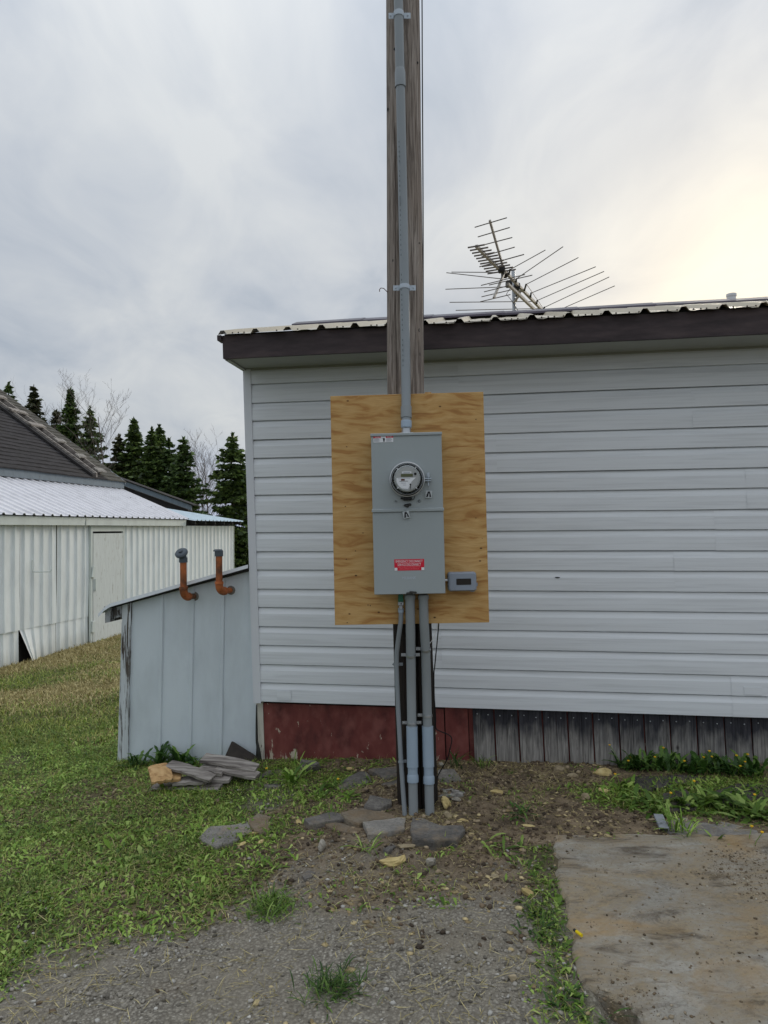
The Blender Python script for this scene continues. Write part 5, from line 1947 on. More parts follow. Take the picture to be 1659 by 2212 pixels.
def build_ladder():
    nf, zf = BI['nf'], BI['zf']
    sb = BI['ladder_s']
    sa = sb - 0.46
    rp = lambda s, n, h: B(s, n, zf + 0.15 + 0.70 * (nf - n) + h)
    base = rp(sa, nf - 0.1, 0)
    root = thing('roof_ladder', 'weathered wooden ladder lying up the dark shingled barn roof', 'ladder', base)
    for s in (sa + 0.04, sb - 0.08):
        m = MB()
        e = 0.02 if s < sb - 0.2 else -0.1
        m.hexa([rp(s, nf + e, 0.03), rp(s + 0.04, nf + e, 0.03), rp(s + 0.04, nf - 3.2, 0.03), rp(s, nf - 3.2, 0.03),
                rp(s, nf + e, 0.12), rp(s + 0.04, nf + e, 0.12), rp(s + 0.04, nf - 3.2, 0.12), rp(s, nf - 3.2, 0.12)])
        m.build('rail', MAT['board_grey'], root)
    for k, n in enumerate((0.02, 0.43, 0.90, 1.36, 1.80, 2.25, 2.7)):
        m = MB()
        w = 0.095
        a, b = (sa - 0.02, sb + 0.02) if k >= 3 else (sa + 0.16, sb + 0.03)
        tw = random.uniform(-0.03, 0.03)
        m.hexa([rp(a, nf - n, 0.121), rp(b, nf - n + tw, 0.121), rp(b, nf - n - w + tw, 0.121), rp(a, nf - n - w, 0.121),
                rp(a, nf - n, 0.15), rp(b, nf - n + tw, 0.15), rp(b, nf - n - w + tw, 0.15), rp(a, nf - n - w, 0.15)])
        m.build('rung', MAT['board_grey' if k > 2 else 'oldwood'], root)
    m = MB(); m.hexa([rp(sa + 0.085, nf - 0.02, 0.024), rp(sb - 0.085, nf - 0.02, 0.024), rp(sb - 0.085, nf - 3.2, 0.024), rp(sa + 0.085, nf - 3.2, 0.024),
                      rp(sa + 0.085, nf - 0.02, 0.034), rp(sb - 0.085, nf - 0.02, 0.034), rp(sb - 0.085, nf - 3.2, 0.034), rp(sa + 0.085, nf - 3.2, 0.034)])
    m.build('rail_gap_strip', MAT['barndark'], root)  # dark strip added to paint the shaded gap between the rails
    # dark strip along the near rail
    m = MB(); m.hexa([rp(sa - 0.08, nf + 0.02, 0.024), rp(sa + 0.03, nf + 0.02, 0.024), rp(sa + 0.03, nf - 3.2, 0.024), rp(sa - 0.08, nf - 3.2, 0.024),
                      rp(sa - 0.08, nf + 0.02, 0.075), rp(sa + 0.03, nf + 0.02, 0.075), rp(sa + 0.03, nf - 3.2, 0.075), rp(sa - 0.08, nf - 3.2, 0.075)])
    m.build('side_strip', MAT['barndark'], root)


build_ladder()

# iron hook on the barn wall
s0 = bs(73.5, 0.06); s1 = bs(101, 0.1)
m = MB()
z0 = 1.53 - (1233 - 1147.5) * 10.3 / FU
m.tube([B(s0, 0.035, z0 + 0.16), B(s0, 0.035, z0 + 0.02), B(s0 + 0.01, 0.05, z0 - 0.005), B(s0 + 0.03, 0.09, z0 - 0.01), B(s0 + 0.12, 0.24, z0 - 0.01), B(s0 + 0.125, 0.25, z0 + 0.02)], 0.008, 7)
tag(m.build('wall_hook', MAT['barntrim'], smooth=True), 'white painted iron hook bracket on the barn wall left of the door', 'hook')


# ------------------------------------------------------------------ roof antenna
def build_antenna():
    A = lambda cx, cy: (cx * 0.26667 + 912.5, 442.4 + 0.26667 * cy)
    ZA = 3.92

    def onz(cx, cy, z=ZA):
        u, v = A(cx, cy)
        r = ray(u, v)
        t = (z - CAMZ) / r.z
        return CAM_P + r * t

    def dep(cx, cy, d):
        u, v = A(cx, cy)
        return at(u, v, d)
    mast_b, mast_t = dep(755, 900, 7.15), dep(735, 530, 7.15)
    mast_b = Vector((mast_b.x, mast_b.y, 2.75))
    root = thing('tv_antenna', 'old rooftop television antenna with spread rods on a short mast', 'antenna', mast_b)
    m = MB(); m.tube([mast_b, mast_t], 0.018, 12); m.build('mast', MAT['galv'], root, smooth=True)
    m = MB(); p = dep(751, 773, 7.15); m.tube([p - Vector((0, 0, 0.012)), p + Vector((0, 0, 0.012))], 0.023, 12); m.build('mast_collar', MAT['darkmetal'], root)

    def bar(name, a, b, w=0.012, mat='antenna'):
        mm = MB()
        d = (b - a).normalized()
        q = d.to_track_quat('Z', 'Y').to_matrix().to_4x4()
        L = (b - a).length
        mm.box(-w, w, -w, w, 0, L, Matrix.Translation(a) @ q)
        return mm.build(name, MAT[mat], root)
    b0, b1 = onz(648, 520), onz(1000, 885)
    bar('boom', b0, b1)
    c0, c1 = onz(690, 640, ZA - 0.13), onz(915, 855, ZA - 0.13)
    bar('lower_boom', c0, c1)
    u0, u1 = onz(437, 335), onz(660, 560)
    bar('front_boom', u0, u1)
    t0, t1 = dep(545, 125, 6.25), dep(655, 510, 6.62)
    bar('upper_arm', t0, t1, 0.009)
    l0, l1 = dep(665, 545, 6.62), dep(578, 755, 6.30)
    bar('lower_arm', l0, l1, 0.009)

    def rod(a, b, r=0.0042, nm='rod', mat='antenna_dark'):
        mm = MB(); mm.tube([a, b], r, 6); mm.build(nm, MAT[mat], root)
    # long swept rods in the plane of the boom, right and left
    def boomp(f): return b0.lerp(b1, f)
    R = [((710, 525), (995, 367), 0.12), ((760, 600), (1138, 340), 0.28), ((840, 645), (1262, 428), 0.45), ((880, 715), (1403, 502), 0.60), ((930, 775), (1470, 540), 0.75), ((990, 830), (1512, 585), 0.90), ((1060, 872), (1557, 657), 1.0)]
    for a, b, f in R:
        p = onz(*b)
        rod(onz(*a), p)
        q = onz(*a)
        if f < 1: rod(boomp(f), q, 0.009, 'insulator', 'black')
    Lr = [((237, 545), (640, 548)), ((195, 550), (640, 600)), ((187, 684), (740, 662)), ((220, 790), (905, 783)), ((270, 855), (945, 840))]
    for a, b in Lr:
        rod(dep(*a, 7.35), onz(*b))
    # director rods on the front boom
    for k in range(11):
        f = k / 11
        c = u0.lerp(u1, f)
        d = Vector((0.86, -0.38, 0.0)).normalized()
        ln = 0.075 + 0.006 * k
        rod(c - d * ln, c + d * ln, 0.007, 'director')
    # reflector rods on the two arms
    for (a, b) in (((425, 182), (683, 105)), ((450, 260), (706, 184)), ((437, 340), (727, 265)), ((480, 420), (747, 343)), ((462, 502), (823, 402))):
        f = (((a[1] + b[1]) / 2) - 125) / 385
        d = 6.25 + 0.37 * f
        rod(dep(*a, d + 0.12), dep(*b, d - 0.12), 0.005, 'reflector_rod')
    for (a, b) in (((475, 653), (830, 565)), ((540, 650), (890, 570)), ((500, 705), (700, 655)), ((480, 745), (715, 690)), ((470, 785), (712, 727))):
        d = 6.4
        rod(dep(*a, d + 0.12), dep(*b, d - 0.12), 0.0042, 'reflector_rod')
    rod(onz(845, 645), onz(1000, 870), 0.003, 'brace')
    for c in ((640, 520), (665, 560), (700, 640), (765, 660), (770, 715)):
        p = onz(*c)
        m = MB(); m.box(p.x - 0.03, p.x + 0.03, p.y - 0.03, p.y + 0.03, p.z - 0.035, p.z + 0.03, None, 0.01)
        m.build('feed_clamp', MAT['black'], root)
    mm = MB(); p = onz(720, 660); mm.tube([p, p + Vector((-0.05, 0, -0.08)), p + Vector((0.0, 0, -0.14)), Vector((mast_b.x + 0.02, mast_b.y, p.z - 0.2)), Vector((mast_b.x + 0.022, mast_b.y, 2.9))], 0.003, 5)
    mm.build('feed_cable', MAT['rubber'], root)
    # bracket from mast to boom
    pm = Vector((mast_t.x, mast_t.y, ZA)); near = b0.lerp(b1, 0.45)
    rod(pm, near, 0.012, 'bracket', 'antenna')
    rod(pm - Vector((0, 0, 0.13)), c0.lerp(c1, 0.4), 0.012, 'bracket', 'antenna')


build_antenna()


# ------------------------------------------------------------------ trees
def conifer(u, vtop, d, half_u, label, group, base_v=None, pale=False, dens=1.0, sparse=0.0, seed=0, power=0.34):
    rng = np.random.default_rng(seed + 100)
    top = at(u, vtop, d)
    gx, gy = top.x, top.y
    gzv = g1(gx, gy)
    Ht = top.z - gzv
    Rm = half_u / FU * d
    root = thing('spruce_tree', label, 'tree', (gx, gy, gzv), group)
    m = MB()
    zs = [0, 0.25, 0.5, 0.75, 1.0]
    m.tube([Vector((gx + (rng.random() - .5) * 0.1 * (f < 1), gy, gzv - 0.2 * (f == 0) + Ht * f)) for f in zs], [0.022 * Ht * (1 - f) ** 0.8 * 0.8 + 0.012 for f in zs], 7)
    m.build('trunk', MAT['bark'], root, smooth=True)
    # whorls of drooping branches carrying needle sprays
    P, Q = [], []
    nw = int(Ht * 5.5)
    for w in range(nw):
        f = (w + rng.random() * 0.6) / nw
        f = min(f, 0.995)
        z = gzv + Ht * (0.06 + 0.94 * f)
        x_ = power * Ht * (1 - f)
        L = x_ / (1 + (x_ / Rm) ** 3) ** (1 / 3) * (0.7 + 0.6 * rng.random()) + 0.04
        nb = int(rng.integers(6, 10))
        a0 = rng.random() * 6.28
        for b in range(nb):
            if rng.random() < sparse: continue
            a = a0 + b * 6.283 / nb + rng.normal() * 0.2
            Lb = L * (0.5 + 0.75 * rng.random())
            n = max(8, int(Lb * 40 * dens) + 5)
            t = (np.arange(n) + rng.random(n)) / n
            t = 0.08 + 0.92 * t
            droop = -0.28 * Lb * t + 0.20 * Lb * t ** 2.5
            x = gx + np.cos(a) * Lb * t; y = gy + np.sin(a) * Lb * t; zz = z + droop
            wd = (0.30 * Lb * (1 - t) + 0.05) * rng.normal(size=n) * 0.75
            x = x - np.sin(a) * wd; y = y + np.cos(a) * wd; zz = zz + rng.normal(size=n) * 0.03 - np.abs(wd) * 0.15
            P.append(np.stack([x, y, zz], 1))
            ang = a + rng.normal(size=n) * 0.7
            Q.append(np.stack([np.cos(ang), np.sin(ang), -0.15 + 0.35 * rng.normal(size=n)], 1))
    # leader
    n = 26
    t = rng.random(n)
    P.append(np.stack([np.full(n, gx), np.full(n, gy), gzv + Ht * (0.93 + 0.075 * t)], 1))
    ang = rng.random(n) * 6.28
    Q.append(np.stack([np.cos(ang) * 0.5, np.sin(ang) * 0.5, np.full(n, 0.6)], 1))
    P = np.concatenate(P); Q = np.concatenate(Q)
    N = len(P)
    ln = (0.10 + 0.13 * rng.random(N)) * (d / 40) ** 0.5 * (1.0 if Ht > 5 else 0.8)
    side = np.cross(Q, rng.normal(size=(N, 3)))
    side /= np.linalg.norm(side, axis=1, keepdims=True) + 1e-9
    Q /= np.linalg.norm(Q, axis=1, keepdims=True) + 1e-9
    wv = side * (ln * 0.42)[:, None]
    a = P - Q * (ln * 0.4)[:, None]
    b = P + wv + Q * (ln * 0.1)[:, None]
    c = P + Q * ln[:, None]
    e = P - wv + Q * (ln * 0.1)[:, None]
    V = np.stack([a, b, c, e], 1).reshape(-1, 3) - np.array([gx, gy, gzv])
    Fc = np.arange(4 * N).reshape(-1, 4)
    o = np_mesh('crown', V, [Fc], MAT['needle_pale' if pale else 'needle'])
    o.parent = root
    return root


TG = 'dark spruces in a row behind the barn'
conifer(18, 829, 38, 20, 'thin spruce top showing above the mossy barn roof edge', None, dens=0.8, sparse=0.3, seed=1)
conifer(73, 836, 38, 34, 'brownish sparse spruce with a bare spike above the barn roof', None, pale=True, dens=0.8, sparse=0.2, seed=2)
conifer(122, 886, 40, 24, 'small pale grey-green spruce between two taller conifers behind the roof', None, pale=True, sparse=0.15, seed=3)
conifer(152, 840, 36, 34, 'tall narrow dark fir with a dense pointed crown behind the roof', None, dens=1.5, seed=4, power=0.21)
conifer(195, 882, 36, 46, 'open-branched spruce with sky between its boughs behind the barn', None, dens=0.75, sparse=0.25, seed=5, power=0.36)
conifer(257, 941, 34, 22, 'slim brownish conifer beside the tall bare tree', None, pale=True, seed=6)
conifer(290, 904, 34, 58, 'tallest dark spruce of the thick row, next to the slim brownish conifer', TG, dens=1.3, seed=7, power=0.36)
conifer(328, 927, 33, 50, 'second dark spruce of the thick row counted from the slim brownish conifer', TG, dens=1.3, seed=8, power=0.36)
conifer(344, 921, 38, 36, 'third dark spruce of the thick row counted from the slim brownish conifer', TG, dens=1.2, seed=9, power=0.32)
conifer(366, 950, 33, 50, 'fourth dark spruce of the thick row counted from the slim brownish conifer', TG, dens=1.3, seed=10, power=0.36)
conifer(396, 946, 32, 58, 'wide dark spruce ending the thick row beside the leafless birches', TG, dens=1.3, seed=11, power=0.36)
conifer(502, 940, 24, 66, 'broad dark spruce standing at the corner of the mobile home', None, dens=1.9, seed=12, power=0.42)
conifer(538, 975, 25, 40, 'dark spruce half hidden behind the corner of the mobile home', None, dens=1.6, seed=13, power=0.40)
conifer(418, 1062, 36, 18, 'low dark conifer beside the thin bare birches', None, seed=14)


def bare_tree(u, vtop, d, half_u, label, seed, ntr=1, group=None):
    rng = random.Random(seed)
    top = at(u, vtop, d)
    gzv = g1(top.x, top.y)
    Ht = top.z - gzv
    root = thing('bare_tree', label, 'tree', (top.x, top.y, gzv), group)
    mt, mc = MB(), MB()

    def grow(p, dirv, L, r, lev, mb):
        pts, rr = [p], [r]
        n = 4
        for i in range(n):
            dirv = (dirv + Vector((rng.gauss(0, 0.10), rng.gauss(0, 0.10), rng.gauss(0.05, 0.05)))).normalized()
            pts.append(pts[-1] + dirv * (L / n)); rr.append(max(0.003, r * (1 - 0.75 * (i + 1) / n)))
        mb.tube(pts, rr, 5 if lev < 2 else 3, False)
        if lev >= 4: return
        k = {0: 13, 1: 6, 2: 4, 3: 3}[lev]
        for j in range(k):
            f = (0.25 if lev == 0 else 0.15) + (0.75 if lev == 0 else 0.85) * (j + rng.random()) / k
            i = min(n - 1, int(f * n))
            q = pts[i].lerp(pts[i + 1], f * n - i)
            a = rng.random() * 6.28
            el = rng.uniform(0.5, 1.1)
            dv = (Vector((math.cos(a), math.sin(a), 0)) * math.cos(el) + dirv * math.sin(el) + Vector((0, 0, 0.25))).normalized()
            grow(q, dv, L * rng.uniform(0.32, 0.5) * (1.15 - 0.5 * f if lev == 0 else 1), max(0.0035, rr[i] * 0.45), lev + 1, mc)
    R = half_u / FU * d
    for t in range(ntr):
        off = Vector(((t - (ntr - 1) / 2) * R * 0.8 + rng.uniform(-.1, .1), rng.uniform(-.5, .5), -0.1)) if ntr > 1 else Vector((0, 0, -0.1))
        grow(Vector((top.x, top.y, gzv)) + off, Vector((rng.uniform(-.05, .05), 0, 1)), Ht * rng.uniform(0.85, 1.0), 0.0085 * Ht, 0, mt)
    mt.build('trunk', MAT['twig'], root)
    mc.build('crown', MAT['twig'], root)


bare_tree(245, 884, 33, 34, 'tall leafless grey tree with a fan of fine twigs behind the barn', 5)
bare_tree(95, 878, 42, 20, 'pale leafless tree among the conifers above the barn roof', 8)
bare_tree(432, 1000, 34, 14, 'thin leafless birch standing closest to the thick spruce row', 11, 1, 'leafless birches in the gap')
bare_tree(446, 990, 35, 14, 'middle one of three thin leafless birches in the tree gap', 12, 1, 'leafless birches in the gap')
bare_tree(462, 984, 36, 12, 'thin leafless birch standing closest to the broad spruce', 13, 1, 'leafless birches in the gap')
bare_tree(66, 872, 39, 16, 'wispy leafless tree wrapped round the brownish spruce', 15)

# ------------------------------------------------------------------ flagstones, rubble, scrap wood
def plane_pt(u, v, z, tx=0.0, ty=0.0, c=None):
    """point on the (slightly tilted) plane through height z"""
    r = ray(u, v)
    t = (z - CAMZ) / r.z
    p = CAM_P + r * t
    if c is not None:
        for _ in range(3):
            zz = z + tx * (p.x - c.x) + ty * (p.y - c.y)
            p = CAM_P + r * ((zz - CAMZ) / r.z)
    return p


def flagstone(uv, mat, label, lift=0.03, thick=0.05, tx=0.0, ty=0.0, seed=0, name='flagstone', cat='flagstone', group='broken flagstones round the pole'):
    rng = random.Random(seed)
    uc = sum(p[0] for p in uv) / len(uv); vc = sum(p[1] for p in uv) / len(uv)
    c = gat(uc, vc)
    lift *= 0.48
    z = c.z + lift
    pts = [plane_pt(u, v, z, tx, ty, c) for u, v in uv]
    out = []
    for i in range(len(pts)):
        a, b = pts[i], pts[(i + 1) % len(pts)]
        n = max(1, int((b - a).length / 0.035))
        for k in range(n):
            p = a.lerp(b, k / n)
            j = 0.005 if k else 0.002
            out.append(p + Vector((rng.uniform(-j, j), rng.uniform(-j, j), rng.uniform(-0.002, 0.002))))
    cen = sum(out, Vector()) / len(out)
    n = len(out)
    ring = lambda f, dz: [cen + (p - cen) * f + Vector((0, 0, dz + rng.uniform(-0.0015, 0.0015))) for p in out]
    rings = [ring(0.5, 0.002), ring(0.80, -0.001), ring(0.975, 0.0), ring(1.0, -0.006), ring(0.99, -thick * 0.5), ring(0.97, -thick)]
    vs = [p for r in rings for p in r] + [cen + Vector((0, 0, 0.004))]
    fs = []
    for i in range(len(rings) - 1):
        for k in range(n):
            fs.append((i * n + k, i * n + (k + 1) % n, (i + 1) * n + (k + 1) % n, (i + 1) * n + k))
    for k in range(n): fs.append((len(vs) - 1, k, (k + 1) % n))
    fs.append(tuple((len(rings) - 1) * n + k for k in range(n)))
    m = MB(); m.add(vs, fs)
    o = m.build(name, MAT[mat], smooth=False)
    return tag(o, label, cat, group)


K2 = lambda l: [(x / 4 + 636, 1603.7 + y / 4) for x, y in l]
K1 = lambda l: [(x / 5 + 387, 1603.7 + y / 5) for x, y in l]
K3 = lambda l: [(x * 0.3667 + 1050.7, 1603.7 + y * 0.3667) for x, y in l]
flagstone(K2([(590, 690), (760, 655), (965, 645), (955, 740), (890, 760), (740, 790), (635, 790)]), 'slate_light', 'pale grey flagstone butting against the middle conduit', 0.045, 0.07, 0, -0.06, 1)
flagstone(K2([(1015, 640), (1120, 660), (1280, 720), (1460, 715), (1480, 745), (1400, 835), (1270, 838), (1210, 865), (1120, 835), (1015, 825), (1000, 740)]), 'slate', 'large dark flagstone in front of the right conduit', 0.045, 0.07, 0, -0.05, 2)
flagstone(K2([(85, 655), (330, 600), (480, 640), (470, 655), (200, 695), (130, 710)]), 'slate', 'long dark flagstone edge beside the dusty stone', 0.05, 0.07, 0, 0, 3)
flagstone(K2([(265, 700), (350, 690), (590, 740), (605, 755), (560, 790), (440, 775), (310, 740)]), 'slate_dusty', 'narrow brownish flagstone half sunk in the soil', 0.022, 0.05, 0, 0, 4)
flagstone(K2([(400, 605), (580, 560), (850, 620), (880, 648), (600, 680), (560, 700), (470, 675)]), 'slate_dusty', 'dust-covered flagstone left of the thin conduit foot', 0.04, 0.05, 0, 0, 5)
flagstone(K2([(400, 330), (560, 250), (620, 250), (690, 360), (640, 380), (500, 412), (375, 392)]), 'slate', 'dark tilted flagstone beside the red skirting', 0.05, 0.06, 0.02, 0.16, 6)
flagstone(K2([(640, 230), (890, 205), (890, 290), (770, 315), (750, 290), (690, 260)]), 'slate', 'dark flagstone lying against the red skirting behind the pole', 0.045, 0.06, 0, 0.1, 7)
flagstone(K2([(755, 350), (890, 322), (890, 385), (780, 380)]), 'slate', 'small dark flagstone left of the pole foot', 0.03, 0.05, 0, 0.05, 8)
flagstone(K2([(600, 540), (650, 450), (840, 490), (840, 528), (740, 565), (640, 560)]), 'slate', 'thick dark flagstone standing proud beside the pole foot', 0.05, 0.07, 0, 0.05, 9)
flagstone(K2([(1240, 235), (1380, 225), (1450, 330), (1400, 355), (1240, 345)]), 'slate', 'dark flagstone under the loose black cable end', 0.035, 0.05, 0, 0.08, 10)
flagstone(K2([(1240, 405), (1340, 388), (1480, 432), (1470, 455), (1240, 468)]), 'oldwood', 'flat grey splintered slab right of the pole foot', 0.02, 0.035, 0, 0, 11)
flagstone(K1([(215, 1020), (330, 910), (620, 880), (740, 845), (800, 960), (720, 1000), (560, 1075), (400, 1128), (270, 1065)]), 'slate_light', 'large grey flagstone at the edge of the lawn', 0.03, 0.06, 0, 0, 12)
flagstone(K1([(745, 840), (850, 760), (1000, 800), (975, 830), (965, 985), (810, 955)]), 'slate_dusty', 'soil-covered flagstone with chips on it next to the lawn-edge stone', 0.032, 0.05, 0, 0, 13)
flagstone(K1([(920, 450), (1090, 435), (1095, 482), (920, 488)]), 'slate', 'small dark brick-like stone in the gravel by the weeds', 0.03, 0.04, 0, 0, 14)
flagstone(K1([(890, 345), (960, 300), (1040, 305), (1030, 335), (960, 360), (900, 375)]), 'slate', 'flat dark stone at the foot of the torn flashing', 0.02, 0.04, 0, 0, 15)
flagstone(K2([(765, 920), (840, 878), (880, 892), (810, 945)]), 'slate', 'little square slate chip in front of the flagstones', 0.02, 0.03, 0, 0, 16)
flagstone(K2([(60, 1150), (120, 1105), (180, 1120), (150, 1160), (90, 1180)]), 'slate', 'small dark stone beside the grass tuft', 0.02, 0.03, 0, 0, 17)
flagstone(K3([(1000, 470), (1180, 440), (1420, 470), (1600, 520), (1640, 580), (1480, 600), (1240, 560), (1080, 530)]), 'slate_light', 'broad flat grey slab among the weeds behind the concrete pad', 0.02, 0.05, 0, 0, 18)
AS = 'black slabs under the weeds by the skirting'
flagstone(K3([(850, 200), (1150, 190), (1400, 215), (1380, 245), (1100, 250), (900, 290)]), 'asphalt', 'black slab below the weathered skirting boards', 0.015, 0.04, 0, 0, 19, 'paving_slab', 'slab', AS)
flagstone(K3([(1040, 300), (1180, 275), (1260, 360), (1230, 390), (1080, 400), (1050, 360)]), 'asphalt', 'black slab among the dandelions with a split edge', 0.015, 0.04, 0, 0, 20, 'paving_slab', 'slab', AS)
flagstone(K3([(1290, 300), (1480, 240), (1760, 250), (1760, 330), (1600, 330), (1400, 370)]), 'asphalt', 'wide black slab under the trailing yellow stems', 0.015, 0.04, 0, 0, 21, 'paving_slab', 'slab', AS)


def cube_sphere(n=3):
    vs, fs, idx = [], [], {}
    def vid(p):
        k = tuple(round(c, 5) for c in p)
        if k not in idx:
            idx[k] = len(vs); vs.append(Vector(p).normalized())
        return idx[k]
    for ax in range(3):
        for sg in (-1, 1):
            for i in range(n):
                for j in range(n):
                    q = []
                    for di, dj in ((0, 0), (1, 0), (1, 1), (0, 1)):
                        a, b = -1 + 2 * (i + di) / n, -1 + 2 * (j + dj) / n
                        p = [0, 0, 0]; p[ax] = sg; p[(ax + 1) % 3] = a; p[(ax + 2) % 3] = b
                        q.append(vid(p))
                    fs.append(tuple(q) if sg > 0 else tuple(q[::-1]))
    return vs, fs


CSV, CSF = cube_sphere(5)


def rock(u0, v0, u1, v1, mat, label, name='rock', cat='rock', flatf=0.6, seed=0, rough=0.35, group=None, tilt=0.0, slab=False, bend=0.0):
    """irregular lump filling the image box u0 v0 u1 v1"""
    rng = random.Random(seed)
    c = gat((u0 + u1) / 2, v1)
    w = (u1 - u0) / FU * c.y
    hgt = (v1 - v0) / FU * c.y
    rx = w / 2
    rz = hgt * flatf / 2
    ry = max(hgt * 0.9, rz, w * 0.3) * 0.6
    off = [Vector((rng.gauss(0, 1), rng.gauss(0, 1), rng.gauss(0, 1))).normalized() for _ in range(14)]
    amp = [rng.uniform(0.42, 0.85) for _ in off]
    pts = []
    for v in CSV:
        r = 1.0
        for o, a in zip(off, amp):        # cut facets
            d = v.dot(o)
            if d * r > a: r = a / d
        p = v * r * 1.25 * (1 + rng.uniform(-rough, rough) * 0.2)
        x = p.x * rx
        y = p.y * ry
        z = p.z * rz
        z += bend * (p.x ** 2) * hgt
        pts.append(Vector((x * math.cos(tilt) - z * math.sin(tilt), y, x * math.sin(tilt) + z * math.cos(tilt))))
    zmin = min(p.z for p in pts)
    cc = Vector((c.x, c.y + ry * 0.5, 0))
    zg = g1(cc.x, cc.y)
    m = MB(); m.add([p + Vector((cc.x, cc.y, zg - zmin - 0.4 * rz)) for p in pts], CSF)
    o = m.build(name, MAT[mat], smooth=False)
    return tag(o, label, cat, group)


rock(649, 1637, 692, 1667, 'slate', 'upright dark rock leaning at the red skirting', seed=1, flatf=1.0)
rock(811, 1846, 881, 1872, 'foam', 'curved yellow-edged foam piece lying in front of the stones', 'foam_piece', 'foam', seed=2, flatf=0.55, bend=0.35, tilt=0.08)
rock(858, 1818, 902, 1834, 'beigestone', 'flat beige stone in front of the dark flagstone', seed=3, flatf=0.5)
rock(922, 1851, 945, 1876, 'palestone', 'round whitish rock on the dark brown soil', seed=4, flatf=0.9)
rock(949, 1719, 979, 1747, 'foam', 'jagged yellow foam chunk right of the conduits', 'foam_piece', 'foam', seed=5, flatf=0.9, tilt=-0.5)
rock(974, 1718, 994, 1732, 'palestone', 'small pale stone beside the jagged foam chunk', seed=6, flatf=0.7)
rock(990, 1763, 1012, 1774, 'foam', 'thin yellow chip on the trodden soil right of the dark flagstone', 'foam_piece', 'foam', seed=7, flatf=0.45)
rock(687, 1815, 706, 1839, 'palestone', 'whitish angular rock left of the sunken flagstones', seed=8, flatf=1.0)
rock(637, 1763, 653, 1780, 'foam', 'yellow crumb of foam beside the long dark flagstone', 'foam_piece', 'foam', seed=9, flatf=0.8)
rock(1276, 1650, 1328, 1674, 'foam', 'big pale yellow foam block at the foot of the skirting boards', 'foam_piece', 'foam', seed=10, flatf=0.8)
rock(958, 1749, 978, 1768, 'beigestone', 'pinkish splinter of stone by the dark flagstone', seed=11, flatf=0.7, tilt=-0.6)
rock(1125, 1914, 1160, 1938, 'foam', 'torn yellow and grey foam flake on the soil left of the concrete pad', 'foam_piece', 'foam', seed=12, flatf=0.5, tilt=-0.35)
rock(946, 1646, 960, 1658, 'palestone', 'white lump by the black cable at the red board', seed=13, flatf=0.9)
rock(1397, 1761, 1429, 1776, 'beigestone', 'beige cobble resting on the grey plastic strip', seed=14, flatf=0.7)
rock(1194, 1644, 1222, 1668, 'beigestone', 'beige rubble stone before the foam block', seed=15, flatf=0.6)
rock(1226, 1664, 1250, 1680, 'beigestone', 'flat tan stone on the rubble by the foam block', seed=16, flatf=0.6)
rock(1258, 1708, 1275, 1726, 'beigestone', 'tan stone by the weeds behind the concrete pad', seed=17, flatf=0.7)
rock(1292, 1696, 1322, 1712, 'foam', 'yellowish foam sliver lying on a dusty stone', 'foam_piece', 'foam', seed=18, flatf=0.5, tilt=-0.2)
rock(1058, 1700, 1096, 1717, 'foam', 'folded yellow foam scrap on dark soil right of the pole', 'foam_piece', 'foam', seed=19, flatf=0.5, tilt=-0.25)
rock(1130, 1776, 1162, 1786, 'foam', 'stick-like pale splinter on the soil behind the concrete pad', 'wood_splinter', 'splinter', seed=20, flatf=0.4, tilt=-0.1)
rock(746, 1650, 766, 1664, 'foam', 'pale yellow flake by the upright dark rock', 'foam_piece', 'foam', seed=21, flatf=0.5)
rock(510, 1816, 532, 1830, 'foam', 'tan chip leaning at the corner of the lawn-edge flagstone', 'wood_chip', 'chip', seed=22, flatf=0.5, tilt=0.4)
rock(553, 1807, 571, 1824, 'foam', 'square tan wood chip before the soil-covered flagstone', 'wood_chip', 'chip', seed=23, flatf=0.5, tilt=0.3)
rock(535, 1792, 560, 1804, 'foam', 'flat tan wood chip on the soil-covered flagstone', 'wood_chip', 'chip', seed=24, flatf=0.4)
rock(1060, 1884, 1080, 1899, 'beigestone', 'fist-sized tan stone on the dirt in front of the pad corner', seed=25, flatf=0.8)
rock(760, 1908, 776, 1920, 'palestone', 'white pebble on the gravel below the whitish rock', seed=26, flatf=0.6)
rock(1098, 2102, 1116, 2120, 'beigestone', 'rounded tan stone on the gravel by the slab-edge weeds', seed=27, flatf=0.8)
rock(765, 2092, 778, 2104, 'palestone', 'pale grey stone on the open gravel', seed=28, flatf=0.8)
rock(1140, 2064, 1160, 2080, 'palestone', 'light flat stone on the gravel beside the weeds', seed=29, flatf=0.7)

# grey plastic strip and a yellow lighter
c0, c1 = gat(1422, 1770), gat(1435, 1800)
M = Matrix.Translation((c0 + c1) / 2 + Vector((0, 0, 0.026))) @ (c1 - c0).normalized().to_track_quat('X', 'Z').to_matrix().to_4x4()
m = MB(); L = (c1 - c0).length / 2
m.box(-L, L, -0.022, 0.022, -0.003, 0.001, M); m.box(-L, L, -0.022, -0.019, -0.012, -0.0032, M); m.box(-L, L, 0.019, 0.022, -0.012, -0.0032, M)
tag(m.build('plastic_strip', MAT['greyplastic']), 'short grey plastic channel offcut lying by the grey slab', 'plastic strip')
c0, c1 = plane_pt(1245, 2012, 0.052), plane_pt(1257, 2021, 0.052)
root = thing('lighter', 'small bright yellow lighter dropped on the concrete pad', 'lighter', (c0 + c1) / 2)
m = MB(); m.tube([c0, c1], 0.006, 10); m.build('body', MAT['yellow'], root, smooth=True)
d = (c0 - c1).normalized()
m = MB(); m.tube([c0 + d * 0.0005, c0 + d * 0.012], 0.0055, 8); m.build('cap', MAT['darkmetal'], root)


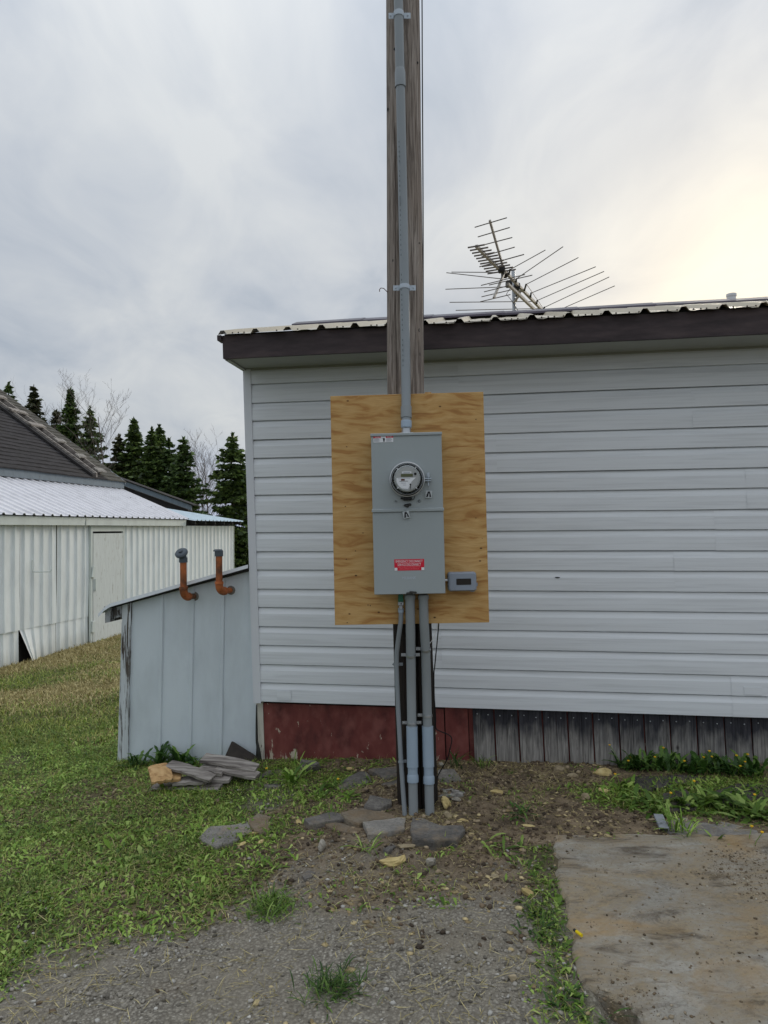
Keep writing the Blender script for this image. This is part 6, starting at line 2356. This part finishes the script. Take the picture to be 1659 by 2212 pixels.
# scrap boards heaped beside the shed
def plank(ends, width, thick, mat, label, roll=0.0, seed=0, zlift=(0.02, 0.02), name='scrap_board'):
    rng = random.Random(seed)
    thick *= 0.72
    width *= 0.85
    (ua, va), (ub, vb) = ends
    ca, cb = gat(ua, va), gat(ub, vb)
    ca = plane_pt(ua, va, ca.z + zlift[0]); cb = plane_pt(ub, vb, cb.z + zlift[1])
    ax = (cb - ca)
    L = ax.length
    ax.normalize()
    side = Vector((0, 0, 1)).cross(ax).normalized()
    up = ax.cross(side)
    side, up = side * math.cos(roll) + up * math.sin(roll), up * math.cos(roll) - side * math.sin(roll)
    n = 8
    rows = []
    for k in range(n + 1):
        f = k / n
        c = ca + ax * L * f + up * 0.006 * math.sin(f * 3.1) * rng.uniform(0.5, 1.5)
        w = width / 2 * (1 - 0.25 * (f > 0.93) * rng.random() - 0.2 * (f < 0.05) * rng.random()) + rng.uniform(-0.004, 0.004)
        rows.append([c + side * w - up * thick / 2, c + side * w + up * thick / 2, c + up * (thick / 2 + 0.002), c - side * w + up * thick / 2, c - side * w - up * thick / 2, c + side * w - up * thick / 2])
    m = MB(); m.grid(rows)
    m.add(rows[0][:5], [(0, 1, 2, 3, 4)]); m.add(rows[-1][:5], [(0, 1, 2, 3, 4)])
    return tag(m.build(name, MAT[mat]), label, 'board', 'scrap boards beside the shed')


K4 = lambda x, y: (x * 0.275 + 221.2, 1133.7 + y * 0.275)
plank((K4(395, 2062), K4(930, 2062)), 0.13, 0.022, 'board_grey', 'lowest grey scrap board with a splintered orange end', 0.1, 1, (0.012, 0.012))
plank((K4(560, 2020), K4(825, 2010)), 0.11, 0.022, 'board_grey', 'short dark scrap board in the middle of the heap', 0.1, 2, (0.04, 0.035))
plank((K4(760, 1985), K4(1015, 1990)), 0.13, 0.024, 'board_grey', 'scrap board with a pale gnawed end under the planks', 0.15, 3, (0.035, 0.03))
plank((K4(445, 1990), K4(620, 1970)), 0.16, 0.02, 'board_tan', 'tan plywood offcut second from the top of the left end', 0.15, 4, (0.075, 0.075))
plank((K4(372, 1970), K4(542, 1940)), 0.21, 0.02, 'board_tan', 'square tan plywood offcut on top of the heap', 0.28, 5, (0.115, 0.12))
plank((K4(520, 1880), K4(865, 1995)), 0.10, 0.022, 'board_grey', 'long scrap plank sloping down across the heap', 0.2, 6, (0.14, 0.06))
plank((K4(770, 1915), K4(960, 1940)), 0.11, 0.03, 'board_grey', 'thick curved scrap slab with pale sawn edge', 0.18, 7, (0.085, 0.07))
plank((K4(820, 1885), K4(1220, 1975)), 0.11, 0.022, 'board_grey', 'long weathered plank with a pale edge reaching the corner', 0.15, 8, (0.10, 0.035))
plank((K4(790, 1830), K4(1215, 1915)), 0.12, 0.022, 'board_grey', 'uppermost grey plank leaning toward the house corner', 0.2, 9, (0.15, 0.06))
# dark sheet propped against the shed wall
q = [SHFS(*K4(x, y), SHOFF - o) + (o,) for x, y, o in ((940, 1870, 0.11), (1013, 1705, 0.035), (1025, 1707, 0.035), (1222, 1830, 0.05), (1222, 1925, 0.11))]
pts = [SHP(s, SHOFF - o, z) for s, z, o in q]
m = MB(); m.prism(pts, TDIR * 0.012)
tag(m.build('dark_sheet', MAT['tarsheet']), 'dark brown sheet offcut propped against the shed wall', 'sheet')

# ------------------------------------------------------------------ loose gravel, soil, plants
def leaves_np(P, az, tilt, ln, wd, curl):
    """bent tapering leaves: five vertices each"""
    N = len(P)
    h = np.stack([np.cos(az), np.sin(az), np.zeros(N)], 1)
    s = np.stack([-np.sin(az), np.cos(az), np.zeros(N)], 1)
    up = np.array([0, 0, 1.0])
    d1 = h * np.cos(tilt)[:, None] + up * np.sin(tilt)[:, None]
    t2 = tilt - curl
    d2 = h * np.cos(t2)[:, None] + up * np.sin(t2)[:, None]
    mid = P + d1 * (ln * 0.55)[:, None]
    tip = mid + d2 * (ln * 0.45)[:, None]
    w = (wd / 2)[:, None]
    a, b = P - s * w * 0.35, P + s * w * 0.35
    c, e = mid - s * w, mid + s * w
    V = np.stack([a, b, e, c, tip], 1).reshape(-1, 3)
    o = np.arange(N) * 5
    q = np.stack([o, o + 1, o + 2, o + 3], 1)
    t = np.stack([o + 3, o + 2, o + 4], 1)
    return V, q, t


def scatter(n, x0, x1, y0, y1, wfun, rng):
    x = rng.uniform(x0, x1, n); y = rng.uniform(y0, y1, n)
    w = wfun(x, y)
    k = rng.random(n) < w
    return x[k], y[k]


def blocked(x, y):
    """inside buildings or on the slab"""
    dx, dy = x - HC.x, y - HC.y
    s = dx * WDIR.x + dy * WDIR.y; t = dx * TDIR.x + dy * TDIR.y
    inh = (t > 0.01) & (s > -0.01)
    insh = (t > 0.02) & (t < 0.65) & (s > -1.02) & (s <= 0)
    bx, by = x - B0.x, y - B0.y
    n = bx * BN.x + by * BN.y
    sl = np.interp(y, SLABX[:, 0], SLABX[:, 1])
    return inh | insh | (n < 0.02) | ((x > sl + 0.0) & (y < 3.45))


def build_ground_cover():
    rng = np.random.default_rng(5)

    def lawnw(x, y):
        g = zones(x, y)[0]
        p = fbm(x, y, 3.4, 61)
        return np.where(blocked(x, y), 0, np.maximum(g * (0.35 + 0.65 * sstep(0.35, 0.6, p)), 0.09 * sstep(0.5, 0.62, fbm(x, y, 5.0, 65)) * (y > 2.9)))
    # broad leaves near
    x, y = scatter(230000, -3.2, 2.9, 2.1, 6.2, lambda x, y: lawnw(x, y) * np.clip(5.2 / (y + 0.8), 0.5, 1), rng)
    n = len(x)
    ln = rng.gamma(5, 0.0042, n) + 0.006
    V, q, t = leaves_np(np.stack([x, y, gz(x, y) + 0.001], 1), rng.random(n) * 6.283, rng.uniform(0.05, 0.95, n), ln, ln * rng.uniform(0.22, 0.42, n), rng.uniform(0.2, 1.3, n))
    o = np_mesh('weed_cover', V, [q, t], MAT['weed'], kind='stuff')
    tag(o, 'low broad-leaved weeds covering the lawn and dirt', 'weeds')
    # grass blades near
    x, y = scatter(210000, -3.2, 2.9, 2.1, 6.4, lambda x, y: lawnw(x, y), rng)
    n = len(x)
    ln = rng.gamma(6, 0.0050, n) + 0.008
    V, q, t = leaves_np(np.stack([x, y, gz(x, y) - 0.001], 1), rng.random(n) * 6.283, rng.uniform(0.3, 1.4, n), ln, rng.uniform(0.0016, 0.0034, n), rng.uniform(0.2, 1.1, n))
    # lawn out to the barn and beyond
    x2, y2 = scatter(260000, -6.5, -0.9, 5.6, 15.0, lambda x, y: np.where(blocked(x, y), 0, np.clip(6.5 / y, 0, 1) * (0.5 + 0.5 * fbm(x, y, 1.8, 63))), rng)
    n2 = len(x2)
    ln2 = rng.gamma(5, 0.0075, n2) + 0.014
    V2, q2, t2 = leaves_np(np.stack([x2, y2, gz(x2, y2) - 0.002], 1), rng.random(n2) * 6.283, rng.uniform(0.2, 1.3, n2), ln2, rng.uniform(0.004, 0.010, n2), rng.uniform(0.2, 1.1, n2))
    dry = zones(x2, y2)[2] * 1.15 > rng.random(n2)
    k = len(V)
    o = np_mesh('grass', np.concatenate([V, V2[np.repeat(~dry, 5)]]), [q, t, np.arange((~dry).sum() * 5).reshape(-1, 5)[:, [0, 1, 2, 3]] + k, np.arange((~dry).sum() * 5).reshape(-1, 5)[:, [3, 2, 4]] + k], MAT['grass'], kind='stuff')
    tag(o, 'short green grass of the lawn', 'grass')
    # straw: dry blades by the barn and dead stems on the bare ground
    Vd = V2[np.repeat(dry, 5)]
    x3, y3 = scatter(42000, -2.6, 2.4, 2.1, 5.0, lambda x, y: np.where(blocked(x, y), 0, 0.25 + 0.75 * sstep(0.45, 0.65, fbm(x, y, 4, 71))) * (1 - 0.6 * zones(x, y)[1]), rng)
    n3 = len(x3)
    ln3 = rng.gamma(4, 0.011, n3) + 0.01
    V3, q3, t3 = leaves_np(np.stack([x3, y3, gz(x3, y3) + 0.003], 1), rng.random(n3) * 6.283, rng.uniform(-0.05, 0.3, n3), ln3, rng.uniform(0.0012, 0.0032, n3), rng.uniform(-0.2, 0.4, n3))
    nd = int(dry.sum())
    A = np.arange(nd * 5).reshape(-1, 5)
    o = np_mesh('dry_straw', np.concatenate([Vd, V3]), [A[:, [0, 1, 2, 3]], A[:, [3, 2, 4]], q3 + nd * 5, t3 + nd * 5], MAT['straw'], kind='stuff')
    tag(o, 'dry straw and dead stems strewn on the ground', 'straw')


build_ground_cover()

PHI = (1 + 5 ** 0.5) / 2
ICO = np.array([(-1, PHI, 0), (1, PHI, 0), (-1, -PHI, 0), (1, -PHI, 0), (0, -1, PHI), (0, 1, PHI), (0, -1, -PHI), (0, 1, -PHI), (PHI, 0, -1), (PHI, 0, 1), (-PHI, 0, -1), (-PHI, 0, 1)]) / math.sqrt(1 + PHI ** 2)
ICF = np.array([(0, 11, 5), (0, 5, 1), (0, 1, 7), (0, 7, 10), (0, 10, 11), (1, 5, 9), (5, 11, 4), (11, 10, 2), (10, 7, 6), (7, 1, 8), (3, 9, 4), (3, 4, 2), (3, 2, 6), (3, 6, 8), (3, 8, 9), (4, 9, 5), (2, 4, 11), (6, 2, 10), (8, 6, 7), (9, 8, 1)])


def pebbles(name, mat, label, cat, n, wfun, smin, smax, pw, rng, flat=(0.45, 0.85), box=(-2.4, 1.4, 2.05, 4.8), zfun=None):
    x, y = scatter(n, *box, wfun, rng)
    n = len(x)
    r = smin + (smax - smin) * rng.random(n) ** pw
    sc = np.stack([r * rng.uniform(0.8, 1.4, n), r * rng.uniform(0.6, 1.1, n), r * rng.uniform(*flat, n)], 1)
    V = ICO[None] * (1 + rng.normal(size=(n, 12, 1)) * 0.22) * sc[:, None]
    a = rng.random(n) * 6.283
    c, s = np.cos(a)[:, None], np.sin(a)[:, None]
    X = V[..., 0] * c - V[..., 1] * s; Y = V[..., 0] * s + V[..., 1] * c
    z = (gz(x, y) if zfun is None else zfun(x, y)) + sc[:, 2] * 0.45
    V = np.stack([X + x[:, None], Y + y[:, None], V[..., 2] + z[:, None]], 2).reshape(-1, 3)
    Fc = (ICF[None] + (np.arange(n) * 12)[:, None, None]).reshape(-1, 3)
    return tag(np_mesh(name, V, [Fc], MAT[mat], kind='stuff'), label, cat)


def build_gravel():
    rng = np.random.default_rng(9)
    free = lambda x, y: np.where(blocked(x, y), 0.0, 1.0)
    pebbles('gravel', 'pebble', 'loose grey gravel on the driveway', 'gravel', 75000, lambda x, y: free(x, y) * zones(x, y)[1] * (0.25 + 0.75 * sstep(0.4, 0.62, fbm(x, y, 2.4, 15))) * (1 - 0.7 * zones(x, y)[0]), 0.002, 0.0105, 5.5, rng)
    pebbles('soil_clods', 'clod', 'crumbly brown soil clods dug up round the pole', 'soil', 38000, lambda x, y: free(x, y) * (1 - zones(x, y)[1]) * (1 - 0.7 * zones(x, y)[0]) * (y < 4.75), 0.0025, 0.015, 6.0, rng)
    pebbles('wood_chips', 'chip', 'pale wood and foam chips scattered over the soil', 'chips', 12000, lambda x, y: free(x, y) * (1 - 0.8 * zones(x, y)[1]) * (1 - 0.8 * zones(x, y)[0]) * (y < 4.75) * sstep(-0.9, -0.2, x) * (0.2 + 0.8 * sstep(0.45, 0.65, fbm(x, y, 3, 19))), 0.003, 0.018, 3.8, rng, (0.12, 0.4))
    pad = lambda x, y: np.where((x > np.interp(y, SLABX[:, 0], SLABX[:, 1]) + 0.03) & (y < 3.4), 1.0, 0.0)
    pebbles('pad_grit', 'padgrit', 'grit and small stones washed onto the concrete pad', 'grit', 22000, lambda x, y: pad(x, y) * (0.1 + 0.9 * sstep(0.5, 0.66, fbm(x, y, 2.6, 23))), 0.0016, 0.0075, 6.0, rng, box=(0.6, 2.6, 2.0, 3.45), zfun=lambda x, y: 0.025 + 0.022 * x + (fbm(x, y, 1.6, 12) - 0.5) * 0.022)


build_gravel()


# plants that stand out one by one
def dandelion(u, v, n, ln, label, seed, flowers=0, dark=False, up=0.6, group=None, name='dandelion_plant', cat='weed', spread=0.02, narrow=False):
    rng = np.random.default_rng(seed)
    c = gat(u, v)
    root = thing(name, label, cat, c, group)
    V, Fq, Ft = [], [], []
    k = 0
    for i in range(int(n * (1.0 if narrow else 1.7))):
        a = rng.random() * 6.283
        L = ln * rng.uniform(0.55, 1.15)
        el = rng.uniform(max(0.1, up - 0.45), min(1.45, up + 0.5))
        w = L * (rng.uniform(0.06, 0.11) if not narrow else rng.uniform(0.016, 0.032))
        p = np.array([rng.normal() * spread, rng.normal() * spread, -0.004])
        h = np.array([math.cos(a), math.sin(a), 0]); s = np.array([-math.sin(a), math.cos(a), 0])
        segs = 7
        rowsL, rowsR = [], []
        for j in range(segs + 1):
            f = j / segs
            e = el - f * f * rng.uniform(0.7, 1.1) * 0.9
            if j: p = p + (h * math.cos(e) + np.array([0, 0, 1]) * math.sin(e)) * L / segs
            wid = w * (0.25 + 1.0 * math.sin(min(1, f * 1.12) * 2.6)) * (1.0 if narrow or j % 2 == 0 else 0.55)
            if j == segs: wid = 0.0008
            rowsL.append(p - s * wid); rowsR.append(p + s * wid)
        base = len(V)
        V += rowsL + rowsR
        for j in range(segs):
            Fq.append((base + j, base + segs + 1 + j, base + segs + 2 + j, base + j + 1))
    o = np_mesh('leaves', np.array(V), [np.array(Fq)], MAT['weed_dark' if dark else 'weed'])
    o.parent = root
    for i in range(flowers):
        a = rng.random() * 6.283; rr = rng.uniform(0.02, 0.11)
        hgt = rng.uniform(0.05, 0.15)
        b = Vector((c.x + math.cos(a) * rr * 0.3, c.y + math.sin(a) * rr * 0.3, c.z)); t = Vector((c.x + math.cos(a) * rr, c.y + math.sin(a) * rr, c.z + hgt))
        m = MB(); m.tube([b, b.lerp(t, 0.5) + Vector((0, 0, 0.02)), t], 0.0016, 5); st = m.build('stem', MAT['weed'], root)
        m = MB(); m.lathe([(0.002, -0.003), (0.008, 0.003), (0.007, 0.006), (0.002, 0.007)], Matrix.Translation(t), 9); m.build('flower', MAT['flower'], st)
    return root


dandelion(345, 1654, 13, 0.17, 'tall jagged dandelion growing against the shed wall behind the boards', 1, dark=True, up=1.1)
dandelion(390, 1655, 15, 0.18, 'tall jagged dandelion next to the shed beside the top plywood offcut', 2, dark=True, up=1.1)
dandelion(424, 1656, 9, 0.13, 'small dandelion between the boards and the shed', 3, dark=True, up=0.8)
dandelion(290, 1657, 12, 0.14, 'dandelion at the foot of the peeling shed corner post', 4, dark=True, up=0.9)
dandelion(662, 1664, 60, 0.12, 'grassy weed clump under the red skirting beside the upright rock', 5, up=0.9, narrow=True, spread=0.06, name='grass_tuft', cat='grass tuft')
dandelion(632, 1690, 10, 0.17, 'broad-leaved dock plant in front of the red skirting', 6, up=0.6)
dandelion(585, 1700, 16, 0.10, 'yellowing weed tuft in the gravel by the boards', 7, up=0.6, narrow=True, flowers=1)
dandelion(700, 1722, 18, 0.10, 'flat dandelion rosette left of the thick flagstone', 8, up=0.35, spread=0.05)
dandelion(755, 1724, 12, 0.09, 'leafy weed beside the thick dark flagstone', 9, up=0.5, flowers=1)
dandelion(722, 1700, 12, 0.09, 'leafy weed under the dark tilted flagstone', 10, up=0.5)
dandelion(800, 1840, 16, 0.12, 'bright grassy weed in front of the pale grey flagstone', 11, up=0.7, narrow=True, spread=0.02)
dandelion(592, 1964, 240, 0.085, 'round green grass tuft at the edge of the gravel', 12, up=0.8, narrow=True, spread=0.05, name='grass_tuft', cat='grass tuft')
dandelion(725, 2138, 260, 0.07, 'dark grass tuft growing alone in the open gravel', 13, dark=True, up=0.8, narrow=True, spread=0.045, name='grass_tuft', cat='grass tuft')
dandelion(600, 1862, 22, 0.08, 'small leafy weed patch in the dirt below the lawn-edge flagstone', 14, up=0.4, spread=0.07)
dandelion(1040, 1656, 20, 0.11, 'small green weed at the first skirting board', 15, up=1.0, narrow=True)
dandelion(985, 1656, 26, 0.13, 'wispy weed at the narrow red board', 16, up=1.1, narrow=True, dark=True, spread=0.03)
ORD = ['first', 'second', 'third', 'fourth', 'fifth', 'sixth', 'seventh', 'eighth', 'ninth']
DG = 'dandelions along the skirting boards'
for i, (u, v, n, fl_) in enumerate(((1352, 1660, 16, 2), (1388, 1663, 18, 2), (1420, 1664, 16, 2), (1452, 1666, 18, 1), (1488, 1668, 18, 1), (1522, 1668, 20, 1), (1556, 1670, 18, 1), (1592, 1674, 18, 2), (1630, 1674, 18, 2))):
    dandelion(u, v, n, 0.15, ORD[i] + ' dandelion clump from the foam block along the weathered skirting', 30 + i, flowers=fl_, dark=True, up=1.0, group=DG, spread=0.035)
WG = 'leafy weeds between the black slabs and the pad'
for i, (u, v, n, L) in enumerate(((1345, 1705, 16, 0.11), (1372, 1732, 16, 0.12), (1405, 1748, 16, 0.12), (1440, 1756, 14, 0.12), (1470, 1735, 18, 0.15), (1500, 1752, 18, 0.14), (1535, 1740, 20, 0.15), (1570, 1745, 20, 0.15), (1605, 1755, 20, 0.15), (1640, 1765, 20, 0.15), (1618, 1725, 16, 0.14))):
    dandelion(u, v, n, L, 'leafy green weed among the black slabs behind the concrete pad', 50 + i, flowers=1 if i % 3 == 0 else 0, up=0.5, group=WG, spread=0.04)
dandelion(1468, 1820, 40, 0.14, 'spiky grass tuft at the edge of the concrete pad by the plastic strip', 70, up=1.0, narrow=True, spread=0.035, name='grass_tuft', cat='grass tuft')
dandelion(1540, 1824, 16, 0.13, 'upright dandelion between the grey slab and the concrete pad', 71, up=0.9)
dandelion(1608, 1826, 18, 0.12, 'flowering dandelion at the back edge of the concrete pad', 72, up=0.7, flowers=2)
EG = 'weeds along the broken slab edge'
for i, (u, v, n, L) in enumerate(((1165, 1850, 10, 0.055), (1150, 1880, 12, 0.06), (1150, 1945, 12, 0.05), (1168, 1975, 26, 0.055), (1182, 2000, 30, 0.06), (1172, 2030, 24, 0.055), (1192, 2085, 24, 0.055), (1217, 2160, 30, 0.055), (1234, 2195, 30, 0.06))):
    dandelion(u, v, n, L, ORD[i] + ' weed tuft from the back corner along the broken pad edge', 80 + i, dark=(i > 1), up=0.6, group=EG, spread=0.03, narrow=(i % 2 == 0))
dandelion(1300, 2208, 14, 0.08, 'grass blades creeping over the chipped slab corner', 95, dark=True, up=0.5, narrow=True)
dandelion(1085, 1835, 16, 0.09, 'sprawling weed on the brown dirt left of the pad corner', 96, up=0.4, spread=0.05)
dandelion(1125, 1762, 16, 0.09, 'little green weed on the dug soil behind the pad', 97, up=0.5, dark=True, spread=0.03)
